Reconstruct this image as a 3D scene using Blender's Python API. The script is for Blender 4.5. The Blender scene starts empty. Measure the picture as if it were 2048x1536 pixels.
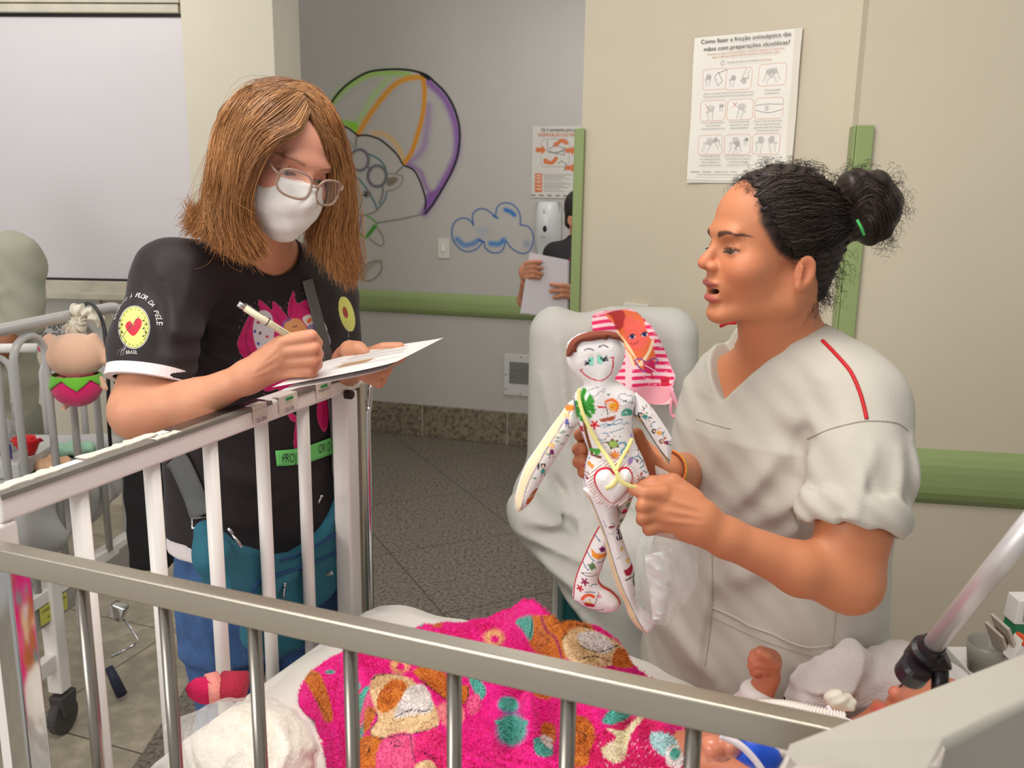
import bpy, bmesh, math, random
import numpy as np
from mathutils import Vector, Matrix
random.seed(7)
rng = np.random.default_rng(7)
SC = bpy.context.scene
COL = SC.collection
# ------------------------------------------------------------ camera, world, lights, exposure
FPX, PITCH, ROLL, CAMZ = 1800.0, math.radians(12.3), math.radians(0.85), 1.56
cp, sp, cr_, sr_ = math.cos(PITCH), math.sin(PITCH), math.cos(ROLL), math.sin(ROLL)
FW = Vector((0, cp, -sp)); UP0 = Vector((0, sp, cp)); RT0 = Vector((1, 0, 0))
RT = RT0 * cr_ + UP0 * sr_; UP = UP0 * cr_ - RT0 * sr_
camd = bpy.data.cameras.new('camera'); cam = bpy.data.objects.new('camera', camd); COL.objects.link(cam)
camd.sensor_width = 36.0; camd.lens = FPX / 2048 * 36.0; camd.clip_start = 0.02
m = Matrix((RT, UP, -FW)).transposed().to_4x4(); m.translation = (0, 0, CAMZ); cam.matrix_world = m
SC.camera = cam
camd.dof.use_dof = True; camd.dof.focus_distance = 1.45; camd.dof.aperture_fstop = 9.0
SC.view_settings.view_transform = 'Standard'; SC.view_settings.look = 'None'; SC.view_settings.gamma = 1.0
SC.view_settings.use_curve_mapping = False; SC.view_settings.exposure = 0.32
wd = bpy.data.worlds.new('world'); SC.world = wd; wd.use_nodes = True
wd.node_tree.nodes['Background'].inputs[0].default_value = (1.0, 0.975, 0.94, 1)
wd.node_tree.nodes['Background'].inputs[1].default_value = 0.42
def area(name, loc, target, size, sizey, power, color):
    l = bpy.data.lights.new(name, 'AREA'); l.shape = 'RECTANGLE'; l.size = size; l.size_y = sizey
    l.energy = power; l.color = color
    o = bpy.data.objects.new(name, l); COL.objects.link(o); o.location = loc
    o.rotation_euler = (Vector(target) - Vector(loc)).to_track_quat('-Z', 'Y').to_euler(); return o
area('ceiling_lamp_ward', (-0.3, 0.9, 2.75), (-0.2, 1.2, 0), 1.5, 0.9, 26, (1, 0.95, 0.88))
area('ceiling_lamp_corridor', (0.3, 4.2, 2.75), (0.3, 4.4, 0), 0.6, 0.6, 9, (1, 0.96, 0.92))
area('left_wall_fill', (-2.1, 2.9, 2.75), (-2.1, 4.3, 1.4), 0.9, 0.6, 12, (1, 0.97, 0.94))  # added fill with no known fixture, brightens the left wall and pillar
area('window_daylight', (-2.4, -1.2, 2.0), (0.3, 1.8, 1.2), 1.8, 1.4, 40, (1.0, 0.97, 0.93))
def P(px, py, Y):
    """the point of the place that stands at distance Y in front of the photographer's feet, seen in direction (px, py)"""
    d = FW * FPX + RT * (px - 1024) + UP * (768 - py)
    t = Y / d.y
    return Vector((0, 0, CAMZ)) + d * t
def PZ(px, py, z):
    d = FW * FPX + RT * (px - 1024) + UP * (768 - py)
    return Vector((0, 0, CAMZ)) + d * ((z - CAMZ) / d.z)
def PP(px, py, a, b):
    """the point seen in direction (px,py) on the vertical plane through a and b"""
    d = FW * FPX + RT * (px - 1024) + UP * (768 - py)
    n = Vector((-(b[1]-a[1]), b[0]-a[0], 0))
    o = Vector((0, 0, CAMZ)); t = (Vector(a) - o).dot(n) / d.dot(n)
    return o + d * t
def S(px, Y): return px * (Y * 1.02) / FPX          # pixels to metres at distance Y
# ------------------------------------------------------------ materials
def lin(c):
    c = [x / 255.0 for x in c[:3]]
    return tuple(x / 12.92 if x <= 0.04045 else ((x + 0.055) / 1.055) ** 2.4 for x in c)
def mat(name, color=(200, 200, 200), rough=0.6, metal=0.0, bump=0.0, bscale=60, var=0.0, vscale=8, attr=False,
        sss=0.0, trans=0.0, alpha=1.0, coat=0.0, sheen=0.0, detail=3, spec=0.5, stretch=None, ior=1.45):
    M = bpy.data.materials.new(name); M.use_nodes = True
    nt = M.node_tree; b = nt.nodes['Principled BSDF']
    b.inputs['Base Color'].default_value = (*lin(color), 1); b.inputs['Roughness'].default_value = rough
    b.inputs['Metallic'].default_value = metal; b.inputs['Transmission Weight'].default_value = trans
    b.inputs['Alpha'].default_value = alpha; b.inputs['Coat Weight'].default_value = coat
    b.inputs['Sheen Weight'].default_value = sheen; b.inputs['Specular IOR Level'].default_value = spec
    b.inputs['IOR'].default_value = ior
    if sss:
        b.inputs['Subsurface Weight'].default_value = sss; b.inputs['Subsurface Radius'].default_value = (1.0, 0.35, 0.2)
        b.inputs['Subsurface Scale'].default_value = 0.008
    tc = nt.nodes.new('ShaderNodeTexCoord'); vec = tc.outputs['Object']
    if stretch:
        mp = nt.nodes.new('ShaderNodeMapping'); mp.inputs['Scale'].default_value = stretch
        nt.links.new(vec, mp.inputs[0]); vec = mp.outputs[0]
    src = None
    if attr:
        a = nt.nodes.new('ShaderNodeAttribute'); a.attribute_name = 'Col'; src = a.outputs['Color']
    if var or attr:
        n = nt.nodes.new('ShaderNodeTexNoise'); n.inputs['Scale'].default_value = vscale; n.inputs['Detail'].default_value = 4
        nt.links.new(vec, n.inputs['Vector'])
        mr = nt.nodes.new('ShaderNodeMapRange'); mr.inputs[1].default_value = 0.25; mr.inputs[2].default_value = 0.75
        v = var if var else 0.04
        mr.inputs[3].default_value = 1 - v; mr.inputs[4].default_value = 1 + v * 0.6
        nt.links.new(n.outputs['Fac'], mr.inputs[0])
        mx = nt.nodes.new('ShaderNodeVectorMath'); mx.operation = 'SCALE'
        if src: nt.links.new(src, mx.inputs[0])
        else: mx.inputs[0].default_value = lin(color)
        nt.links.new(mr.outputs[0], mx.inputs['Scale']); nt.links.new(mx.outputs[0], b.inputs['Base Color'])
    if bump:
        n = nt.nodes.new('ShaderNodeTexNoise'); n.inputs['Scale'].default_value = bscale; n.inputs['Detail'].default_value = detail
        nt.links.new(vec, n.inputs['Vector'])
        bp = nt.nodes.new('ShaderNodeBump'); bp.inputs['Strength'].default_value = bump; bp.inputs['Distance'].default_value = 0.01
        nt.links.new(n.outputs['Fac'], bp.inputs['Height']); nt.links.new(bp.outputs[0], b.inputs['Normal'])
    return M
# ------------------------------------------------------------ objects
def tag(o, label=None, cat=None, group=None, kind=None):
    if label: o['label'] = label
    if cat: o['category'] = cat
    if group: o['group'] = group
    if kind: o['kind'] = kind
    return o
def base(o):
    v = Vector((0, 0, 0))
    while o is not None: v = v + o.location; o = o.parent
    return v
def thing(name, loc, label, cat, group=None):
    o = bpy.data.objects.new(name, None); COL.objects.link(o); o.location = loc; o.empty_display_size = 0.05
    return tag(o, label, cat, group)
def mkobj(name, V, F, M, parent=None, smooth=False, label=None, col=None, loc=None, uv=None):
    V = np.asarray(V, dtype=np.float64).reshape(-1, 3)
    me = bpy.data.meshes.new(name)
    if parent is not None: off = base(parent)
    elif loc is not None: off = Vector(loc)
    else: off = Vector((0, 0, 0))
    V = V - np.array(off)
    if isinstance(F, np.ndarray):
        k = F.shape[1]; n = len(F)
        me.vertices.add(len(V)); me.vertices.foreach_set('co', V.ravel().astype(np.float32))
        me.loops.add(n * k); me.loops.foreach_set('vertex_index', F.ravel().astype(np.int32))
        me.polygons.add(n); me.polygons.foreach_set('loop_start', (np.arange(n) * k).astype(np.int32))
        me.update(calc_edges=True)
    else:
        me.from_pydata([tuple(v) for v in V], [], F)
    if smooth: me.polygons.foreach_set('use_smooth', np.ones(len(me.polygons), dtype=bool))
    if col is not None:
        ca = me.color_attributes.new('Col', 'FLOAT_COLOR', 'POINT')
        c = np.ones((len(V), 4), dtype=np.float32); c[:, :3] = col; ca.data.foreach_set('color', c.ravel())
    me.materials.append(M); me.update()
    o = bpy.data.objects.new(name, me); COL.objects.link(o)
    if parent is not None: o.parent = parent
    elif loc is not None: o.location = loc
    if label: o['label'] = label
    return o
class MB:
    def __init__(s): s.v = []; s.f = []
    def add(s, V, F):
        n = len(s.v); s.v += [tuple(x) for x in V]; s.f += [tuple(i + n for i in f) for f in F]; return s
    def hexa(s, b4, t4):
        """box from four bottom corners and four top corners (same winding)"""
        return s.add(list(b4) + list(t4), [(3, 2, 1, 0), (4, 5, 6, 7), (0, 1, 5, 4), (1, 2, 6, 5), (2, 3, 7, 6), (3, 0, 4, 7)])
    def box(s, c, d, R=None):
        R = R or Matrix.Identity(3); c = Vector(c); x, y, z = d[0] / 2, d[1] / 2, d[2] / 2
        q = [(-x, -y), (x, -y), (x, y), (-x, y)]
        return s.hexa([c + R @ Vector((a, b, -z)) for a, b in q], [c + R @ Vector((a, b, z)) for a, b in q])
    def beam(s, a, b, w, h, up=(0, 0, 1)):
        a = Vector(a); b = Vector(b); d = (b - a); L = d.length; d.normalize(); u = Vector(up); sd = d.cross(u).normalized(); u = sd.cross(d).normalized()
        R = Matrix((d, sd, u)).transposed(); return s.box((a + b) / 2, (L, w, h), R)
    def tube(s, pts, r, seg=10, cap=True, flat=1.0, up=None):
        pts = [Vector(p) for p in pts]; n = len(pts)
        rr = r if hasattr(r, '__len__') else [r] * n
        V = []; prev = None
        for i, p in enumerate(pts):
            t = (pts[min(i + 1, n - 1)] - pts[max(i - 1, 0)])
            if t.length < 1e-9: t = Vector((0, 0, 1))
            t.normalize()
            if prev is None:
                a = Vector(up) if up else (Vector((0, 0, 1)) if abs(t.z) < 0.9 else Vector((1, 0, 0)))
            else: a = prev
            u = (a - t * a.dot(t)).normalized(); w = t.cross(u); prev = u
            for k in range(seg):
                th = 2 * math.pi * k / seg; V.append(p + (u * math.cos(th) * flat + w * math.sin(th)) * rr[i])
        F = [(i * seg + k, i * seg + (k + 1) % seg, (i + 1) * seg + (k + 1) % seg, (i + 1) * seg + k) for i in range(n - 1) for k in range(seg)]
        if cap: F += [tuple(reversed(range(seg))), tuple(range((n - 1) * seg, n * seg))]
        return s.add(V, F)
    def lathe(s, c, prof, seg=20, axis=(0, 0, 1)):
        ax = Vector(axis).normalized(); q = ax.to_track_quat('Z', 'Y').to_matrix(); c = Vector(c); V = []
        for r, z in prof:
            for k in range(seg):
                th = 2 * math.pi * k / seg; V.append(c + q @ Vector((r * math.cos(th), r * math.sin(th), z)))
        n = len(prof)
        F = [(i * seg + k, i * seg + (k + 1) % seg, (i + 1) * seg + (k + 1) % seg, (i + 1) * seg + k) for i in range(n - 1) for k in range(seg)]
        F += [tuple(reversed(range(seg))), tuple(range((n - 1) * seg, n * seg))]
        return s.add(V, F)
    def prism(s, poly, n, th):
        """flat outline with thickness th along n"""
        n = Vector(n).normalized() * th; k = len(poly); poly = [Vector(p) for p in poly]
        return s.add(poly + [p + n for p in poly], [tuple(range(k)), tuple(reversed(range(k, 2 * k)))] + [(i, k + i, k + (i + 1) % k, (i + 1) % k) for i in range(k)])
    def build(s, name, M, parent=None, bevel=0.0, smooth=False, seg=2, loc=None, label=None):
        o = mkobj(name, s.v, s.f, M, parent, smooth, label, loc=loc)
        bm = bmesh.new(); bm.from_mesh(o.data); bmesh.ops.recalc_face_normals(bm, faces=bm.faces); bm.to_mesh(o.data); bm.free()
        if bevel:
            b = o.modifiers.new('b', 'BEVEL'); b.width = bevel; b.segments = seg; b.limit_method = 'ANGLE'; b.angle_limit = 0.6
            o.data.polygons.foreach_set('use_smooth', np.ones(len(o.data.polygons), dtype=bool))
            w = o.modifiers.new('w', 'WEIGHTED_NORMAL')
        return o
def struct(o): o['kind'] = 'structure'; return o
def cr(pts, n=8, closed=False):
    """Catmull-Rom through points of any dimension"""
    p = np.array([tuple(q) for q in pts], dtype=float); N = len(p); out = []
    rngi = range(N if closed else N - 1)
    for i in rngi:
        if closed: a, b, c, d = p[(i - 1) % N], p[i], p[(i + 1) % N], p[(i + 2) % N]
        else: a, b, c, d = p[max(i - 1, 0)], p[i], p[i + 1], p[min(i + 2, N - 1)]
        for t in np.linspace(0, 1, n, endpoint=False):
            out.append(0.5 * ((2 * b) + (c - a) * t + (2 * a - 5 * b + 4 * c - d) * t * t + (3 * b - a - 3 * c + d) * t ** 3))
    if not closed: out.append(p[-1])
    return np.array(out)
# ------------------------------------------------------------ painting plane coordinates
def smst(e0, e1, x):
    t = np.clip((x - e0) / (e1 - e0 + 1e-12), 0, 1); return t * t * (3 - 2 * t)
def dline(uv, pts):
    d = np.full(len(uv), 1e9)
    for a, b in zip(pts[:-1], pts[1:]):
        ab = b - a; t = np.clip(((uv - a) @ ab) / (ab @ ab + 1e-12), 0, 1)
        q = uv - a - t[:, None] * ab; d = np.minimum(d, np.hypot(q[:, 0], q[:, 1]))
    return d
def inpoly(uv, pts):
    c = np.zeros(len(uv), bool); x, y = uv[:, 0], uv[:, 1]; n = len(pts)
    for i in range(n):
        a, b = pts[i], pts[(i + 1) % n]
        k = ((a[1] > y) != (b[1] > y)); xx = (b[0] - a[0]) * (y - a[1]) / (b[1] - a[1] + 1e-12) + a[0]
        c ^= (k & (x < xx))
    return c
class Paint:
    """coloured outlines laid on a surface's own two coordinates"""
    ws = 1.0
    def __init__(s, uv, bg): s.uv = np.asarray(uv, float); s.c = np.tile(np.array(bg if max(bg) <= 1.0 else lin(bg), float), (len(s.uv), 1)) if not isinstance(bg, np.ndarray) else bg.copy()
    def _b(s, pts, m):
        if not hasattr(s, 'm'): s.m = np.zeros(len(s.uv), bool)
        lo = pts.min(0) - m; hi = pts.max(0) + m
        return np.nonzero((s.uv[:, 0] > lo[0]) & (s.uv[:, 0] < hi[0]) & (s.uv[:, 1] > lo[1]) & (s.uv[:, 1] < hi[1]))[0]
    def _mix(s, i, a, color):
        s.m[i[a > 0.4]] = True; a = a[:, None]; s.c[i] = s.c[i] * (1 - a) + np.array(lin(color)) * a
    def line(s, pts, w, color, soft=None, curve=0, closed=False, op=1.0):
        pts = np.array([tuple(p) for p in pts], float); w = w * s.ws
        if curve: pts = cr(pts, curve, closed)
        if closed: pts = np.vstack([pts, pts[:1]])
        soft = w * 0.4 if soft is None else soft
        i = s._b(pts, w + soft)
        if len(i) == 0: return s
        d = dline(s.uv[i], pts); s._mix(i, op * (1 - smst(w / 2 - soft / 2, w / 2 + soft / 2, d)), color); return s
    def fill(s, pts, color, soft=0.0, curve=0, op=1.0):
        pts = np.array([tuple(p) for p in pts], float)
        if curve: pts = cr(pts, curve, True)
        i = s._b(pts, soft)
        if len(i) == 0: return s
        k = inpoly(s.uv[i], pts).astype(float)
        if soft:
            d = dline(s.uv[i], np.vstack([pts, pts[:1]])); d = np.where(k > 0, -d, d); k = 1 - smst(-soft, soft, d)
        s._mix(i, k * op, color); return s
    def ell(s, c, rx, ry, color, rot=0, soft=0.1, op=1.0):
        c = np.array(c, float); m = max(rx, ry) * 1.3; i = s._b(c[None], m)
        if len(i) == 0: return s
        q = s.uv[i] - c; ca, sa = math.cos(rot), math.sin(rot); x = (q[:, 0] * ca + q[:, 1] * sa) / rx; y = (-q[:, 0] * sa + q[:, 1] * ca) / ry
        s._mix(i, op * (1 - smst(1 - soft, 1 + soft, np.hypot(x, y))), color); return s
def textmesh(items, name, M, parent, thick=0.0006, join=False):
    if not join and len(items) > 1:
        return [textmesh([i], name, M, parent, thick) for i in items][0]
    if not items: return None
    """items: (string, origin, xdir, ydir, height, width or None, align)"""
    V = []; F = []
    for (t, o, xd, yd, h, wd_, al) in items:
        cu = bpy.data.curves.new('t', 'FONT'); cu.body = t; cu.size = 1; cu.align_x = al
        to = bpy.data.objects.new('t', cu); COL.objects.link(to)
        bpy.context.view_layer.update()
        me = bpy.data.meshes.new_from_object(to.evaluated_get(bpy.context.evaluated_depsgraph_get()))
        bpy.data.objects.remove(to); n = len(V)
        vs = [v.co.copy() for v in me.vertices]
        if not vs: continue
        w = max(v.x for v in vs) - min(v.x for v in vs)
        sx = (wd_ / w) if wd_ else h; xd = Vector(xd).normalized(); yd = Vector(yd).normalized(); nz = xd.cross(yd)
        V += [Vector(o) + xd * v.x * sx + yd * v.y * h + nz * thick for v in vs]
        F += [tuple(i + n for i in p.vertices) for p in me.polygons]
        bpy.data.meshes.remove(me)
    return mkobj(name, [tuple(v) for v in V], F, M, parent)
# ------------------------------------------------------------ implicit surfaces
f32 = np.float32
def A(v): return np.array(v, dtype=f32)
def rcone(p, a, b, ra, rb):
    a = A(a); ab = A(b) - a; q = p - a; t = np.clip((q @ ab) / max(float(ab @ ab), 1e-12), 0, 1)
    return np.sqrt(((q - t[:, None] * ab) ** 2).sum(1)) - (ra + (rb - ra) * t)
def ell(p, c, r, R=None):
    q = p - A(c)
    if R is not None: q = q @ A(R)
    r = A(r); k0 = np.sqrt(((q / r) ** 2).sum(1)); k1 = np.sqrt(((q / (r * r)) ** 2).sum(1)) + 1e-9
    return k0 * (k0 - 1) / k1
def rbox(p, c, h, r, R=None):
    q = p - A(c)
    if R is not None: q = q @ A(R)
    q = np.abs(q) - (A(h) - r)
    return np.sqrt((np.maximum(q, 0) ** 2).sum(1)) + np.minimum(q.max(1), 0) - r
def su(a, b, k=0.01):
    h = np.maximum(k - np.abs(a - b), 0) / k; return np.minimum(a, b) - h * h * k * 0.25
def ss(a, b, k=0.01):
    """a minus b"""
    h = np.maximum(k - np.abs(a + b), 0) / k; return np.maximum(a, -b) + h * h * k * 0.25
def chain(p, pts, rad, k=0.0):
    d = None
    for i in range(len(pts) - 1):
        e = rcone(p, pts[i], pts[i + 1], rad[i], rad[i + 1]); d = e if d is None else (su(d, e, k) if k else np.minimum(d, e))
    return d
def slab(p, pts, rx, ry, R):
    """chain of ellipses stacked along z: rx along R x-axis, ry along R y-axis"""
    pts = A([tuple(q) for q in pts]); o = np.argsort(pts[:, 2]); z = p[:, 2]; Z = pts[o, 2]
    cx = np.interp(z, Z, pts[o, 0]); cy = np.interp(z, Z, pts[o, 1]); a = np.interp(z, Z, np.array(rx)[o]); b = np.interp(z, Z, np.array(ry)[o])
    q = np.stack([p[:, 0] - cx, p[:, 1] - cy], 1) @ A(R)
    k0 = np.sqrt((q[:, 0] / a) ** 2 + (q[:, 1] / b) ** 2) + 1e-6; k1 = np.sqrt((q[:, 0] / a ** 2) ** 2 + (q[:, 1] / b ** 2) ** 2) + 1e-9
    d = k0 * (k0 - 1) / k1
    return np.maximum(d, np.maximum(Z[0] - z, z - Z[-1])).astype(f32)
def crease(p, segs, ax=(0, 2)):
    """soft cloth folds: (a, b, width, height) with a, b in world metres; measured in the plane of axes ax"""
    s = 0; q = p[:, list(ax)]
    for a, b, w, h in segs:
        a = A([a[ax[0]], a[ax[1]]]); ab = A([b[ax[0]], b[ax[1]]]) - a; r = q - a
        t = np.clip((r @ ab) / max(float(ab @ ab), 1e-9), 0, 1); d2 = ((r - t[:, None] * ab) ** 2).sum(1)
        s = s + h * np.exp(-d2 / (w * w)) * (0.35 + 0.65 * np.sin(np.pi * np.clip(t, 0.02, 0.98)))
    return s
def mesh_sdf(fn, lo, hi, h):
    lo = np.array(lo, float); hi = np.array(hi, float); n = np.ceil((hi - lo) / h).astype(int) + 1
    B = 12; nb = np.ceil(n / B).astype(int); n = nb * B
    bi = np.stack(np.meshgrid(*[np.arange(k) for k in nb], indexing='ij'), -1).reshape(-1, 3)
    cen = (lo + (bi * B + (B - 1) / 2) * h).astype(f32)
    dc = np.concatenate([fn(c) for c in np.array_split(cen, max(1, len(cen) // 400000))])
    G = np.empty(n, dtype=f32); G.reshape(nb[0], B, nb[1], B, nb[2], B)[:] = dc.reshape(nb)[:, None, :, None, :, None]
    act = bi[np.abs(dc) < B * h * 0.5 * 1.75 + 0.012]
    loc = np.stack(np.meshgrid(*[np.arange(B)] * 3, indexing='ij'), -1).reshape(-1, 3)
    for ch in np.array_split(act, max(1, len(act) // 300)):
        if len(ch) == 0: continue
        ii = (ch[:, None, :] * B + loc[None]).reshape(-1, 3)
        G[ii[:, 0], ii[:, 1], ii[:, 2]] = fn((lo + ii * h).astype(f32))
    I = G < 0
    c = I[:-1, :-1, :-1]; mix = np.zeros(c.shape, bool)
    sh = [(a, b, d) for a in (0, 1) for b in (0, 1) for d in (0, 1)]
    sl = lambda s_: tuple(slice(q, G.shape[j] - 1 + q) for j, q in enumerate(s_))
    for q in sh[1:]: mix |= (I[sl(q)] != c)
    ci = np.argwhere(mix); idx = np.full(mix.shape, -1, np.int32); idx[mix] = np.arange(len(ci))
    acc = np.zeros((len(ci), 3)); cnt = np.zeros(len(ci))
    for a in sh:
        for ax in range(3):
            if a[ax] == 0:
                b = list(a); b[ax] = 1
                va = G[ci[:, 0] + a[0], ci[:, 1] + a[1], ci[:, 2] + a[2]]; vb = G[ci[:, 0] + b[0], ci[:, 1] + b[1], ci[:, 2] + b[2]]
                k = (va < 0) != (vb < 0); t = np.where(k, va / np.where(k, va - vb, 1), 0)
                pos = np.tile(np.array(a, float), (len(ci), 1)); pos[:, ax] += t
                acc += pos * k[:, None]; cnt += k
    V = lo + (ci + acc / cnt[:, None]) * h
    F = []
    for ax in range(3):
        u, v = [(1, 2), (2, 0), (0, 1)][ax]
        s0 = [slice(1, -1)] * 3; s1 = [slice(1, -1)] * 3; s0[ax] = slice(0, -1); s1[ax] = slice(1, None)
        a = I[tuple(s0)]; b = I[tuple(s1)]
        e = np.argwhere(a != b); off = np.array([1, 1, 1]); off[ax] = 0; e = e + off
        ins = I[e[:, 0], e[:, 1], e[:, 2]]
        q = []
        for du, dv in ((-1, -1), (0, -1), (0, 0), (-1, 0)):
            w = e.copy(); w[:, u] += du; w[:, v] += dv; q.append(idx[w[:, 0], w[:, 1], w[:, 2]])
        q = np.stack(q, 1); q = np.where(ins[:, None], q, q[:, ::-1]); F.append(q[(q >= 0).all(1)])
    return V, np.concatenate(F)
def sdfobj(name, fn, lo, hi, h, M, parent=None, colf=None, label=None, loc=None):
    V, F = mesh_sdf(fn, lo, hi, h)
    return mkobj(name, V, F, M, parent, True, label, col=None if colf is None else colf(V), loc=loc)
def trace(fn, px, py, y0=0.9, y1=2.2):
    """first point of an implicit surface seen in direction (px, py)"""
    Y = np.linspace(y0, y1, 1300); V = np.array([tuple(P(px, py, y)) for y in Y]); k = np.nonzero(fn(V.astype(f32)) < 0)[0]
    return Vector(V[k[0]]) if len(k) else P(px, py, y1)
def frame(fwd, up=(0, 0, 1)):
    """columns: right-hand side, forward, up of a head or object facing fwd"""
    f = Vector(fwd).normalized(); u = Vector(up); r = f.cross(u).normalized(); u = r.cross(f).normalized()
    return Matrix((r, f, u)).transposed()
# ============================================================ the room
M_cream = mat('cream_wall_paint', (206, 199, 180), 0.55, bump=0.05, bscale=220, var=0.02)
M_warm = mat('warm_wall_paint', (205, 194, 172), 0.5, bump=0.05, bscale=220, var=0.02)
M_grey = mat('grey_wall_paint', (186, 182, 176), 0.55, bump=0.05, bscale=220, var=0.02)
M_green = mat('green_vinyl', (143, 160, 105), 0.42, bump=0.08, bscale=90, stretch=(1, 1, 12))
M_board = mat('white_board', (205, 200, 202), 0.3, var=0.01)
M_sill = mat('worn_painted_stone', (190, 183, 165), 0.5, var=0.12, vscale=14, bump=0.1, bscale=40)
M_black = mat('black_gasket', (18, 18, 20), 0.5)
M_plate = mat('ivory_plastic', (215, 211, 200), 0.35, var=0.01)
M_ink = mat('black_ink', (25, 25, 28), 0.7)
M_orange_ink = mat('orange_ink', (205, 110, 62), 0.7)
M_grey_ink = mat('grey_ink', (120, 116, 112), 0.7)
def granite(name, base_, dark, scale, tile=None, rot=0.0, grout=(70, 66, 60), off=(0, 0)):
    M = bpy.data.materials.new(name); M.use_nodes = True; nt = M.node_tree; b = nt.nodes['Principled BSDF']; b.inputs['Roughness'].default_value = 0.38
    tc = nt.nodes.new('ShaderNodeTexCoord'); n = nt.nodes.new('ShaderNodeTexNoise'); n.inputs['Scale'].default_value = scale; n.inputs['Detail'].default_value = 5; n.inputs['Roughness'].default_value = 0.65
    nt.links.new(tc.outputs['Object'], n.inputs['Vector'])
    r = nt.nodes.new('ShaderNodeValToRGB'); e = r.color_ramp.elements; e[0].position = 0.40; e[0].color = (*lin(dark), 1); e[1].position = 0.5; e[1].color = (*lin(base_), 1)
    x = e.new(0.68); x.color = (*lin([min(255, c * 1.16) for c in base_]), 1)
    nt.links.new(n.outputs['Fac'], r.inputs[0]); out = r.outputs[0]
    if tile:
        mp = nt.nodes.new('ShaderNodeMapping'); mp.inputs['Rotation'].default_value = (0, 0, rot); mp.inputs['Location'].default_value = (off[0], off[1], 0)
        nt.links.new(tc.outputs['Object'], mp.inputs[0])
        br = nt.nodes.new('ShaderNodeTexBrick'); br.offset = 0; br.inputs['Scale'].default_value = 1; br.inputs['Mortar Size'].default_value = 0.003
        br.inputs['Brick Width'].default_value = tile; br.inputs['Row Height'].default_value = tile; br.inputs['Mortar Smooth'].default_value = 0.3
        nt.links.new(mp.outputs[0], br.inputs['Vector'])
        mx = nt.nodes.new('ShaderNodeMix'); mx.data_type = 'RGBA'; nt.links.new(br.outputs['Fac'], mx.inputs['Factor']); nt.links.new(out, mx.inputs['A']); mx.inputs['B'].default_value = (*lin(grout), 1)
        out = mx.outputs['Result']
    nt.links.new(out, b.inputs['Base Color']); return M
M_floor = granite('speckled_vinyl_tiles', (116, 108, 96), (74, 67, 57), 70, 0.62, math.radians(-26), (62, 56, 50), (0.1, 0.2))
M_floor2 = granite('beige_vinyl_tiles', (158, 149, 131), (151, 142, 124), 12, 0.6, math.radians(20), (80, 72, 62), (0.33, 0.05))
M_base = granite('speckled_granite', (128, 118, 98), (92, 82, 66), 40)
BA = PZ(738, 863, 0); BB = PZ(1055, 893, 0); bd = (BB - BA).normalized(); bn = Vector((bd.y, -bd.x, 0))   # bn towards the viewer
H = 3.0
def up(v, z): return Vector((v.x, v.y, z))
def wall(name, a, b, M, th=0.1, z0=0.0, z1=H):
    a = up(a, 0); b = up(b, 0); d = (b - a).normalized(); n = Vector((-d.y, d.x, 0)) * th
    m_ = MB(); m_.hexa([up(a, z0), up(b, z0), up(b + n, z0), up(a + n, z0)], [up(a, z1), up(b, z1), up(b + n, z1), up(a + n, z1)])
    return struct(m_.build(name, M))
def floor_(name, pts, M):
    m_ = MB(); m_.prism([Vector((x, y, 0)) for x, y in pts], (0, 0, -1), 0.05); return struct(m_.build(name, M))
floor_('floor', [(-1.02, -0.5), (3.2, -0.5), (3.2, 6.2), (-2.6, 6.2), (-1.02, 5.2)], M_floor)
floor_('floor.001', [(-3.0, -0.5), (-1.02, -0.5), (-1.02, 5.2), (-3.0, 5.2)], M_floor2)
wa = BA - bd * 2.2; wb = BB + bd * 1.6
wall('wall_back', wa - bn * 0.015, wb - bn * 0.015, M_grey)
m_ = MB(); d_ = -bn * 0.02
zb_ = 0.206
m_.hexa([up(wa, 0), up(wb, 0), up(wb + d_, 0), up(wa + d_, 0)], [up(wa, zb_), up(wb, zb_), up(wb + d_, zb_), up(wa + d_, zb_)])
bb_ = struct(m_.build('baseboard_back', M_base, bevel=0.004))
for k_, q_ in enumerate([(845, 840), (1015, 850), (600, 840)]):
    c_ = PP(q_[0], q_[1], BA, BB); m_ = MB(); m_.box(up(c_, zb_ / 2) + bn * 0.001, (0.004, 0.004, zb_), Matrix.Rotation(math.atan2(bd.y, bd.x), 3, 'Z'))
    struct(m_.build('trim_%d' % (k_ + 1), M_sill))
# bumper rails with a rounded front
def rail(name, a, b, z0, z1, th, n, label):
    a = up(a, 0); b = up(b, 0); prof = []
    for k in range(9):
        t = k / 8; zz = z0 + (z1 - z0) * t; prof.append((th * (1 - abs(2 * t - 1) ** 3.5), zz))
    V = [up(p + n * o, z) for p in (a, b) for o, z in prof] ; k = 9
    F = [(i, i + 1, k + i + 1, k + i) for i in range(k - 1)] + [tuple(range(k)), tuple(reversed(range(k, 2 * k))), (0, k, 2 * k - 1, k - 1)]
    m_ = MB(); m_.add(V, F); o = m_.build(name, M_green, smooth=False, loc=(a + b) / 2)
    return tag(o, label, 'bumper rail')
ra_ = PP(560, 600, BA, BB); rb_ = PP(1330, 600, BA, BB)
rail('bumper_rail', ra_ - bn * 0.013, rb_ - bn * 0.013, 0.783, 0.922, 0.03, bn, 'green bumper rail on the grey corridor wall below the painted cloud')
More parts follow.
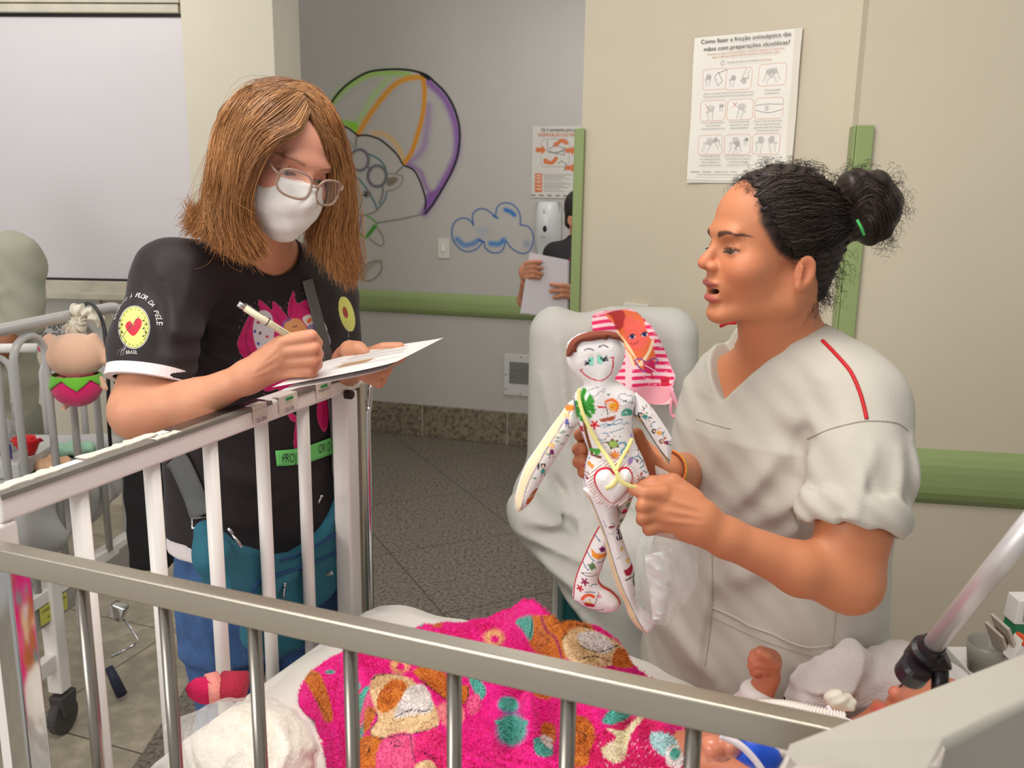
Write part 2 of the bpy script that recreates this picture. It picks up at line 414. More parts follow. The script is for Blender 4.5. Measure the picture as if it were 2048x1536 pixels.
# poster wall, right wall
CA = P(1164, 250, 2.80); CB = P(1711, 250, 2.30); cd_ = Vector((CB.x - CA.x, CB.y - CA.y, 0)).normalized(); cn = Vector((cd_.y, -cd_.x, 0))
wall('wall_poster', CA, CB + cd_ * 0.06, M_warm, 0.14)
RA = P(1716, 250, 2.235); RB = P(2048, 890, 2.16); rd_ = Vector((RB.x - RA.x, RB.y - RA.y, 0)).normalized(); rn = Vector((rd_.y, -rd_.x, 0))
wall('wall_right', RA, RB + rd_ * 0.9, M_warm, 0.16)
rail('bumper_rail', up(RA, 0) + rd_ * 0.04, up(RB, 0) + rd_ * 0.8, 0.785, 0.93, 0.03, rn, 'green bumper rail on the cream wall behind the woman in grey scrubs').data
def guard(name, c, dirs, z0, z1, label):
    """corner guard wrapped round an outer corner: polyline in plan"""
    pts = [up(c + d, 0) for d in dirs]; m_ = MB()
    for i in range(len(pts) - 1):
        a, b = pts[i], pts[i + 1]; d = (b - a).normalized(); n = Vector((d.y, -d.x, 0)) * 0.006
        m_.hexa([up(a + n, z0), up(b + n, z0), up(b - n * 0.2, z0), up(a - n * 0.2, z0)], [up(a + n, z1), up(b + n, z1), up(b - n * 0.2, z1), up(a - n * 0.2, z1)])
    return tag(m_.build(name, M_green, bevel=0.003, loc=up(c, 0)), label, 'corner guard')
zg = P(1164, 257, 2.80).z
guard('corner_guard', up(CA, 0), [cn * -0.05 - cd_ * 0.016, -cd_ * 0.016 + cn * 0.008, cn * 0.008 + cd_ * 0.017], 0.02, zg, 'green corner guard at the end of the cream poster wall')
zg2 = P(1725, 251, 2.235).z
guard('corner_guard', up(RA, 0), [rn * -0.05 - rd_ * 0.004, rn * 0.008 - rd_ * 0.004, rn * 0.008 + rd_ * 0.036], 0.02, zg2, 'green corner guard rising behind the curly hair bun')
# left window wall with its board, pillar
LA = P(0, 560, 4.15); LB = P(396, 560, 4.10); ld = Vector((LB.x - LA.x, LB.y - LA.y, 0)).normalized(); ln = Vector((ld.y, -ld.x, 0))
wall('wall_left', LA - ld * 1.0 - ln * 0.09, LB - ln * 0.09, M_cream, 0.1)
PA = P(366, 100, 4.02); PB = P(548, 100, 3.98); PC = P(600, 100, 4.62)
m_ = MB(); q_ = [up(PA, 0), up(PB, 0), up(PC, 0), up(PC, 0) + Vector((-0.75, 0.1, 0)), up(PA, 0) + Vector((0, 0.3, 0))]
m_.prism(q_, (0, 0, 1), H); struct(m_.build('wall_pillar', M_cream))
zt_ = P(200, 30, 4.1).z; zb2 = P(200, 560, 4.1).z
w1 = MB(); w1.hexa([up(LA - ld * 0.9, zb2), up(LB, zb2), up(LB - ln * 0.03, zb2), up(LA - ld * 0.9 - ln * 0.03, zb2)], [up(LA - ld * 0.9, zt_), up(LB, zt_), up(LB - ln * 0.03, zt_), up(LA - ld * 0.9 - ln * 0.03, zt_)])
win = struct(w1.build('window_1', M_board))
for z_, h_ in ((zt_, 0.012), (zb2, 0.009)):
    g_ = MB(); g_.hexa([up(LA - ld * 0.9 + ln * 0.004, z_ - h_ / 2), up(LB + ln * 0.004, z_ - h_ / 2), up(LB - ln * 0.02, z_ - h_ / 2), up(LA - ld * 0.9 - ln * 0.02, z_ - h_ / 2)],
        [up(LA - ld * 0.9 + ln * 0.004, z_ + h_ / 2), up(LB + ln * 0.004, z_ + h_ / 2), up(LB - ln * 0.02, z_ + h_ / 2), up(LA - ld * 0.9 - ln * 0.02, z_ + h_ / 2)])
    g_.build('gasket', M_black, win)
for k_, (za, zc, o_) in enumerate(((zt_ + 0.008, zt_ + 0.042, 0.035), (zt_ + 0.05, zt_ + 0.2, 0.02), (zb2 - 0.06, zb2 - 0.006, 0.03), (zb2 - 0.085, zb2 - 0.055, 0.075))):
    g_ = MB(); a_ = LA - ld * 0.95 + ln * o_; b_ = LB - ld * 0.002 + ln * o_
    g_.hexa([up(a_, za), up(b_, za), up(b_ - ln * (o_ + 0.09), za), up(a_ - ln * (o_ + 0.09), za)], [up(a_, zc), up(b_, zc), up(b_ - ln * (o_ + 0.09), zc), up(a_ - ln * (o_ + 0.09), zc)])
    g_.build('window_frame' if k_ < 3 else 'window_sill', M_sill, win, bevel=0.003)
# ------------------------------------------------------------ things on the walls
def plate_on(px0, py0, px1, py1, a, b, n, off, th):
    """upright rectangle on a wall: returns corner, right direction, width, height"""
    p0 = PP(px0, py0, a, b); p1 = PP(px1, py1, a, b); d = Vector((b[0] - a[0], b[1] - a[1], 0)).normalized()
    w = (up(p1, 0) - up(p0, 0)).dot(d); return p0, d, w, p0.z - p1.z
def slabm(p0, d, w, h, n, th, o0=0.0):
    """slab hanging from top-left corner p0"""
    m_ = MB(); a = p0 + n * o0; b = a + d * w; z = Vector((0, 0, -h)); t = n * th
    m_.hexa([a + z, b + z, b + z + t, a + z + t], [a, b, b + t, a + t]); return m_
# light switch
p0, d0, w0, h0 = plate_on(874.5, 477, 898, 517, BA, BB, bn, 0, 0)
BO = -bn * 0.015; p0 = p0 + BO
sw = thing('light_switch', p0, 'small ivory light switch on the wall left of the painted cloud', 'switch')
slabm(p0, d0, w0, h0, bn, 0.008).build('switch_plate', M_plate, sw, bevel=0.002)
slabm(p0 + d0 * w0 * 0.38 + Vector((0, 0, -h0 * 0.36)), d0, w0 * 0.24, h0 * 0.3, bn, 0.008, 0.008).build('rocker', mat('white_plastic', (235, 234, 228), 0.3), sw, bevel=0.002)
# low night light
p0, d0, w0, h0 = plate_on(1008, 708, 1100, 797, BA, BB, bn, 0, 0); p0 = p0 + BO; w0 = 0.29
nl = thing('wall_night_light', p0, 'white square plate with grey inset low on the corridor wall beside the covered chair', 'wall light')
M_wp = mat('white_enamel', (205, 204, 200), 0.4)
slabm(p0, d0, w0, h0, bn, 0.012).build('plate', M_wp, nl, bevel=0.003)
slabm(p0 + d0 * 0.035 + Vector((0, 0, -0.045)), d0, w0 - 0.07, h0 - 0.12, bn, 0.004, 0.011).build('diffuser', mat('grey_diffuser', (120, 118, 116), 0.25, var=0.15, vscale=30, bump=0.3, bscale=60), nl, bevel=0.002)
for fx, fz in ((0.03, 0.5), (0.35, 0.05), (0.35, 0.95), (0.03, 0.85)):
    s_ = MB(); s_.lathe(p0 + d0 * (w0 * fx + 0.004) + Vector((0, 0, -h0 * fz)) + bn * 0.011, [(0.004, 0), (0.004, 0.003), (0.001, 0.004)], 8, bn); s_.build('screw', M_black, nl)
# outlet behind the chair
p0, d0, w0, h0 = plate_on(1250, 604, 1297, 670, CA, CB, cn, 0, 0)
ot = thing('wall_outlet', p0, 'ivory wall outlet plate just above the covered chair', 'outlet')
slabm(p0, d0, w0, h0, cn, 0.01).build('outlet_plate', M_plate, ot, bevel=0.003)
slabm(p0 + d0 * w0 * 0.3 + Vector((0, 0, -h0 * 0.3)), d0, w0 * 0.4, h0 * 0.4, cn, 0.003, 0.0095).build('socket', M_plate, ot, bevel=0.001)
# soap dispenser
p0, d0, w0, h0 = plate_on(1073, 403, 1118, 510, BA, BB, bn, 0, 0); p0 = p0 + BO
dp = thing('soap_dispenser', p0, 'white plastic wall dispenser beside the half hidden person', 'dispenser')
prof = [(0, 0.05), (0.08, 0.075), (0.35, 0.09), (0.62, 0.085), (0.72, 0.07), (1, 0.045)]
V = []; nn = 10
for t, o in prof:
    for k in range(nn + 1):
        u = k / nn; e = (1 - abs(2 * u - 1) ** 3); V.append(p0 + d0 * (w0 * (u + 0.06 * (2 * u - 1) * math.sin(t * 3.1))) + Vector((0, 0, -h0 * t)) + bn * (o * (0.15 + 0.85 * e)))
F = [(i * (nn + 1) + k, i * (nn + 1) + k + 1, (i + 1) * (nn + 1) + k + 1, (i + 1) * (nn + 1) + k) for i in range(len(prof) - 1) for k in range(nn)]
mkobj('shell', V, F, mat('white_abs', (212, 212, 212), 0.25), dp, True)
slabm(p0 + d0 * 0.002, d0, w0 - 0.004, h0, bn, 0.03).build('back_plate', mat('grey_abs', (150, 150, 150), 0.4), dp, bevel=0.004)
wl = MB(); wl.lathe(p0 + d0 * w0 * 0.5 + Vector((0, 0, -h0 * 0.5)) + bn * 0.088, [(0.012, 0), (0.008, 0.003), (0.001, 0.004)], 16, bn); wl.v = [(v[0], v[1], p0.z - h0 * 0.5 + (v[2] - p0.z + h0 * 0.5) * 1.6) for v in wl.v]
wl.build('level_window', M_ink, dp)
textmesh([('L', p0 + d0 * w0 * 0.42 + Vector((0, 0, -h0 * 0.2)) + bn * 0.089, d0, (0, 0, 1), 0.03, None, 'LEFT'), ('DISPENSER', p0 + d0 * w0 * 0.32 + Vector((0, 0, -h0 * 0.66)) + bn * 0.086, d0, (0, 0, 1), 0.008, 0.03, 'LEFT')], 'lettering', M_ink, dp)
# ---- posters
M_paper = mat('printed_paper', attr=True, rough=0.45, bump=0.06, bscale=9, var=0.02)
def sheet(name, label, cat, p0, xd, w, h, n, paintf, res, off=0.006, curl=0.0, M=None):
    """thin sheet with coloured print; paper coordinates u right, v down in metres"""
    nu = int(w / res); nv = int(h / res); u, v = np.meshgrid(np.linspace(0, w, nu + 1), np.linspace(0, h, nv + 1)); uv = np.stack([u.ravel(), v.ravel()], 1)
    lift = off + curl * (np.abs(uv[:, 0] / w - 0.5) * 2) ** 3 * 0.004 + curl * 0.002 * np.sin(uv[:, 1] / h * 9 + uv[:, 0] * 20)
    V = np.array(p0)[None] + uv[:, :1] * np.array(xd) + uv[:, 1:] * np.array((0, 0, -1)) + lift[:, None] * np.array(n)
    i = np.arange((nu + 1) * (nv + 1)).reshape(nv + 1, nu + 1); F = np.stack([i[:-1, :-1], i[1:, :-1], i[1:, 1:], i[:-1, 1:]], -1).reshape(-1, 4)
    V2 = V - np.array(n) * 0.0015; N = len(V); F2 = F[:, ::-1] + N
    c = paintf(uv)
    o = mkobj(name, np.vstack([V, V2]), np.vstack([F, F2]), M or M_paper, None, True, col=np.vstack([c, np.full_like(c, 0.7)]), loc=p0); 
    return tag(o, label, cat)
# hand rub poster on the cream wall
q0 = PP(1393, 77, CA, CB); q1 = PP(1607, 70, CA, CB); qb = PP(1374, 365, CA, CB)
pw = (up(q1, 0) - up(q0, 0)).dot(cd_); ph = q0.z - qb.z
pn = cn
def hand(P_, cx, cy, s, rot, fl=1, col=(60, 55, 55), spread=0.16, w=0.0011):
    ca, sa = math.cos(rot), math.sin(rot)
    def T(x, y): x *= fl; return (cx + s * (x * ca - y * sa), cy + s * (x * sa + y * ca))
    pts = [(-0.5, 1.6), (-0.45, 0.7), (-1.0, 0.05), (-0.85, -0.15), (-0.45, 0.15)]
    for k, (x, L) in enumerate(((-0.42, 0.95), (-0.14, 1.15), (0.14, 1.05), (0.4, 0.8))):
        a = (k - 1.5) * spread; dx, dy = math.sin(a), -math.cos(a)
        pts += [(x - 0.11, -0.1), (x - 0.11 + dx * L, -0.1 + dy * L), (x + dx * (L + 0.12), -0.1 + dy * (L + 0.12)), (x + 0.11 + dx * L, -0.1 + dy * L), (x + 0.11, -0.1)]
    pts += [(0.5, 0.4), (0.42, 0.9), (0.5, 1.6)]
    P_.fill([T(*q) for q in pts], (238, 234, 226)); P_.line([T(*q) for q in pts], w, col)
def poster1(uv):
    Q = Paint(uv, (240, 236, 226)); W, Hh = pw, ph
    fx = lambda x: (x - 145) / (1118 - 145) * W; fy = lambda y: (y - 110) / (1440 - 110) * Hh
    B = [(225, 400, 450, 585), (440, 408, 680, 598), (742, 392, 990, 580), (198, 685, 437, 868), (455, 685, 695, 868), (715, 685, 962, 868), (180, 1000, 408, 1180), (430, 1000, 668, 1180), (690, 1000, 935, 1180)]
    dx = 1.02
    S_ = W / 973
    for (x0, y0, x1, y1) in B:
        k = (60 - (y0 - 400) * 0.03); x0 += 86 * (y0 - 110) / 1320; x1 += 86 * (y0 - 110) / 1320
        a, b, c, d = fx(x0), fy(y0), fx(x1), fy(y1); r = 0.006
        pts = [(a + r, b), (c - r, b), (c, b + r), (c, d - r), (c - r, d), (a + r, d), (a, d - r), (a, b + r)]
        Q.fill(pts, (242, 238, 230)); Q.line(pts, 0.0013, (214, 150, 122), closed=True)
        cx, cy = (a + c) / 2, (b + d) / 2
    C = [((b[0] + b[2]) / 2 + 86 * (b[1] - 110) / 1320, (b[1] + b[3]) / 2) for b in B]
    f = lambda i, dx_, dy_, s, rot, fl=1, sp=0.1: hand(Q, fx(C[i][0] + dx_), fy(C[i][1] + dy_ - 8), s * 1.15, rot, fl, spread=sp, w=0.0008)
    f(0, -60, 10, 0.009, 0.1); Q.line([(fx(C[0][0] - 5), fy(C[0][1] - 20)), (fx(C[0][0] + 30), fy(C[0][1] - 60)), (fx(C[0][0] + 70), fy(C[0][1] + 20)), (fx(C[0][0] + 30), fy(C[0][1] + 60)), (fx(C[0][0] - 5), fy(C[0][1] - 20))], 0.0012, (60, 55, 55)); Q.line([(fx(C[0][0] + 30), fy(C[0][1] - 50)), (fx(C[0][0] + 100), fy(C[0][1] - 80))], 0.0014, (60, 55, 55))
    f(1, -55, 20, 0.009, 0.2); f(1, 55, -5, 0.011, 3.5); f(2, -40, 10, 0.011, 0.35, -1); f(2, 30, 5, 0.011, -0.5)
    f(3, -20, 20, 0.012, 0.0, 1, 0.2); f(3, 80, -20, 0.006, 0.1, 1, 0.4); f(4, 10, 15, 0.012, 0.2, -1, 0.2)
    Q.line([(fx(C[4][0] - 70), fy(C[4][1] - 65)), (fx(C[4][0] - 30), fy(C[4][1] - 25))], 0.0014, (214, 90, 70)); Q.line([(fx(C[4][0] - 30), fy(C[4][1] - 65)), (fx(C[4][0] - 70), fy(C[4][1] - 25))], 0.0014, (214, 90, 70))
    Q.line([(fx(C[3][0] - 75), fy(C[3][1] - 65)), (fx(C[3][0] - 50), fy(C[3][1] - 15))], 0.0014, (214, 90, 70))
    for s_ in (-1, 1): Q.line([(fx(C[5][0] - 115 * 1), fy(C[5][1] + s_ * 22 - 8)), (fx(C[5][0] - 20), fy(C[5][1] + s_ * 38)), (fx(C[5][0] + 40), fy(C[5][1] + s_ * 34)), (fx(C[5][0] + 118), fy(C[5][1] + s_ * 22 - 8))], 0.0012, (60, 55, 55), curve=5)
    for k in range(4): Q.line([(fx(C[5][0] - 35), fy(C[5][1] - 18 + k * 12)), (fx(C[5][0] - 5), fy(C[5][1] - 22 + k * 12))], 0.001, (60, 55, 55))
    f(6, -20, 10, 0.013, 0.5); f(6, 60, -15, 0.009, -0.6, -1); f(7, -25, 10, 0.013, 0.35); f(7, 10, 30, 0.009, -0.3); f(7, 80, -20, 0.006, 0.3)
    f(8, -55, 5, 0.0125, 0.2, 1, 0.03); f(8, 50, 5, 0.0125, -0.2, -1, 0.03)
    Q.line([(fx(400 + 20 + 16 * math.cos(t)), fy(352 + 22 * math.sin(t))) for t in np.linspace(0, 6.283, 18)], 0.001, (60, 55, 55)); Q.line([(fx(420), fy(340)), (fx(420), fy(356))], 0.001, (60, 55, 55))
    # tape over the right edge, wear at the lower edge
    Q.fill([(W * 0.93, 0), (W, 0), (W, Hh), (W * 0.95, Hh), (W * 0.925, Hh * 0.6), (W * 0.94, Hh * 0.3)], (222, 214, 196), 0.003, op=0.7)
    Q.line([(W * 0.10, Hh * 0.945), (W * 0.62, Hh * 0.945)], 0.0012, (150, 142, 135)); Q.line([(W * 0.08, Hh * 0.962), (W * 0.66, Hh * 0.962)], 0.0008, (150, 142, 135))
    Q.line([(W * 0.0, Hh * 0.985), (W * 0.6, Hh * 0.99)], 0.004, (208, 200, 184))
    return Q.c
po = sheet('hand_rub_poster', 'white poster of hand rubbing drawings taped to cream wall above the curly haired woman', 'poster', q0, cd_, pw, ph, pn, poster1, 0.00055, curl=1.0)
TX = lambda x, y: q0 + cd_ * ((x + 86 * (y - 110) / 1320 - 145) / 973.0 * pw) + Vector((0, 0, -(y - 110) / 1330.0 * ph)) + cn * 0.0115
def tx(s, x0, x1, y, h, al='LEFT'): return (s, TX(x0, y), cd_, (0, 0, 1), h / 1330.0 * ph, (x1 - x0) / 973.0 * pw, al)
textmesh([tx('Como fazer a fricção antisséptica das', 205, 1020, 170, 52), tx('mãos com preparações alcoólicas?', 232, 1010, 238, 52)], 'lettering', M_ink, po)
textmesh([tx('Friccione as mãos com Preparações Alcoólicas! Higienize as mãos com', 268, 965, 275, 20), tx('água e sabonete apenas quando estiverem visivelmente sujas!', 315, 925, 303, 20), tx('20 a 30 seg.', 755, 855, 360, 20)], 'orange_lettering', M_orange_ink, po)
cap = [tx('Duração de todo o procedimento:', 455, 748, 360, 20), tx('Aplique uma quantidade suficiente de preparação alcoólica em uma', 230, 700, 628, 16), tx('mão em forma de concha para cobrir todas as superfícies das mãos.', 226, 700, 656, 16),
       tx('Friccione as palmas', 795, 935, 624, 16), tx('das mãos entre si.', 800, 925, 652, 16)]
for (x0, x1, y0, L) in ((205, 435, 890, ['Friccione a palma direita contra o', 'dorso da mão esquerda', 'entrelaçando os dedos e vice-versa.']), (475, 660, 890, ['Friccione a palma das', 'mãos entre si com os', 'dedos entrelaçados.']), (700, 955, 893, ['Friccione o dorso dos dedos de uma', 'mão com a palma da mão oposta,', 'segurando os dedos, com movimento', 'de vai-e-vem e vice-versa.']),
                        (185, 400, 1198, ['Friccione o polegar esquerdo,', 'com o auxílio da palma da mão', 'direita, utilizando-se de', 'movimento circular e vice-versa.']), (430, 680, 1198, ['Friccione as polpas digitais e unhas', 'da mão direita contra a palma da', 'mão esquerda, fazendo um', 'movimento circular e vice-versa.']), (740, 880, 1204, ['Quando estiverem', 'secas, suas mãos', 'estarão seguras.'])):
    for k, t in enumerate(L):
        w_ = (x1 - x0) * min(1, len(t) / max(len(z) for z in L)); c_ = (x0 + x1) / 2; cap.append(tx(t, c_ - w_ / 2, c_ + w_ / 2, y0 + 28 * k, 16))
for x0, x1, t in ((98, 190, 'AGÊNCIA'), (215, 300, 'SAÚDE'), (330, 465, 'ANVISA'), (485, 545, 'HOSP')): cap.append(tx(t, x0, x1, 1345, 16))
textmesh(cap, 'caption_lettering', mat('faded_ink', (92, 88, 85), 0.7), po)
# five moments poster on the corridor wall
s0 = PP(1068, 252, BA, BB) + BO; s1 = PP(1160, 255, BA, BB) + BO; sb = PP(1055, 395, BA, BB) + BO
sw_ = (up(s1, 0) - up(s0, 0)).dot(bd) + 0.02; sh_ = s0.z - sb.z; s0 = s0 - bd * 0.012
def poster2(uv):
    Q = Paint(uv, (205, 200, 192)); W, Hh = sw_, sh_; o = (203, 108, 52)
    fx = lambda x: (x - 440) / 240.0 * W; fy = lambda y: (y - 25) / 365.0 * Hh
    def arrow(x, y, L, s, c=o):
        Q.fill([(fx(x), fy(y - s)), (fx(x + L * 0.6), fy(y - s)), (fx(x + L * 0.6), fy(y - 2 * s)), (fx(x + L), fy(y)), (fx(x + L * 0.6), fy(y + 2 * s)), (fx(x + L * 0.6), fy(y + s)), (fx(x), fy(y + s))], c)
    Q.line([(fx(x), fy(y)) for x, y in ((495, 90), (610, 90), (622, 110), (622, 215), (610, 230), (495, 230), (485, 215), (485, 110))], 0.003, (150, 145, 140), closed=True)
    arrow(460, 145, 50, 12); arrow(605, 148, 50, 12); arrow(605, 235, 55, 12)
    Q.line([(fx(x), fy(y)) for x, y in ((608, 110), (585, 98), (555, 120))], 0.022, o, curve=6, soft=0.002); Q.fill([(fx(540), fy(128)), (fx(550), fy(105)), (fx(575), fy(125))], o)
    Q.line([(fx(x), fy(y)) for x, y in ((560, 188), (540, 210), (510, 205))], 0.022, o, curve=6, soft=0.002); Q.fill([(fx(497), fy(190)), (fx(500), fy(218)), (fx(522), fy(190))], o)
    for L in (((515, 95), (518, 155), (600, 170), (600, 130)), ((525, 140), (560, 120), (600, 140), (560, 165), (525, 150)), ((540, 160), (600, 150)), ((570, 215), (585, 200), (610, 215), (600, 250))): Q.line([(fx(x), fy(y)) for x, y in L], 0.0045, (120, 116, 112))
    Q.fill([(fx(458), fy(265)), (fx(494), fy(265)), (fx(494), fy(362)), (fx(458), fy(362))], o)
    for k in range(10): Q.line([(fx(502), fy(270 + k * 9.5)), (fx(640 - (k * 37) % 60), fy(270 + k * 9.5))], 0.0035, (135, 130, 126))
    for k in range(5): Q.line([(fx(466 + k), fy(275 + k * 18)), (fx(486), fy(275 + k * 18))], 0.004, (240, 220, 200)); Q.line([(fx(455), fy(265 + k * 19.4)), (fx(660), fy(265 + k * 19.4))], 0.0015, (230, 226, 220))
    for k in range(5): Q.fill([(fx(440 + k * 40), fy(374)), (fx(462 + k * 40), fy(374)), (fx(462 + k * 40), fy(381)), (fx(440 + k * 40), fy(381))], (105, 100, 96))
    return Q.c
po2 = sheet('hygiene_poster', 'white poster with orange arrows on the corridor wall above the soap dispenser', 'poster', s0, bd, sw_, sh_, bn, poster2, 0.002)
T2 = lambda x, y: s0 + bd * ((x - 440) / 240.0 * sw_) + Vector((0, 0, -(y - 25) / 365.0 * sh_)) + bn * 0.008
textmesh([('Os 5 momentos para a', T2(484, 52), bd, (0, 0, 1), 0.028, (646 - 484) / 240 * sw_, 'LEFT')], 'lettering', M_ink, po2)
textmesh([('HIGIENIZAÇÃO DAS MÃOS', T2(468, 77), bd, (0, 0, 1), 0.028, (662 - 468) / 240 * sw_, 'LEFT')], 'orange_lettering', M_orange_ink, po2)
# sign under the window sill
g0 = PP(60, 588, LA, LB); g1 = PP(182, 603, LA, LB); gn = ln
sg = slabm(g0 - ln * 0.082, ld, (up(g1, 0) - up(g0, 0)).dot(ld), 0.42, ln, 0.004).build('hand_washing_sign', mat('paper_sign', (205, 202, 198), 0.6), loc=g0); tag(sg, 'pale paper sign about hand washing below the window sill behind the grey cot', 'sign')
gt = lambda x, y: PP(x, y, LA - ln * 0.082, LB - ln * 0.082) + ln * 0.006
textmesh([('Área de', gt(72, 640), ld, (0, 0, 1), 0.055, 0.17, 'LEFT'), ('lavagem', gt(72, 655), ld, (0, 0, 1), 0.055, 0.17, 'LEFT'), ('de mãos', gt(80, 675), ld, (0, 0, 1), 0.055, 0.15, 'LEFT')], 'lettering', M_ink, sg)
# ---- painted mural: parachute, bear, cloud
M_mural = mat('spray_painted_wall', attr=True, rough=0.55, bump=0.05, bscale=220, var=0.02)
def wallpaint(name, label, cat, box, paintf, res, bgc):
    a = PP(box[0], box[1], BA, BB) + BO; b = PP(box[2], box[3], BA, BB) + BO
    W = (up(b, 0) - up(a, 0)).dot(bd); Hh = a.z - b.z; nu, nv = int(W / res), int(Hh / res)
    u, v = np.meshgrid(np.linspace(0, W, nu + 1), np.linspace(0, Hh, nv + 1)); uv = np.stack([u.ravel(), v.ravel()], 1)
    V = np.array(a)[None] + uv[:, :1] * np.array(bd) + uv[:, 1:] * np.array((0, 0, -1)) + np.array(bn) * 0.001
    # where each grid point is seen in the photograph, so the outline can be traced from it
    D = V - np.array((0, 0, CAMZ)); z = D @ np.array(FW); q = np.stack([1024 + FPX * (D @ np.array(RT)) / z, 768 - FPX * (D @ np.array(UP)) / z], 1)
    Q = Paint(q, bgc); keep = paintf(Q)
    i = np.arange((nu + 1) * (nv + 1)).reshape(nv + 1, nu + 1); F = np.stack([i[:-1, :-1], i[1:, :-1], i[1:, 1:], i[:-1, 1:]], -1).reshape(-1, 4)
    ch = np.abs(Q.c - np.array(lin(bgc))).sum(1) > 0.004
    F = F[ch[F].any(1)]
    used = np.unique(F); mp_ = np.full(len(V), -1); mp_[used] = np.arange(len(used))
    o = mkobj(name, V[used], mp_[F], M_mural, None, True, col=Q.c[used], loc=a); return tag(o, label, cat)
def mural(Q):
    k = 2.953; f = lambda L: [(600 + x / k, 100 + y / k) for x, y in L]
    rim = [(160, 365), (210, 275), (290, 195), (400, 132), (520, 115), (640, 118), (740, 145), (790, 185), (860, 255), (915, 355), (942, 470), (935, 600), (900, 710), (840, 820), (780, 918), (735, 968)]
    org = [(345, 495), (400, 400), (480, 290), (560, 205), (640, 168), (725, 160), (735, 240), (728, 360), (700, 480), (660, 600), (615, 670)]
    # soft sprayed colour first
    Q.line(f([(165, 350), (230, 260), (320, 190), (430, 140), (560, 135), (640, 145)]), 12, (150, 200, 70), 14, curve=6, op=0.85)
    Q.line(f([(520, 170), (450, 250), (400, 330), (350, 420), (330, 470)]), 10, (165, 205, 110), 16, curve=6, op=0.8)
    Q.line(f([(185, 430), (260, 425), (320, 440), (340, 480)]), 9, (140, 200, 50), 9, curve=6, op=0.9); Q.fill(f([(260, 440), (340, 430), (335, 490)]), (140, 200, 50), 3)
    Q.line(f([(760, 190), (850, 280), (900, 380), (925, 480), (925, 600), (890, 700), (800, 860), (735, 960)]), 15, (135, 82, 165), 14, curve=6, op=0.9)
    Q.line(f([(760, 330), (750, 450), (735, 560), (700, 620), (640, 660)]), 12, (150, 112, 170), 20, curve=6, op=0.75)
    Q.line(f([(640, 675), (710, 720), (740, 800), (770, 860), (745, 950)]), 9, (140, 95, 165), 12, curve=6, op=0.8); Q.fill(f([(735, 960), (745, 850), (830, 810)]), (130, 80, 160), 4, op=0.8)
    Q.line(f([(430, 490), (500, 500), (570, 560), (610, 650)]), 8, (225, 175, 90), 12, curve=6, op=0.8)
    Q.line(f(org[:6]), 11, (218, 152, 50), 7, curve=6); Q.line(f(org[5:]), 9, (218, 145, 35), 5, curve=6)
    Q.line(f(rim), 4.6, (15, 15, 18), 1.6, curve=8); Q.line(f([(715, 138), (760, 170)]), 7, (15, 15, 18), 2)
    for L in ([(205, 442), (260, 450), (310, 480), (345, 510)], [(345, 505), (400, 505), (470, 528), (530, 575), (575, 620), (605, 672)], [(612, 682), (665, 705), (700, 755), (728, 830), (742, 890), (738, 940)]): Q.line(f(L), 3.6, (15, 15, 18), 1.5, curve=8)
    g = (108, 108, 112); Q.line(f([(332, 510), (330, 570)]), 3, g, 1.5); Q.line(f([(605, 690), (568, 725)]), 3, g, 1.5); Q.line(f([(735, 968), (600, 998), (450, 1022)]), 2.4, g, 1.5)
    # bear
    br = (128, 118, 105); Q.line(f([(240, 560), (262, 528), (290, 535), (322, 580)]), 2, br, 1, curve=6); Q.ell(f([(275, 590)])[0], 9, 13, (130, 118, 92), 0.3, 0.2)
    Q.line(f([(520, 728), (580, 738), (608, 750), (590, 800), (550, 825), (512, 832)]), 2, br, 1, curve=6); Q.fill(f([(515, 760), (560, 750), (580, 765), (545, 800), (515, 800)]), (130, 120, 100), 1.5, curve=5)
    te = (38, 110, 115); Q.line(f([(395, 612), (450, 635), (490, 670), (508, 710)]), 2.8, te, 1.2, curve=6); Q.line(f([(268, 706), (330, 745), (390, 815), (430, 880), (455, 938)]), 2.8, te, 1.2, curve=6); Q.line(f([(512, 840), (500, 885), (460, 938)]), 2.6, te, 1.2, curve=6)
    for c, r in (((350, 650), 18.5), ((455, 745), 18.5)):
        Q.line([(f([c])[0][0] + r * math.cos(t), f([c])[0][1] + 1.13 * r * math.sin(t)) for t in np.linspace(0, 6.283, 40)], 6.5, (112, 113, 118), 2)
    Q.line(f([(400, 688), (418, 712)]), 5, (112, 113, 118), 2); Q.line(f([(260, 648), (298, 650)]), 4, (112, 113, 118), 2); Q.line(f([(487, 805), (488, 850), (470, 905)]), 4, (120, 121, 126), 2, curve=5)
    Q.line(f([(280, 820), (320, 812), (355, 845), (365, 895), (345, 945), (310, 965)]), 2, br, 1, curve=6); Q.line(f([(310, 965), (370, 975), (430, 962), (460, 940)]), 2.6, br, 1.2, curve=6)
    Q.ell(f([(318, 855)])[0], 7, 8, (150, 142, 130), 0, 0.6); Q.ell(f([(395, 850)])[0], 7.5, 7.5, (120, 110, 105), 0, 0.5); Q.ell(f([(384, 851)])[0], 4, 5, (20, 18, 20), 0, 0.2); Q.ell(f([(382, 848)])[0], 1.3, 1.5, (230, 230, 230), 0, 0.2); Q.ell(f([(285, 755)])[0], 5, 8, (120, 110, 105), 0, 0.5)
    pu = (98, 62, 140); Q.line(f([(362, 982), (350, 1060), (325, 1110), (302, 1148), (340, 1190), (366, 1240), (335, 1275), (292, 1296)]), 2.4, pu, 1, curve=5); Q.line(f([(302, 1148), (288, 1168)]), 2, pu, 1); Q.line(f([(290, 980), (285, 1060), (262, 1130)]), 2, pu, 1, curve=5)
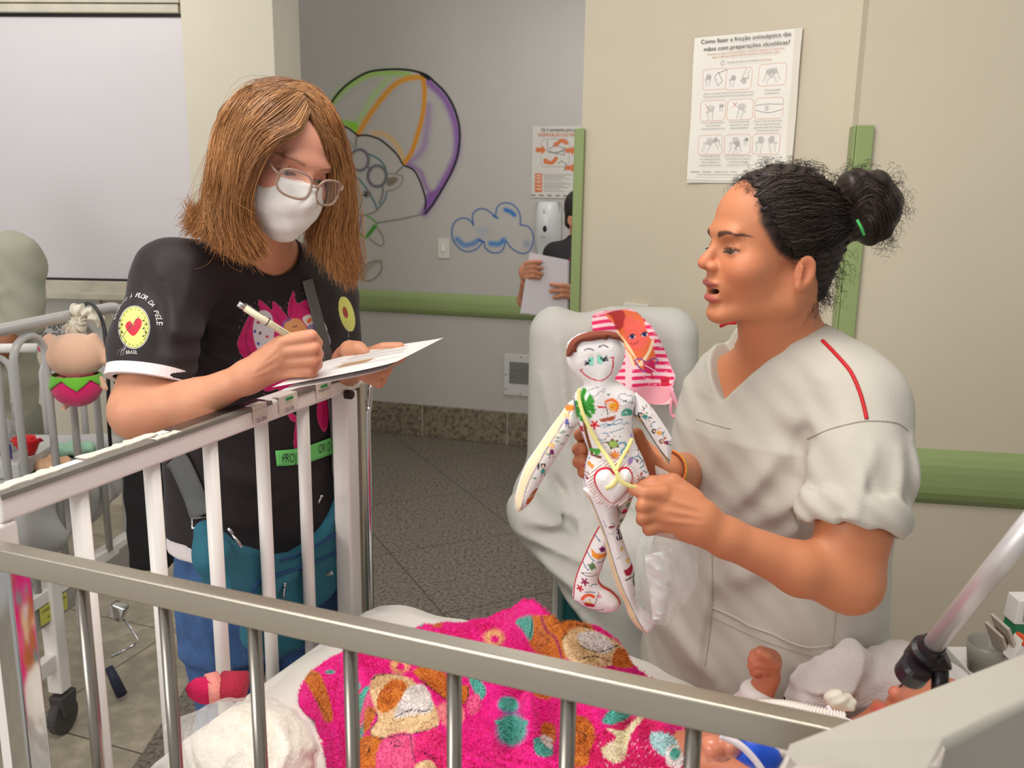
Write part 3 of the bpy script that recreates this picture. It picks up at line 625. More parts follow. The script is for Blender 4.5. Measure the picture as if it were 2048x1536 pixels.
    gr = (84, 160, 40); Q.line(f([(392, 978), (430, 1000), (452, 1035), (420, 1080), (388, 1112)]), 3, gr, 1.4, curve=5); Q.line(f([(388, 1112), (345, 1078)]), 3.4, gr, 1.4); Q.line(f([(440, 1042), (400, 1095)]), 7, (60, 138, 40), 4)
    Q.line(f([(455, 1050), (490, 1105), (490, 1150), (460, 1152), (408, 1112)]), 2.2, br, 1, curve=6)
    Q.line([(f([(423, 1305)])[0][0] + 24 * math.cos(t) * math.cos(-0.75) - 15.5 * math.sin(t) * math.sin(-0.75), f([(423, 1305)])[0][1] + 24 * math.cos(t) * math.sin(-0.75) + 15.5 * math.sin(t) * math.cos(-0.75)) for t in np.linspace(0, 6.283, 40)], 2.8, br, 1.2)
    Q.line(f([(375, 1345), (400, 1290), (455, 1250), (480, 1250)]), 7, (150, 140, 118), 7, curve=5, op=0.8); Q.line(f([(365, 1255), (385, 1268)]), 2.4, br, 1); Q.line(f([(318, 1302), (358, 1318)]), 2.4, br, 1)
wallpaint('bear_mural', 'wall painting of a teddy bear in goggles hanging from a green orange and purple parachute', 'mural', (640, 120, 940, 590), mural, 0.0032, (186, 182, 176))
def cloud(Q):
    k = 2.478; f = lambda L: [(880 + x / k, 240 + y / k) for x, y in L]; b = (36, 92, 160)
    Q.line(f([(85, 590), (120, 620), (165, 612), (185, 598)]), 10, (70, 125, 185), 10, curve=5, op=0.9); Q.line(f([(250, 612), (290, 615), (315, 595)]), 10, (60, 125, 190), 10, curve=5); Q.line(f([(325, 445), (350, 455), (368, 470)]), 9, (30, 110, 180), 7, curve=5)
    Q.ell(f([(215, 550)])[0], 12, 9, (165, 170, 182), 0, 0.8, op=0.8); Q.ell(f([(430, 615)])[0], 8, 8, (140, 152, 175), 0, 0.9, op=0.8)
    for L in ([(215, 600), (180, 640), (130, 652), (90, 630), (62, 585), (62, 530), (85, 495), (120, 486), (150, 498), (165, 522)], [(165, 522), (162, 470), (190, 442), (230, 445), (275, 478)], [(275, 478), (285, 430), (320, 410), (365, 422), (395, 465), (398, 520)],
              [(398, 520), (440, 530), (462, 575), (455, 630), (425, 660), (385, 655), (350, 630), (328, 600)], [(195, 590), (218, 608), (225, 635), (262, 658), (305, 650), (325, 605)]): Q.line(f(L), 2.6, b, 1.4, curve=7)
    Q.line(f([(265, 475), (285, 485)]), 4, b, 1.4); Q.line(f([(195, 595), (218, 606)]), 4, b, 1.4)
wallpaint('cloud_mural', 'wall painting of a white cloud outlined in blue beside the light switch', 'mural', (895, 395, 1075, 515), cloud, 0.0032, (186, 182, 176))
# ============================================================ children's bed in the foreground
M_white = mat('white_bed_enamel', (238, 233, 228), 0.35, bump=0.06, bscale=30, var=0.03)
M_steel = mat('brushed_steel', (196, 188, 174), 0.36, 1.0, bump=0.06, bscale=300, stretch=(1, 1, 8), var=0.04)
M_barsteel = mat('satin_steel_bar', (150, 144, 136), 0.3, 1.0, bump=0.04, bscale=200, stretch=(1, 1, 0.05))
M_chrome = mat('polished_steel', (200, 200, 200), 0.1, 1.0)
M_tapeg = mat('grey_tape', (112, 108, 100), 0.3, var=0.2, vscale=25)
M_tapew = mat('torn_white_tape', (222, 212, 200), 0.6, var=0.05, vscale=30, bump=0.2, bscale=60)
M_sheet = mat('white_bed_sheet', (224, 220, 212), 0.85, bump=0.12, bscale=14, var=0.02)
ZE = 1.21
ea = PZ(0, 993, ZE); eb = PZ(735, 736, ZE); ed = (eb - ea).normalized(); en = Vector((ed.y, -ed.x, 0))   # en: towards the mattress
sa = PZ(0, 1098, 1.175); sb_ = PZ(1700, 1467, 1.175); sd = (sb_ - sa).normalized(); sn = Vector((sd.y, -sd.x, 0))  # sn: towards the viewer
bed = thing('hospital_bed', up((ea + eb) / 2, 0), 'white and steel barred children\'s bed in the foreground', 'bed')
m_ = MB(); m_.beam(ea - ed * 0.0 - en * 0.02 - Vector((0, 0, 0.017)), eb - en * 0.02 - Vector((0, 0, 0.017)), 0.04, 0.034); m_.build('end_rail', M_white, bed, bevel=0.005)
p_ = PP(20, 1100, ea, eb) - en * 0.018; m_ = MB(); m_.beam(up(p_, 0.1), up(p_, ZE - 0.034), 0.032, 0.034, up=en); m_.build('end_post', M_white, bed, bevel=0.005)
p_ = PP(705, 800, ea, eb) - en * 0.018; m_ = MB(); m_.beam(up(p_, 0.1), up(p_, ZE - 0.034), 0.04, 0.038, up=en); m_.build('end_post', M_white, bed, bevel=0.006)
m_ = MB(); c_ = PP(689, 788, ea, eb) + en * 0.003; m_.lathe(c_, [(0.009, 0), (0.009, 0.012), (0.007, 0.015)], 16, en); m_.build('knob', mat('dark_bolt', (60, 52, 48), 0.35, 0.6), bed, smooth=False)
for q in [(177, 965), (322, 915), (438, 870), (540, 840), (622, 805)]:
    p_ = PP(q[0], q[1], ea, eb) - en * 0.018; m_ = MB(); m_.tube([up(p_, 0.6), up(p_, ZE - 0.03)], 0.0115, 16); m_.build('bar', M_white, bed, smooth=True)
m_ = MB(); m_.beam(up(ea, 0.6) - en * 0.018, up(eb, 0.6) - en * 0.018, 0.03, 0.03); m_.build('lower_rail', M_white, bed, bevel=0.004)
# tape along the top of the end rail: pieces of different length, some torn
tp = MB(); L_ = (eb - ea).length
def tape(t0, t1, w0, w1, M, nm, z=0.0012, down=0.0, jag=0.0):
    m_ = MB(); n = 14; r = random.Random(int(t0 * 1000)); pt = []
    for k in range(n + 1):
        t = t0 + (t1 - t0) * k / n; j = (r.random() - 0.5) * jag
        pt.append(ea + ed * (t * L_) - en * (w1 + j) + Vector((0, 0, z)))
    for k in range(n, -1, -1):
        t = t0 + (t1 - t0) * k / n; j = (r.random() - 0.5) * jag * 0.6
        pt.append(ea + ed * (t * L_) - en * (w0 + j) + Vector((0, 0, z)))
    V = []; F = []
    for k in range(n + 1): V += [pt[k], pt[2 * n + 1 - k], pt[2 * n + 1 - k] + Vector((0, 0, 0)) - Vector((0, 0, down + 0.002)) + en * (0.0015 if down else 0)]
    for k in range(n): F += [(3 * k, 3 * k + 1, 3 * k + 4, 3 * k + 3), (3 * k + 1, 3 * k + 2, 3 * k + 5, 3 * k + 4)]
    m_.add(V, F); o = m_.build(nm, M, bed); s_ = o.modifiers.new('s', 'SOLIDIFY'); s_.thickness = 0.0006; return o
tape(0.0, 0.62, -0.001, 0.017, M_tapeg, 'grey_tape', 0.0015, 0.004)
tape(0.36, 0.62, 0.012, 0.034, mat('black_tape', (40, 38, 38), 0.25, var=0.2, vscale=30), 'dark_tape', 0.002)
tape(0.66, 0.92, -0.001, 0.016, M_tapeg, 'grey_tape', 0.0015, 0.006)
tape(0.01, 0.12, 0.012, 0.03, M_tapew, 'torn_tape', 0.0032, 0, 0.006); tape(0.17, 0.33, 0.018, 0.034, M_tapew, 'torn_tape', 0.0032, 0, 0.008)
tape(0.30, 0.36, 0.0, 0.012, M_tapew, 'torn_tape', 0.003, 0, 0.006)
for t0, t1 in ((0.555, 0.60), (0.64, 0.705), (0.775, 0.835), (0.93, 0.985)): tape(t0, t1, -0.002, 0.012, M_tapew, 'paper_label', 0.003, 0.026)
M_hand = mat('violet_ink', (92, 76, 120), 0.7)
et = lambda t, dz: ea + ed * (t * L_) + en * 0.005 + Vector((0, 0, dz))
textmesh([('25.04', et(0.56, -0.024), ed, (0, 0, 1), 0.009, 0.026, 'LEFT'), ('25.04', et(0.655, -0.024), ed, (0, 0, 1), 0.009, 0.026, 'LEFT'), ('Bloqueio 24.04', et(0.78, -0.012), ed, (0, 0, 1), 0.008, 0.036, 'LEFT'), ('Desl. Remoção a Guar', et(0.935, -0.01), ed, (0, 0, 1), 0.008, 0.04, 'LEFT')], 'handwriting', M_hand, bed)
for t in (0.66, 0.79):
    m_ = MB(); m_.box(et(t + 0.012, -0.003) + en * 0.0004, (0.02, 0.0008, 0.005), Matrix.Rotation(math.atan2(ed.y, ed.x), 3, 'Z')); m_.build('green_mark', mat('green_marker', (50, 150, 75), 0.6), bed)
# lowered far side rail uprights beside the far post
pg = PP(722, 900, ea, eb) + ed * 0.012
m_ = MB(); m_.beam(up(pg, 0.6) + en * -0.005, up(pg, 1.19) + en * -0.005, 0.018, 0.012, up=en); m_.build('guide_channel', M_steel, bed, bevel=0.002)
m_ = MB(); pr = P(737, 900, 1.66); m_.tube(cr([up(pr, 0.62), up(pr, 1.1), up(pr, 1.145) + ed * 0.006, up(pr, 1.19) + ed * 0.012], 5), 0.0055, 12); m_.build('guide_rod', M_chrome, bed, smooth=True)
# near side rail in steel
m_ = MB(); m_.beam(sa - sd * 0.08 - sn * 0.010 - Vector((0, 0, 0.014)), sb_ - sd * 0.0 - sn * 0.010 - Vector((0, 0, 0.013)), 0.020, 0.026); m_.build('side_rail', M_steel, bed, bevel=0.0018)
for q in [(137, 1166), (305, 1202), (486, 1243), (681, 1288), (893, 1340), (1126, 1390), (1382, 1450)]:
    p_ = PP(q[0], q[1], sa, sb_) - sn * 0.016; m_ = MB(); m_.tube([up(p_, 0.72), up(p_, 1.155)], 0.0068, 16); m_.build('steel_bar', M_barsteel, bed, smooth=True)
p_ = PP(6, 1140, sa, sb_) - sn * 0.016; m_ = MB(); m_.beam(up(p_, 0.55) - sd * 0.01, up(p_, 1.16) - sd * 0.01, 0.03, 0.03, up=sn); m_.build('side_post', M_chrome, bed, bevel=0.004)
m_ = MB(); m_.beam(up(sa, 0.72) - sn * 0.016, up(sb_, 0.72) - sn * 0.016, 0.03, 0.028); m_.build('side_lower_rail', M_steel, bed, bevel=0.004)
# mattress support and legs
far_l = PZ(735, 1180, 0.79); nr_l = PZ(310, 1536, 0.72); far_r = far_l + sd * 1.3; nr_r = up(sb_, 0.79) - sn * 0.05 + sd * 0.5
fr = MB(); q4 = [up(ea, 0) - en * -0.03, up(sb_, 0) + sd * 0.5 - sn * 0.04, up(sb_, 0) + sd * 0.5 - sn * 0.62, up(eb, 0) + en * 0.03]
fr.hexa([up(v, 0.58) for v in q4], [up(v, 0.62) for v in q4]); fr.build('mattress_support', M_white, bed, bevel=0.004)
for v in q4:
    m_ = MB(); m_.beam(up(v, 0.0), up(v, 0.6), 0.04, 0.04, up=sd); m_.build('leg', M_white, bed, bevel=0.004)
# headboard in the lower right corner
hb = MB()
t_ = [PZ(1530, 1560, 1.185), PZ(1581, 1502, 1.20), PZ(2048, 1299, 1.20), PZ(2300, 1190, 1.20), PZ(2300, 1290, 1.20), PZ(2048, 1409, 1.20), PZ(1892, 1490, 1.20), PZ(1850, 1580, 1.185)]
hb.add([tuple(v) for v in t_] + [tuple(up(v, 0.75)) for v in t_], [(0, 1, 2, 3, 4, 5, 6, 7)] + [(i, 8 + i, 8 + (i + 1) % 8, (i + 1) % 8) for i in range(8)] + [tuple(reversed(range(8, 16)))])
hbo = hb.build('headboard', mat('beige_bed_plastic', (176, 171, 159), 0.45, bump=0.04, bscale=80, var=0.02), None, bevel=0.008, seg=4, loc=up(t_[5], 0.7)); hbo.parent = bed; hbo.location = hbo.location - bed.location; hbo['label'] = 'beige plastic headboard with rounded corner'
cap = MB(); a_ = PZ(1500, 1545, 1.203); cap.add([tuple(PZ(1581, 1502, 1.202)), tuple(PZ(1812, 1402, 1.202)), tuple(PZ(1860, 1440, 1.203)), tuple(PZ(1893, 1492, 1.202)), tuple(PZ(1884, 1545, 1.19)), tuple(PZ(1540, 1560, 1.19))], [(0, 1, 2, 3, 4, 5)])
co = cap.build('corner_cap', mat('pale_corner_plastic', (178, 168, 160), 0.4, var=0.02), bed); s_ = co.modifiers.new('s', 'SOLIDIFY'); s_.thickness = 0.01; b_ = co.modifiers.new('b', 'BEVEL'); b_.width = 0.004; b_.segments = 3
cl_ = MB(); cl_.tube([PZ(2000, 1536, 1.06), PZ(2030, 1500, 1.07)], 0.006, 8); cl_.build('clip', M_tapew, bed)
# mattress with a loose sheet
def drape(name, corners, nu, nv, zf, M, th, parent=None, paintf=None, wob=None, label=None, loc=None, off=None):
    """cloth over a four-cornered patch; zf(u, v, x, y) gives the height; th its thickness"""
    c = [np.array(v, float) for v in corners]; u, v = np.meshgrid(np.linspace(0, 1, nu), np.linspace(0, 1, nv), indexing='ij')
    uu = u[..., None]; vv = v[..., None]; p = c[0] * (1 - uu) * (1 - vv) + c[1] * uu * (1 - vv) + c[2] * uu * vv + c[3] * (1 - uu) * vv
    if off: p = p + off(u, v)
    p[..., 2] = zf(u, v, p[..., 0], p[..., 1]); V = p.reshape(-1, 3)
    i = np.arange(nu * nv).reshape(nu, nv); F = np.stack([i[:-1, :-1], i[1:, :-1], i[1:, 1:], i[:-1, 1:]], -1).reshape(-1, 4)
    n1 = (V[F[:, 1]] - V[F[:, 0]]); n2 = (V[F[:, 3]] - V[F[:, 0]])
    if np.cross(n1, n2)[:, 2].mean() < 0: F = F[:, ::-1]
    o = mkobj(name, V, F, M, parent, True, label, col=paintf(V, u.ravel(), v.ravel()) if paintf else None, loc=loc)
    if th: s_ = o.modifiers.new('s', 'SOLIDIFY'); s_.thickness = th; s_.offset = -1
    return o
mt = thing('mattress', up((far_l + nr_r) / 2, 0.62), 'mattress under a loose white sheet inside the barred bed', 'mattress')
m_ = MB(); mc = [up(ea, 0) + en * 0.05 + sd * 0.02, up(sb_, 0) - sn * 0.06 + sd * 0.45, up(sb_, 0) - sn * 0.6 + sd * 0.45, up(eb, 0) + en * 0.012 - sn * 0.0]
mc = [up(nr_l, 0) + en * 0.02, mc[1], up(far_l, 0) + sd * 1.25, up(far_l, 0)]
m_.hexa([up(v, 0.62) for v in mc], [up(v, 0.765) for v in mc]); m_.build('mattress_core', M_sheet, mt, bevel=0.03, seg=4)
def zsh(u, v, x, y):
    e = np.minimum(np.minimum(u, 1 - u) * 6, np.minimum(v, 1 - v) * 5); r = 0.79 - 0.06 * np.exp(-e * 4.5)
    return r + 0.004 * np.sin(u * 23 + v * 9) * np.cos(v * 17) + 0.006 * np.exp(-((v - 0.86 + 0.1 * u) / 0.03) ** 2) + 0.004 * np.sin(u * 60 + np.sin(v * 8) * 3) * np.exp(-((v - 0.92) / 0.05) ** 2)
drape('bed_sheet', [mc[0] - sd * 0.015 + sn * 0.02, mc[1] + sn * 0.02, mc[2] - sn * 0.02, mc[3] - sd * 0.012 - sn * 0.02], 120, 80, zsh, M_sheet, 0.003, mt)
# ============================================================ grey tubular cot behind, on the left
M_cot = mat('grey_cot_enamel', (186, 184, 182), 0.3, var=0.02)
cot = thing('tubular_cot', up(P(120, 900, 2.5), 0), 'grey tubular cot with looped bars at the left edge', 'cot')
c0 = P(-60, 671, 2.15); c1 = P(187, 622, 2.62); cdv = Vector((c1.x - c0.x, c1.y - c0.y, 0)).normalized(); zc = c1.z
ck = lambda q, y=0: PP(q, y, c0, c1)
c0 = up(c0, zc); c1 = up(c1, zc); far = P(262, 1090, 2.76); zb = 0.55
m_ = MB(); m_.tube(cr([c0 - cdv * 0.3, c0, c1, c1 + cdv * 0.09 + Vector((0.01, 0, -0.004)), Vector((P(236, 640, 2.72).x, 2.72, zc - 0.03)), Vector((P(246, 700, 2.73).x, 2.73, zc - 0.1)), Vector((P(262, 1000, 2.74).x, 2.74, 0.8)), Vector((far.x, 2.75, 0.42))], 8), 0.0165, 16); m_.build('top_rail', M_cot, cot, smooth=True)
ZF = 0.45
def hoop(pa, pb, ztop, M, r=0.0105):
    a = up(pa, 0); b = up(pb, 0); d = (b - a); w = d.length; rr = w * 0.5; pts = [up(a, ZF), up(a, ztop - rr)] + [a + d * (0.5 - 0.5 * math.cos(t)) + Vector((0, 0, ztop - rr + rr * math.sin(t))) for t in np.linspace(0.2, math.pi - 0.2, 9)] + [up(b, ztop - rr), up(b, ZF)]
    m_ = MB(); m_.tube(pts, r, 12); return m_
hz = zc - 0.03
for (xa, xb, y) in ((-75, -5, 760), (31, 96, 760), (142, 190, 760)):
    pa = ck(xa, y); pb = ck(xb, y); hoop(pa, pb, hz, M_cot).build('looped_bar', M_cot, cot, smooth=True)
# far side of the cot
cx = Vector((-0.62, 0.02, 0)); f0 = c0 + cx; f1 = c1 + cx * 1.0
fy = P(120, 700, 3.05); fa = P(-60, 698, 2.95); fb = P(75, 706, 2.98)
m_ = MB(); m_.tube([up(fa, P(0, 697, 2.96).z), up(fb, P(0, 697, 2.96).z)], 0.016, 12); m_.build('far_rail', mat('white_cot_enamel', (222, 220, 216), 0.3), cot, smooth=True)
for xa, xb in ((-50, 24), (85, 163)):
    hoop(P(xa, 760, 2.96), P(xb, 760, 3.0), P(0, 715, 2.96).z, M_cot).build('looped_bar', M_cot, cot, smooth=True)
# base frame
for (q0_, q1_, w_) in (((40, 1195, 2.22), (275, 1085, 2.78), 0.035), ((10, 1130, 2.2), (268, 1050, 2.75), 0.0)):
    if w_:
        a = P(*q0_); b = P(*q1_); a.z = b.z = (a.z + b.z) / 2; m_ = MB(); m_.beam(a, b, w_, 0.04); m_.build('base_frame', M_white, cot, bevel=0.005)
a = P(60, 1240, 2.25); b = P(125, 1205, 2.4); b.z = a.z; m_ = MB(); m_.beam(a - cdv * 0.2, b + cdv * 0.4, 0.03, 0.085); m_.build('base_frame', mat('grey_frame', (165, 160, 155), 0.4), cot, bevel=0.004)
ll = P(90, 1230, 2.26); ln_ = Vector((cdv.y, -cdv.x, 0))
m_ = MB(); m_.beam(a + cdv * 0.02 + ln_ * 0.0165 + Vector((0, 0, -0.002)), a + cdv * 0.13 + ln_ * 0.0165 + Vector((0, 0, -0.002)), 0.002, 0.05); lab = m_.build('yellow_label', mat('yellow_sticker', (205, 205, 95), 0.5), cot)
textmesh([('CARGA DE TRABALHO', a + cdv * 0.025 + ln_ * 0.018 + Vector((0, 0, 0.008)), cdv, (0, 0, 1), 0.011, 0.1, 'LEFT'), ('= 180 kg', a + cdv * 0.045 + ln_ * 0.018 + Vector((0, 0, -0.018)), cdv, (0, 0, 1), 0.018, 0.05, 'LEFT')], 'lettering', M_ink, lab)
lg = P(112, 1300, 2.33); ft = P(118, 1380, 2.33)
m_ = MB(); m_.beam(up(lg, 0.5), up(lg, ft.z), 0.045, 0.045, up=cdv); m_.build('leg', M_white, cot, bevel=0.005)
g1 = up(lg, 0.235); m_ = MB(); m_.beam(g1 - cdv * 0.3, g1, 0.03, 0.05); m_.build('base_frame', M_white, cot, bevel=0.005)
M_rub = mat('grey_rubber', (70, 66, 66), 0.6)
wc = Vector((lg.x, lg.y, 0.055)); cs = MB(); cs.lathe(wc - ln_ * 0.014, [(0.02, -0.002), (0.05, 0), (0.055, 0.006), (0.055, 0.022), (0.05, 0.028), (0.02, 0.03)], 24, ln_); w_ = cs.build('caster', M_rub, cot, smooth=False)
cs = MB(); cs.prism([wc + Vector((0, 0, 0)) - cdv * 0.02 - ln_ * 0.02, wc + cdv * 0.03 - ln_ * 0.02, up(wc, 0.125) + cdv * 0.04 - ln_ * 0.02, up(wc, 0.125) - cdv * 0.03 - ln_ * 0.02], ln_, 0.045); cs.build('caster_fork', M_rub, w_, bevel=0.006)
ct = MB(); ct.lathe(Vector((far.x, 2.75, 0.33)), [(0.02, 0), (0.02, 0.07)], 16); ct.build('rail_socket', M_white, cot, smooth=False)
ct = MB(); ct.lathe(Vector((far.x, 2.75, 0.40)), [(0.022, 0), (0.024, 0.004), (0.024, 0.014), (0.018, 0.017)], 16); ct.build('rail_collar', M_rub, cot)
m_ = MB(); lb = P(170, 1215, 2.4); m_.box(lb, (0.03, 0.07, 0.09), Matrix.Rotation(0.2, 3, 'Z')); m_.build('bracket', M_white, cot, bevel=0.006)
m_ = MB(); h0_ = P(236, 1222, 2.55); m_.box(h0_, (0.05, 0.04, 0.05), Matrix.Rotation(0.4, 3, 'Y')); crk = m_.build('crank_housing', M_chrome, cot, bevel=0.008)
m_ = MB(); m_.tube([P(248, 1238, 2.55), P(276, 1278, 2.55), P(268, 1290, 2.53), P(222, 1314, 2.5)], 0.0045, 8); m_.build('crank_rod', M_chrome, crk, smooth=True)
m_ = MB(); m_.tube([P(218, 1335, 2.5), P(232, 1365, 2.5), P(244, 1390, 2.5)], [0.012, 0.016, 0.017], 12); m_.build('crank_grip', mat('navy_plastic', (40, 44, 66), 0.5), crk, smooth=True)
# cot mattress
cm = thing('cot_mattress', P(60, 1020, 2.75), 'pale grey bedding hanging over the edge of the grey cot', 'mattress')
def fm(p):
    d = rbox(p, (P(60, 1000, 2.72)).to_tuple(), (0.30, 0.42, 0.13), 0.05, np.array(Matrix.Rotation(-0.05, 3, 'Z')))
    return d - crease(p, [(P(110, 930, 2.5), P(130, 1100, 2.5), 0.02, 0.01), (P(190, 940, 2.6), P(170, 1080, 2.6), 0.015, 0.01), (P(230, 950, 2.6), P(200, 1080, 2.6), 0.015, 0.012)], (1, 2))
mz = P(60, 905, 2.6).z; mx_ = c1.x
def fm2(p):
    c = A((mx_ - 0.33, 2.5, mz - 0.115)); q = p - c
    d = rbox(p, c, (0.30, 0.34, 0.115), 0.06); return d - 0.012 * np.sin(q[:, 1] * 22 + np.sin(q[:, 2] * 14) * 1.5) * smst(0.1, 0.3, q[:, 0]) - 0.006 * np.sin(q[:, 2] * 40 + q[:, 1] * 15)
cm.location = (mx_ - 0.33, 2.5, mz - 0.24)
sdfobj('bedding', fm2, (mx_ - 0.7, 2.0, mz - 0.3), (mx_ + 0.02, 2.9, mz + 0.05), 0.01, mat('grey_bedding', (186, 184, 182), 0.8, bump=0.1, bscale=20), cm)
# ---- things lying on the cot
def bottle(loc, s, label):
    b = thing('plastic_bottle', loc, label, 'bottle'); loc = Vector(loc)
    m_ = MB(); m_.lathe(loc, [(0.0, 0), (0.022 * s, 0), (0.024 * s, 0.01), (0.024 * s, 0.07 * s), (0.016 * s, 0.09 * s), (0.009 * s, 0.1 * s)], 20); m_.build('bottle_body', mat('clear_plastic', (215, 218, 220), 0.15, trans=0.6, alpha=0.8), b, smooth=True)
    m_ = MB(); m_.lathe(loc + Vector((0, 0, 0.098 * s)), [(0.011 * s, 0), (0.011 * s, 0.03 * s), (0.009 * s, 0.033 * s)], 20); m_.build('cap', mat('white_cap', (232, 230, 226), 0.3), b, smooth=False); return b
bx_ = lambda px, Y: Vector((P(px, 900, Y).x, Y, mz + 0.002))
tray = thing('plastic_tray', bx_(45, 2.42), 'pale plastic tray holding a bottle and a red rose on the grey cot', 'tray')
m_ = MB(); t0 = bx_(40, 2.42); m_.hexa([t0 + Vector(v) for v in ((-0.13, -0.08, 0), (0.04, -0.08, 0), (0.04, 0.08, 0), (-0.13, 0.08, 0))], [t0 + Vector(v) for v in ((-0.14, -0.09, 0.05), (0.045, -0.09, 0.05), (0.045, 0.09, 0.05), (-0.14, 0.09, 0.05))]); m_.build('tray_body', mat('frosted_plastic', (190, 190, 188), 0.3), tray, bevel=0.006)
bottle(bx_(5, 2.42) + Vector((0, 0, 0.05)), 1.15, 'clear bottle with white cap in the tray on the grey cot')
pn_ = thing('marker_pen', bx_(20, 2.37) + Vector((0, 0, 0.05)), 'blue capped pen standing in the tray on the grey cot', 'pen'); m_ = MB(); m_.tube([bx_(19, 2.37) + Vector((0, 0, 0.05)), bx_(19, 2.37) + Vector((0, 0, 0.09))], 0.005, 10); m_.build('pen_cap', mat('blue_plastic', (50, 62, 150), 0.4), pn_, smooth=True); m_ = MB(); m_.tube([bx_(19, 2.37) + Vector((0, 0, 0.048)), bx_(19, 2.37) + Vector((0.001, 0, 0.052))], 0.004, 10); m_.build('pen_body', M_white, pn_)
bag = thing('clear_bag', bx_(34, 2.46) + Vector((0, 0, 0.03)), 'crumpled clear bag behind the red rose on the grey cot', 'bag')
bp_ = bx_(34, 2.46)
sdfobj('bag_film', lambda p: chain(p, [bp_ + Vector((-0.01, 0, 0.05)), bp_ + Vector((0, 0, 0.11)), bp_ + Vector((0.012, 0, 0.15)), bp_ + Vector((0.012, 0, 0.19))], [0.028, 0.022, 0.009, 0.014], 0.01) - 0.003 * np.sin(p[:, 0] * 300 + p[:, 2] * 120), bp_ + Vector((-0.06, -0.05, 0)), bp_ + Vector((0.06, 0.05, 0.22)), 0.003, mat('clear_film', (200, 196, 194), 0.12, trans=0.5, alpha=0.75), bag)
rs = bx_(55, 2.36) + Vector((0, 0, 0.085)); ro = thing('fabric_rose', rs, 'red cloth rose in the tray on the grey cot', 'flower')
m_ = MB(); V = []; F = []
for k in range(7):
    a0 = k * 0.9; r0 = 0.014 + 0.0035 * k; n = len(m_.v)
    pts = []
    for i in range(7):
        for j in range(4):
            th = a0 + (i / 6 - 0.5) * 2.2; z = (j / 3) * 0.05 - 0.02; rr = r0 * (0.5 + 0.5 * math.sin(min(j / 3, 1) * 1.5)) * (1 + 0.25 * (j == 3)); pts.append(rs + Vector((rr * math.cos(th), rr * math.sin(th), z - (0.012 if j == 3 and i in (0, 6) else 0))))
    m_.add(pts, [(i * 4 + j, i * 4 + j + 1, (i + 1) * 4 + j + 1, (i + 1) * 4 + j) for i in range(6) for j in range(3)])
o_ = m_.build('petals', mat('red_satin', (205, 28, 36), 0.5), ro, smooth=True); s_ = o_.modifiers.new('s', 'SOLIDIFY'); s_.thickness = 0.002
m_ = MB(); m_.prism([rs + Vector(v) for v in ((-0.01, 0, -0.02), (-0.035, 0, -0.045), (-0.02, 0, -0.05), (0.0, 0, -0.035))], (0, 1, 0), 0.002); m_.build('leaf', mat('green_leaf', (50, 120, 55), 0.5), ro)
for k, (px, Y, sx, c, lb_) in enumerate(((100, 2.45, 0.05, (205, 165, 130), 'folded tan cloth on the grey cot beside the rose'), (150, 2.6, 0.06, (160, 205, 175), 'pale green packet lying on the grey cot'))):
    q = bx_(px, Y); o_ = sdfobj('folded_cloth' if k == 0 else 'wrapped_packet', lambda p: ell(p, q + Vector((0, 0, 0.012)), (sx, 0.05, 0.02)) - 0.004 * np.sin(p[:, 0] * 120 + p[:, 1] * 90), q + Vector((-0.1, -0.1, -0.02)), q + Vector((0.1, 0.1, 0.06)), 0.004, mat('cloth_%d' % k, c, 0.8), loc=q); tag(o_, lb_, 'cloth' if k == 0 else 'packet')
# ---- black cable on the cot and glove knot
cb = MB(); cb.tube(cr([P(168, 612, 2.56), P(176, 606, 2.54), P(190, 614, 2.5), P(204, 640, 2.46), P(212, 680, 2.44), P(216, 740, 2.44), P(217, 790, 2.44), P(218, 850, 2.46), P(222, 905, 2.5)], 8), 0.0052, 10)
tag(cb.build('power_cable', mat('black_rubber', (22, 22, 24), 0.35), smooth=True, loc=P(200, 640, 2.46)), 'black cable looped over the top rail of the grey cot', 'cable')
kn = P(160, 640, 2.52)
M_latex = mat('cream_latex', (228, 222, 205), 0.45, bump=0.2, bscale=40)
def fk(p):
    d = chain(p, [kn + Vector((-0.012, 0, 0.028)), kn + Vector((0.0, -0.012, 0.03)), kn + Vector((0.035, 0, 0.02)), kn + Vector((0.055, 0, -0.004))], [0.014, 0.016, 0.014, 0.014], 0.006)
    d = su(d, chain(p, [kn, kn + Vector((-0.008, -0.02, -0.02)), kn + Vector((-0.005, -0.02, -0.05))], [0.02, 0.024, 0.012], 0.01), 0.008)
    q = p - A(kn); return d - 0.004 * np.sin(np.arctan2(q[:, 2], q[:, 0] + 1e-6) * 11) - 0.002 * np.sin(q[:, 0] * 500)
tag(sdfobj('latex_glove', fk, kn + Vector((-0.07, -0.07, -0.09)), kn + Vector((0.1, 0.05, 0.07)), 0.0025, M_latex, loc=kn), 'cream latex glove knotted round the grey cot rail', 'glove')
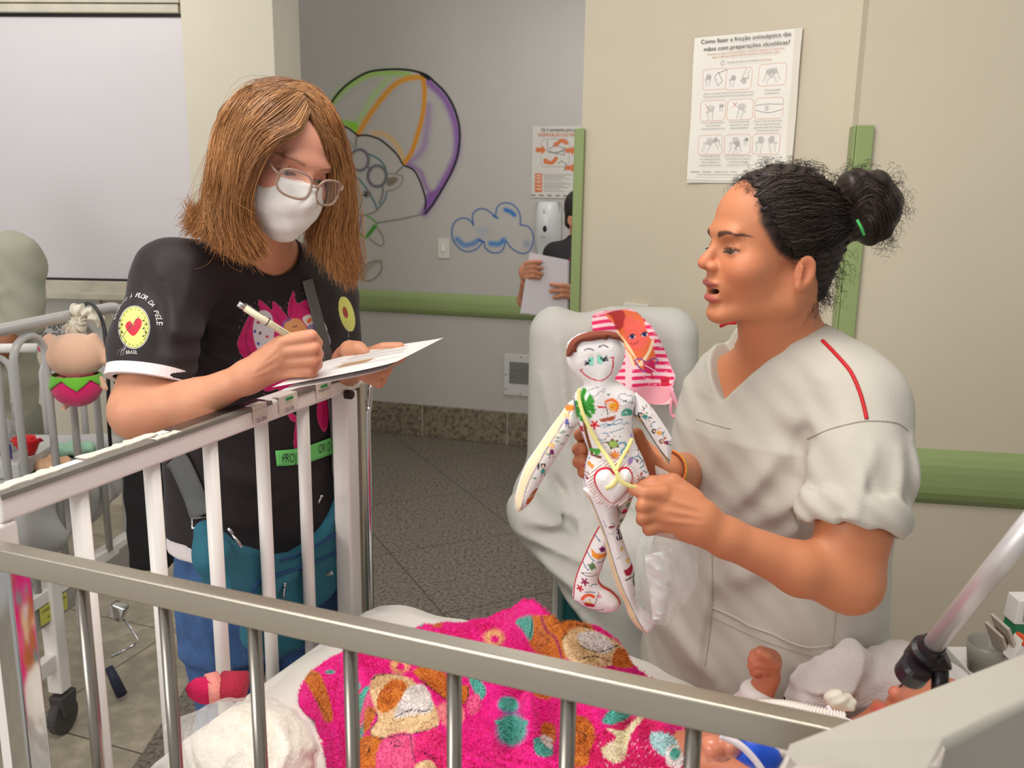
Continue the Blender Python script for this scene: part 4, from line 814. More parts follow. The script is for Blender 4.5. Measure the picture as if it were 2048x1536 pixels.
# ---- plush toy
pl = P(148, 735, 2.44); R_ = S(1, 2.44)
toy = thing('plush_pig', pl, 'peach plush toy in a pink strawberry suit hanging on the grey cot', 'plush toy')
W2 = lambda x, y, dy=0: P(x, y, 2.44 + dy)
fb_ = lambda p: su(su(ell(p, W2(150, 710), (60 * R_, 46 * R_, 44 * R_)), rcone(p, W2(100, 680), W2(70, 712), 13 * R_, 11 * R_), 0.008), rcone(p, W2(186, 678), W2(214, 718), 12 * R_, 13 * R_), 0.008)
def fbody(p):
    d = fb_(p)
    for a, b, ra, rb in (((200, 760), (212, 775), 9, 8), ((95, 770), (92, 788), 8, 8), ((142, 802), (125, 820), 6, 5)): d = su(d, rcone(p, W2(*a), W2(*b, -0.03 if a[0] == 142 else 0), ra * R_, rb * R_), 0.006)
    return su(d, ell(p, W2(153, 780), (44 * R_, 36 * R_, 30 * R_)), 0.005)
M_pl = mat('plush_peach', (232, 185, 155), 0.95, sheen=0.6, bump=0.3, bscale=250)
lo_, hi_ = W2(45, 840, -0.14), W2(238, 640, 0.14)
sdfobj('plush_body', fbody, (lo_.x, 2.28, lo_.z), (hi_.x, 2.6, hi_.z), 0.004, M_pl, toy)
sdfobj('strawberry_suit', lambda p: np.maximum(ell(p, W2(153, 770), (50 * R_, 44 * R_, 44 * R_)), p[:, 2] - W2(150, 752).z - 0.004 * np.sin(p[:, 0] * 130)), (lo_.x, 2.28, lo_.z), (hi_.x, 2.6, hi_.z), 0.004, mat('plush_pink', (226, 22, 110), 0.9, sheen=0.5, bump=0.25, bscale=250), toy)
cz = W2(150, 750).z
sdfobj('leaf_collar', lambda p: np.maximum(np.abs(ell(p, W2(153, 770), (52 * R_, 46 * R_, 46 * R_))) - 0.003, np.maximum(p[:, 2] - cz - 0.004, cz - 0.006 - 0.028 * np.abs(np.mod(np.arctan2(p[:, 1] - 2.44, p[:, 0] - W2(153, 700).x) * 1.6, 2) - 1) - p[:, 2])), (lo_.x, 2.28, lo_.z), (hi_.x, 2.6, hi_.z), 0.003, mat('plush_green', (110, 190, 50), 0.9, sheen=0.4), toy)
for a, b in (((96, 690), (82, 700)), ((192, 682), (206, 700))):
    m_ = MB(); m_.tube([W2(*a, 0.018), W2(*b, 0.018)], [0.011, 0.012], 10); m_.build('ear_lining', mat('ear_pink_%d' % a[0], (215, 40, 90), 0.9), toy, smooth=True)
# ---- black bag hanging beside the cot
bk = P(300, 1010, 2.35); tag(sdfobj('black_bag', lambda p: rbox(p, bk, (0.055, 0.05, 0.18), 0.02) - 0.0015 * np.sin(p[:, 2] * 60 + p[:, 0] * 40), bk + Vector((-0.1, -0.1, -0.2)), bk + Vector((0.1, 0.1, 0.2)), 0.006, mat('black_nylon', (14, 13, 15), 0.8), loc=bk), 'black bag between the grey cot and the woman in the black shirt', 'bag')
m_ = MB(); m_.tube([bk + Vector((-0.03, 0, 0.16)), Vector((far.x + 0.03, 2.70, 0.93)), Vector((far.x, 2.74, 0.95))], 0.006, 6, flat=0.4); m_.build('strap', mat('black_strap', (20, 20, 22), 0.7), [o for o in bpy.data.objects if o.name == 'black_bag'][0], smooth=True)
# ============================================================ recliner under a pale sheet
ch = thing('recliner_chair', up(P(1220, 1000, 2.1), 0), 'teal recliner under a loose pale sheet beside the woman in grey scrubs', 'chair')
M_cover = mat('pale_cover_cloth', (192, 190, 182), 0.85, bump=0.1, bscale=22, var=0.015)
cX = P(1222, 800, 2.12)
zt2 = P(1220, 655, 2.12).z
def fchair(p):
    tilt = (zt2 - p[:, 2]) * -0.16; q = p.copy(); q[:, 1] += tilt * -1.0
    d = rbox(q, (P(1226, 800, 2.12).x, 2.16, zt2 - 0.27), (0.205, 0.07, 0.315), 0.07)
    d = ss(d, ell(q, (P(1170, 600, 2.1).x, 2.12, zt2 + 0.12), (0.05, 0.3, 0.085)), 0.05)
    arm = chain(p, [P(1068, 985, 2.12), P(1050, 1015, 1.98), P(1062, 1042, 1.9)], [0.045, 0.035, 0.032], 0.03)
    d = su(d, arm, 0.07)
    zseat = P(1150, 1060, 1.95).z
    d = su(d, rbox(p, (P(1285, 1060, 1.95).x, 1.97, zseat - 0.07), (0.15, 0.17, 0.08), 0.05), 0.07)
    d = su(d, rcone(p, P(1105, 1030, 2.04), P(1190, 1062, 1.98), 0.055, 0.06), 0.05)
    # sheet pulled diagonally down to the floor side
    d = su(d, chain(p, [P(1062, 1045, 1.93), P(1130, 1120, 1.86), P(1205, 1200, 1.8), P(1235, 1330, 1.8)], [0.03, 0.04, 0.04, 0.04]), 0.06)
    d = su(d, rbox(p, (P(1330, 1200, 1.85).x, 1.87, zseat - 0.2), (0.14, 0.06, 0.26), 0.05), 0.09)
    c = [(P(1150, 1010, 2.05), P(1120, 690, 2.05), 0.011, 0.011), (P(1165, 1010, 2.05), P(1165, 760, 2.05), 0.009, 0.009), (P(1140, 1000, 2.05), P(1085, 760, 2.05), 0.012, 0.009), (P(1190, 1020, 2.05), P(1205, 830, 2.05), 0.01, 0.009),
         (P(1060, 1000, 2), P(1150, 1012, 2), 0.012, 0.014), (P(1030, 1025, 2), P(1180, 1060, 2), 0.01, 0.01), (P(1045, 1055, 2), P(1185, 1120, 2), 0.012, 0.01), (P(1080, 1095, 2), P(1200, 1190, 2), 0.012, 0.01), (P(1250, 1000, 2), P(1300, 1250, 2), 0.014, 0.009), (P(1100, 960, 2), P(1140, 1010, 2), 0.014, -0.014)]
    return d - 1.2 * crease(p, c)
lo_ = P(1000, 1340, 1.75); sdfobj('sheet_cover', fchair, (P(1005, 900, 2.0).x, 1.72, 0.35), (P(1420, 900, 2.2).x + 0.03, 2.36, zt2 + 0.1), 0.008, M_cover, ch)
m_ = MB(); q = P(1150, 1200, 1.98); m_.hexa([Vector((q.x - 0.035, 1.9, 0.08)), Vector((q.x + 0.42, 1.9, 0.08)), Vector((q.x + 0.42, 2.3, 0.08)), Vector((q.x - 0.035, 2.3, 0.08))], [Vector((q.x - 0.035, 1.9, 0.72)), Vector((q.x + 0.42, 1.9, 0.72)), Vector((q.x + 0.42, 2.3, 0.72)), Vector((q.x - 0.035, 2.3, 0.72))]); m_.build('chair_base', mat('teal_vinyl', (22, 98, 105), 0.4, bump=0.1, bscale=50), ch, bevel=0.02)
m_ = MB(); a = P(1112, 1150, 1.9); b = P(1118, 1250, 1.9); m_.beam(up(a, a.z), up(a, 0.1), 0.012, 0.025, up=(0, 1, 0)); m_.build('hanging_hem', M_cover, ch, bevel=0.003)
for dx, dy in ((-0.02, 1.92), (0.4, 1.92), (-0.02, 2.28), (0.4, 2.28)):
    m_ = MB(); m_.lathe((q.x + dx, dy, 0), [(0.02, 0), (0.025, 0.02), (0.02, 0.085)], 12); m_.build('foot', M_rub, ch)
# ---- striped cloth with a face print hung over the chair
M_cloth = mat('striped_print_cloth', attr=True, rough=0.85, bump=0.1, bscale=200)
def hang(name, outline, Yf, res, paintf, M, label, cat, th=0.003, z_amp=0.004, bgc=(238, 200, 205), group=None):
    o_ = np.array(outline, float); o_ = cr(o_, 6, True); lo = o_.min(0); hi = o_.max(0); nu = int((hi[0] - lo[0]) / res); nv = int((hi[1] - lo[1]) / res)
    u, v = np.meshgrid(np.linspace(lo[0], hi[0], nu + 1), np.linspace(lo[1], hi[1], nv + 1)); uv = np.stack([u.ravel(), v.ravel()], 1)
    V = np.array([P(a, b, Yf(a, b)) for a, b in uv]); i = np.arange(len(uv)).reshape(nv + 1, nu + 1); F = np.stack([i[:-1, :-1], i[1:, :-1], i[1:, 1:], i[:-1, 1:]], -1).reshape(-1, 4)
    ins = inpoly(uv, o_); d = dline(uv, np.vstack([o_, o_[:1]])); keep = ins | (d < res * 0.6); F = F[keep[F].all(1)]
    Q = Paint(uv, bgc); paintf(Q); used = np.unique(F); mp_ = np.full(len(V), -1); mp_[used] = np.arange(len(used))
    o = mkobj(name, V[used], mp_[F], M, None, True, col=Q.c[used], loc=tuple(V[used].mean(0))); s_ = o.modifiers.new('s', 'SOLIDIFY'); s_.thickness = th; s_.offset = -1
    return tag(o, label, cat, group)
def stripes(Q):
    k = 3.072; f = lambda L: [(1000 + x / k, 600 + y / k) for x, y in L]
    pk = (222, 38, 96)
    for i in range(11):
        y = 70 + i * 44; x0 = 580 + i * 14; x1 = 800 + i * 30
        for a, b in (((560, y + 30), (760, y + 12)), ((820, y + 16), (1060, y + 6 + i))):
            Q.line(f([a, ((a[0] + b[0]) / 2, (a[1] + b[1]) / 2 - 6), b]), 7.4, pk, 1.2, curve=5)
    r = random.Random(3)
    for i in range(160): x, y = r.uniform(580, 1060), r.uniform(70, 540); Q.line(f([(x, y), (x + r.uniform(8, 26), y - 4)]), 1.2, (238, 190, 200), 0.8)
    Q.fill(f([(640, 75), (760, 60), (860, 90), (900, 180), (945, 300), (950, 380), (880, 430), (820, 380), (760, 280), (720, 170)]), (226, 106, 62), 1, curve=6)
    Q.fill(f([(640, 70), (750, 62), (770, 140), (720, 190), (690, 110)]), (170, 40, 40), 2, curve=5)
    Q.fill(f([(770, 110), (850, 130), (900, 190), (905, 260), (850, 310), (800, 280), (765, 200)]), (228, 96, 84), 2, curve=6)
    for a, b in (((720, 190), (820, 400)), ((740, 220), (840, 380)), ((940, 250), (870, 400)), ((925, 300), (850, 400))): Q.line(f([a, ((a[0] + b[0]) / 2 + 8, (a[1] + b[1]) / 2), b]), 5, (242, 214, 170), 2, curve=5)
    Q.line(f([(730, 190), (780, 300), (830, 360)]), 2, (222, 130, 50), 1, curve=5)
    for c in ((812, 225), (888, 212)): Q.ell(f([c])[0], 6.5, 4.5, (240, 225, 220), -0.2); Q.ell(f([c])[0], 4.6, 4.6, (40, 36, 90), 0); Q.line(f([(c[0] - 24, c[1] + 6), (c[0], c[1] - 16), (c[0] + 22, c[1] - 6)]), 1.8, (30, 20, 30), 0.8, curve=4)
    Q.line(f([(800, 268), (830, 270), (852, 250)]), 1.5, (120, 30, 40), 0.8, curve=4); Q.line(f([(845, 150), (852, 130)]), 2, (250, 120, 100), 1)
    Q.line(f([(830, 370), (860, 420), (900, 440), (940, 400), (970, 370), (940, 360), (900, 380), (860, 360), (830, 370)]), 2.5, (110, 60, 150), 1, curve=5); Q.fill(f([(880, 370), (900, 390), (935, 368), (955, 410), (930, 450), (890, 440)]), (200, 30, 90), 1, curve=4); Q.line(f([(890, 400), (960, 440)]), 1.6, (240, 220, 235), 0.8); Q.line(f([(930, 450), (940, 485)]), 3, (200, 40, 70), 1)
    Q.fill(f([(985, 480), (1040, 470), (1040, 535), (990, 525)]), (205, 28, 60), 0.6); Q.line(f([(1000, 500), (1028, 492)]), 1.4, (120, 20, 40), 0.6)
    Q.line(f([(560, 90), (620, 85), (700, 60), (800, 52), (850, 55), (930, 130), (1010, 280), (1060, 430), (1080, 445)]), 4.5, (240, 160, 178), 1, curve=6)
    Q.line(f([(700, 520), (800, 548), (900, 535), (1040, 535), (1070, 500)]), 4.5, (240, 160, 178), 1, curve=6)
    Q.fill(f([(820, 552), (900, 538), (1040, 540), (1060, 570), (1020, 630), (930, 640), (850, 610)]), (232, 158, 170), 1, curve=5)
hang('striped_cloth', [(1186, 630), (1230, 620), (1262, 618), (1282, 632), (1305, 655), (1325, 690), (1342, 732), (1350, 752), (1346, 775), (1350, 795), (1338, 808), (1300, 808), (1272, 796), (1255, 785), (1215, 775), (1195, 740), (1190, 690)],
     lambda a, b: 2.055 + 0.012 * math.sin((a + b * 0.4) * 0.055) - 0.00035 * (b - 620) + 0.09 * max(0, (660 - b) / 45.0) ** 2, 1.1, stripes, M_cloth, 'pink striped cloth with a printed face hung over the pale chair back', 'cloth')
m_ = MB(); m_.tube(cr([P(1342, 782, 1.985), P(1350, 800, 1.98), P(1356, 820, 1.98), P(1352, 832, 1.98), P(1344, 830, 1.98), P(1342, 815, 1.98), P(1344, 800, 1.985)], 6), 0.0025, 8, flat=2.0); tag(m_.build('cloth_loop', mat('pink_binding', (238, 160, 175), 0.8), smooth=True, loc=P(1350, 800, 1.98)), 'pink binding loop dangling from the striped cloth', 'loop')
# ---- bedside things on the right edge
sh = thing('bedside_shelf', P(2030, 1330, 1.5), 'low white bedside shelf partly hidden behind the headboard', 'shelf')
q = P(2040, 1320, 1.55); m_ = MB(); m_.box((P(1955, 1300, 1.5).x + 0.15, q.y - 0.02, q.z - 0.02), (0.3, 0.16, 0.03)); m_.build('shelf_top', M_white, sh, bevel=0.004)
m_ = MB(); m_.box((q.x + 0.1, q.y - 0.02, (q.z - 0.035) / 2), (0.12, 0.14, q.z - 0.036)); m_.build('shelf_leg', M_white, sh, bevel=0.004)
zq = q.z - 0.004
def bxy(px, Y): return Vector((P(px, 1300, Y).x, Y, zq))
cp_ = bxy(1975, 1.52); c_ = thing('frosted_cup', cp_, 'frosted plastic cup on the bedside shelf', 'cup'); m_ = MB(); m_.lathe(cp_, [(0.03, 0), (0.034, 0.03), (0.037, 0.055), (0.034, 0.054), (0.03, 0.03)], 20); m_.build('cup_body', mat('frosted_cup_plastic', (170, 165, 155), 0.3, alpha=0.8), c_, smooth=True)
b0 = bxy(2045, 1.55); tz = P(2030, 1192, 1.55).z; gz = P(2030, 1240, 1.55).z; g2 = P(2030, 1262, 1.55).z
pk_ = thing('wipes_packet', b0, 'white and green packet standing on the bedside shelf', 'packet')
for z0_, z1_, M_, n_ in ((g2, gz, mat('green_print', (38, 118, 78), 0.5), 'green_band'), (gz, tz, M_white, 'packet_body')):
    m_ = MB(); m_.hexa([Vector((b0.x - 0.035, 1.53, z0_)), Vector((b0.x + 0.08, 1.53, z0_)), Vector((b0.x + 0.08, 1.57, z0_)), Vector((b0.x - 0.035, 1.57, z0_))], [Vector((b0.x - 0.031, 1.53, z1_)), Vector((b0.x + 0.08, 1.53, z1_ + 0.004)), Vector((b0.x + 0.08, 1.57, z1_ + 0.004)), Vector((b0.x - 0.031, 1.57, z1_))]); m_.build(n_, M_, pk_, bevel=0.003)
m_ = MB(); m_.box((b0.x - 0.0 + 0.03, 1.529, (gz + tz) / 2 - 0.002), (0.1, 0.002, (tz - gz) * 0.62)); m_.build('window_print', mat('grey_print', (150, 155, 150), 0.6, var=0.2, vscale=90), pk_)
m_ = MB(); m_.box((b0.x + 0.02, 1.55, (g2 + zq) / 2), (0.08, 0.035, g2 - zq)); m_.build('lower_body', M_white, pk_, bevel=0.003)
for k, (pa, pb) in enumerate((((1988, 1258), (2005, 1308)), ((2000, 1242), (2022, 1304)))):
    a = P(*pa, 1.5 - 0.015 * k); b = P(*pb, 1.5 - 0.015 * k); m_ = MB(); m_.beam(a, b, 0.06, 0.006, up=(1, 0, 0.4)); tag(m_.build('paper_box', mat('pale_card_%d' % k, (196, 184, 170), 0.6), bevel=0.001, loc=b), ('narrow pale carton leaning left of the green packet' if k == 0 else 'narrow pale carton leaning against the green packet'), 'carton', None)
bt = P(2040, 1300, 1.46); bo = thing('small_box', bt, 'small white box with orange corner on the bedside shelf', 'box'); m_ = MB(); m_.box((bt.x, bt.y, bt.z), (0.03, 0.03, 0.045), Matrix.Rotation(0.4, 3, 'Y')); m_.build('box_body', M_white, bo, bevel=0.002)
m_ = MB(); m_.box((bt.x + 0.008, bt.y - 0.002, bt.z + 0.018), (0.03, 0.03, 0.014), Matrix.Rotation(0.4, 3, 'Y')); m_.build('orange_flap', mat('orange_card', (226, 82, 30), 0.5), bo, bevel=0.002)
# ---- pole with black clamp
po_ = thing('support_pole', PZ(1850, 1400, 1.1), 'slanted aluminium pole in a black clamp above the headboard', 'pole')
a = P(1848, 1312, 0.80); b = P(2120, 975, 0.66)
m_ = MB(); m_.tube([a, b], 0.0095, 24); m_.build('pole_tube', mat('anodised_aluminium', (214, 208, 208), 0.42, 0.7), po_, smooth=True)
M_clamp = mat('black_clamp_plastic', (32, 24, 30), 0.35)
dd = (b - a).normalized(); cl = MB(); cl.lathe(a - dd * 0.012, [(0.014, 0), (0.0165, 0.003), (0.0165, 0.024), (0.0125, 0.027), (0.0115, 0.036)], 24, dd); cl.build('clamp_collar', M_clamp, po_, smooth=False)
c2 = P(1828, 1340, 0.795); cl = MB(); cl.lathe(c2 - dd * 0.012, [(0.012, 0), (0.0155, 0.003), (0.0155, 0.02), (0.012, 0.024)], 24, dd); cl.build('clamp_body', M_clamp, po_)
cl = MB(); cl.tube([P(1840, 1335, 0.795), P(1868, 1325, 0.79), P(1893, 1318, 0.785)], [0.009, 0.0085, 0.0105], 16); cl.build('clamp_knob', M_clamp, po_, smooth=True)
cl = MB(); cl.tube([P(1880, 1330, 0.79), P(1880, 1372, 0.785), P(1876, 1440, 0.78)], 0.008, 12); cl.build('clamp_stem', M_clamp, po_, smooth=True)
# ============================================================ people: shared anatomy
def smooth01(x): return np.clip(x, 0, 1)
class Head:
    """head in its own coordinates, millimetres: x to the side, y forward, z up, origin between the ears at eye height"""
    def __init__(s, origin, f, u=(0, 0, 1), scale=1.0, mouth=0.0, lid=0.3, slim=1.0, ys=1.0, eary=0.0):
        s.ys = ys; s.eary = eary
        s.o = Vector(origin); s.R = frame(f, u); s.k = scale / 1000.0; s.mouth = mouth; s.lid = lid; s.slim = slim
        s.Rn = A(s.R); s.on = A(s.o)
    def loc(s, p): return ((p - s.on) @ s.Rn) / f32(s.k) / A((1, s.ys, 1))
    def w(s, x, y, z): return s.o + s.R @ (Vector((x, y * s.ys, z)) * s.k)
    def sdf(s, p):
        q = s.loc(p); sx = q[:, 0].copy(); q[:, 0] = np.abs(q[:, 0]) / s.slim; m = s.mouth
        d = ell(q, (0, 14, 38), (73, 97, 75))
        d = su(d, ell(q, (0, 58, -34), (58, 60, 70)), 26)
        d = su(d, rcone(q, (50, -2, -48), (45, 12, -76), 19, 15), 22)
        d = su(d, rcone(q, (43, 14, -78 - m * 0.3), (13, 100, -92 - m * 0.4), 14, 14), 18)
        d = su(d, ell(q, (0, 108, -93 - m * 0.5), (19, 15, 14)), 14)
        d = su(d, ell(q, (36, 82, -28), (27, 27, 24)), 18)
        d = su(d, ell(q, (0, 102, 24), (46, 15, 13)), 14)
        d = su(d, ell(q, (0, 105, -56), (28, 19, 26)), 14)
        d = ss(d, ell(q, (34, 118, 2), (17, 15, 11)), 11)
        d = su(d, rcone(q, (0, 110, 8), (0, 127, -14), 7.5, 8.5), 9)
        d = su(d, ell(q, (0, 131, -20), (10.5, 11, 9.5)), 7)
        d = su(d, ell(q, (12.5, 121, -25), (7.5, 11, 7.5)), 5)
        d = ss(d, ell(q, (6.5, 129, -31), (3.6, 6, 4)), 2)
        # eyelids
        e = ell(q, (32, 93, 1), (15, 15, 14.2)); lo = 5.0 * (1 - s.lid)
        sl = (q[:, 0] - 32) / 15.0; up_ = 1.5 + lo * (1 - sl * sl) - 4 * s.lid; dn = -3.2 * (1 - sl * sl) - 1.5
        op = np.maximum(np.maximum(q[:, 2] - up_, dn - q[:, 2]), np.maximum(np.abs(q[:, 0] - 32.5) - 13.5, 98 - q[:, 1]))
        d = su(d, e, 5); d = ss(d, op, 1.2)
        d = np.maximum(d, -ell(q, (32, 93, 1), (12.6, 12.6, 12.6)))
        # lips
        d = su(d, ell(q, (0, 119.5, -50 + m * 0.1), (23, 10.5, 6.2)), 5)
        d = su(d, ell(q, (0, 117, -66 - m * 0.8), (20, 10.5, 7.2)), 5)
        d = ss(d, ell(q, (0, 122, -49), (2.2, 9, 3)), 5)
        cv = ell(q, (0, 118, -58.0 - m * 0.35), (22, 20, 0.8 + m * 0.62)); d = ss(d, cv, 2.0)
        d = ss(d, ell(q, (0, 130, -80 - m * 0.6), (18, 8, 5)), 8)
        # ear
        R = np.array(Matrix.Rotation(0.28, 3, 'Z') @ Matrix.Rotation(0.22, 3, 'X'))
        q = (q - A((66, s.eary - 10, -33))) / 0.84 + A((66, -10, -33)); ear = ell(q, (75, -12, -33), (6.5, 19, 31), R)
        ear = ss(ear, ell(q, (82, -10, -30), (7, 12, 20), R), 3)
        ear = su(ear, rcone(q, (77, -2, -50), (79, -4, -22), 3.2, 3.2), 3); ear = su(ear, ell(q, (74, -4, -57), (5, 9, 9)), 5)
        d = su(d, ear, 5)
        return d * f32(s.k)
def bvh(o):
    from mathutils.bvhtree import BVHTree
    me = o.data; off = base(o); return BVHTree.FromPolygons([v.co + off for v in me.vertices], [tuple(p.vertices) for p in me.polygons])
def ray(t, px, py, off=0.0):
    d = (FW * FPX + RT * (px - 1024) + UP * (768 - py)).normalized(); h = t.ray_cast(Vector((0, 0, CAMZ)), d)
    if h[0] is None: return None
    n = h[1] if h[1].dot(d) < 0 else -h[1]
    return h[0] + n * off
def stick(t, v, off):
    h = t.find_nearest(Vector(v)); n = h[1]
    if (Vector((0, 0, CAMZ)) - h[0]).dot(n) < 0: n = -n
    return h[0] + n * off
def pix(V):
    D = V - np.array((0, 0, CAMZ)); z = D @ np.array(FW); return np.stack([1024 + FPX * (D @ np.array(RT)) / z, 768 - FPX * (D @ np.array(UP)) / z], 1)
def eyes(H, parent, look=(0, 0), iris=(90, 60, 40)):
    for s_ in (-1, 1):
        c = H.w(32 * s_, 93, 1); k = H.k; n = 24; V = []; C = []
        g = H.R @ Vector((look[0] * 0.02, 1, look[1] * 0.02)).normalized(); q = g.to_track_quat('Z', 'Y').to_matrix()
        for i in range(n + 1):
            for j in range(n):
                a = math.pi * i / n; b = 2 * math.pi * j / n; V.append(c + q @ Vector((math.sin(a) * math.cos(b), math.sin(a) * math.sin(b), math.cos(a))) * 12.3 * k)
                C.append(lin((14, 10, 10)) if a < 0.2 else lin(iris) if a < 0.52 else lin((226, 214, 206)))
        F = np.array([[i * n + j, i * n + (j + 1) % n, (i + 1) * n + (j + 1) % n, (i + 1) * n + j] for i in range(n) for j in range(n)])[:, ::-1]
        mkobj('eye', np.array([tuple(v) for v in V]), F, M_eye, parent, True, col=np.array(C))
M_eye = mat('eye_surface', attr=True, rough=0.1, var=0.01)
def strands(name, guides, n, M, parent, r0=0.0011, r1=0.0004, jit=0.006, clump=0.004, seg=14, curl=0.0, cf=30, seed=1, wob=0.004, lenvar=0.12, colf=None, sides=3):
    """hair: each strand is interpolated between neighbouring guide curves"""
    r = np.random.default_rng(seed); G = [cr(g, 6) for g in guides]; L = 60
    G = np.array([np.stack([np.interp(np.linspace(0, 1, L), np.linspace(0, 1, len(g)), g[:, k]) for k in range(3)], 1) for g in G])
    s_ = r.uniform(0, len(G) - 1.001, n); i0 = s_.astype(int); fr = (s_ - i0)[:, None, None]
    C = G[i0] * (1 - fr) + G[i0 + 1] * fr
    t1 = 1 - r.uniform(0, lenvar, n); tt = np.linspace(0, 1, seg)[None] * t1[:, None] * (L - 1)
    a = np.clip(tt.astype(int), 0, L - 2); f_ = (tt - a)[..., None]; k = np.arange(n)[:, None]
    p = C[k, a] * (1 - f_) + C[k, a + 1] * f_
    t = np.linspace(0, 1, seg)[None, :, None]
    off = r.normal(0, 1, (n, 1, 3)); ck = (s_ * 37).astype(int) % 53; co = r.normal(0, 1, (53, 1, 3))[ck]
    p = p + off * jit * (0.25 + 0.75 * t) + co * clump * t
    ph = r.uniform(0, 6.28, (n, 1, 3)); fq = r.uniform(0.7, 1.3, (n, 1, 1)); p = p + np.sin(t * 6 * fq + ph) * wob * t
    if curl:
        am = curl * r.uniform(0.3, 1.3, (n, 1, 1)); w = cf * fq * t + ph[:, :, :1]
        p = p + am * t ** 0.5 * np.concatenate([np.cos(w), np.sin(w) * 0.7, np.sin(w)], 2)
    T = np.gradient(p, axis=1); T /= np.linalg.norm(T, axis=2, keepdims=True) + 1e-9
    u = np.cross(T, np.array([0.3, 0.9, 0.2])); u /= np.linalg.norm(u, axis=2, keepdims=True) + 1e-9; w = np.cross(T, u)
    rad = (r0 * (1 - t) + r1 * t) * r.uniform(0.6, 1.4, (n, 1, 1)); V = []
    for j in range(sides):
        th = 2 * math.pi * j / sides; V.append(p + rad * (u * math.cos(th) + w * math.sin(th)))
    V = np.stack(V, 2).reshape(-1, 3)
    b = (np.arange(n)[:, None] * seg + np.arange(seg - 1)[None]) * sides; F = []
    for j in range(sides): j2 = (j + 1) % sides; F.append(np.stack([b + j, b + j2, b + j2 + sides, b + j + sides], -1).reshape(-1, 4))
    col = None
    if colf is not None:
        col = np.repeat(colf(r, n, seg), sides, axis=1).reshape(-1, 3)
    return mkobj(name, V, np.concatenate(F), M, parent, True, col=col)
def hairmat(name, rough=0.45, spec=0.5):
    M = mat(name, attr=True, rough=rough, var=0.1, vscale=60, spec=spec); return M
def leg_chain(p, hip, knee, ankle, toe, r=(0.085, 0.06, 0.05)):
    d = su(rcone(p, hip, knee, r[0], r[1]), rcone(p, knee, ankle, r[1], r[2]), 0.02); return d
def shoe(parent, ankle, fwd, M):
    a = Vector((ankle[0], ankle[1], 0)); f = Vector(fwd).normalized()
    sdfobj('shoe', lambda p: np.maximum(su(rcone(p, a + f * -0.03 + Vector((0, 0, 0.045)), a + f * 0.14 + Vector((0, 0, 0.03)), 0.045, 0.035), rcone(p, a + Vector((0, 0, 0.04)), a + Vector((0, 0, 0.09)), 0.04, 0.045), 0.03), 0.004 - p[:, 2]), a + Vector((-0.22, -0.22, -0.01)), a + Vector((0.22, 0.22, 0.15)), 0.007, M, parent)

def decal(name, t, box, step, paintf, M, parent, off=0.0006, ok=None):
    """print on cloth: a fine skin lying on the surface, only where it is coloured"""
    xs = np.arange(box[0], box[2] + step, step); ys = np.arange(box[1], box[3] + step, step); gx, gy = np.meshgrid(xs, ys); q = np.stack([gx.ravel(), gy.ravel()], 1)
    Q = Paint(q, (200, 200, 200)); paintf(Q); need = Q.m.reshape(gx.shape); nd = need.copy(); nd[1:] |= need[:-1]; nd[:, 1:] |= need[:, :-1]; nd[:-1] |= need[1:]; nd[:, :-1] |= need[:, 1:]
    V = {}; vs = []; idx = np.full(gx.shape, -1)
    for i, j in np.argwhere(nd):
        h = ray(t, gx[i, j], gy[i, j], off)
        if h is not None and (ok is None or ok(h)): idx[i, j] = len(vs); vs.append((tuple(h), i * gx.shape[1] + j))
    F = np.stack([idx[:-1, :-1], idx[1:, :-1], idx[1:, 1:], idx[:-1, 1:]], -1).reshape(-1, 4); mm = np.stack([need[:-1, :-1], need[1:, :-1], need[1:, 1:], need[:-1, 1:]], -1).reshape(-1, 4)
    F = F[(F >= 0).all(1) & (mm.sum(1) >= 3)]; VV = np.array([v[0] for v in vs]); cc = Q.c[[v[1] for v in vs]]
    e = np.linalg.norm(VV[F[:, 0]] - VV[F[:, 2]], axis=1); F = F[e < 0.02]; u = np.unique(F); mp_ = np.full(len(VV), -1); mp_[u] = np.arange(len(u))
    return mkobj(name, VV[u], mp_[F], M, parent, True, col=cc[u])
# ============================================================ woman in grey scrubs
NU = thing('person', up(P(1520, 1300, 1.38), 0), 'woman with a curly dark bun in pale grey scrubs holding the embroidered doll', 'person')
M_skinN = mat('tan_skin', attr=True, rough=0.5, sss=0.12, bump=0.05, bscale=180, var=0.05)
HN = Head(P(1567, 492, 1.30), (-0.975, -0.20, -0.04), (0.04, 0, 1), 0.95, mouth=8.0, lid=0.85, ys=0.96, eary=16)
def hN(x, y, z=0): return HN.w(z, (1590 - x) * 0.73, (502 - y) * 0.73)
TN = np.array(frame((-0.72, -0.69, 0)))[:2, :2]
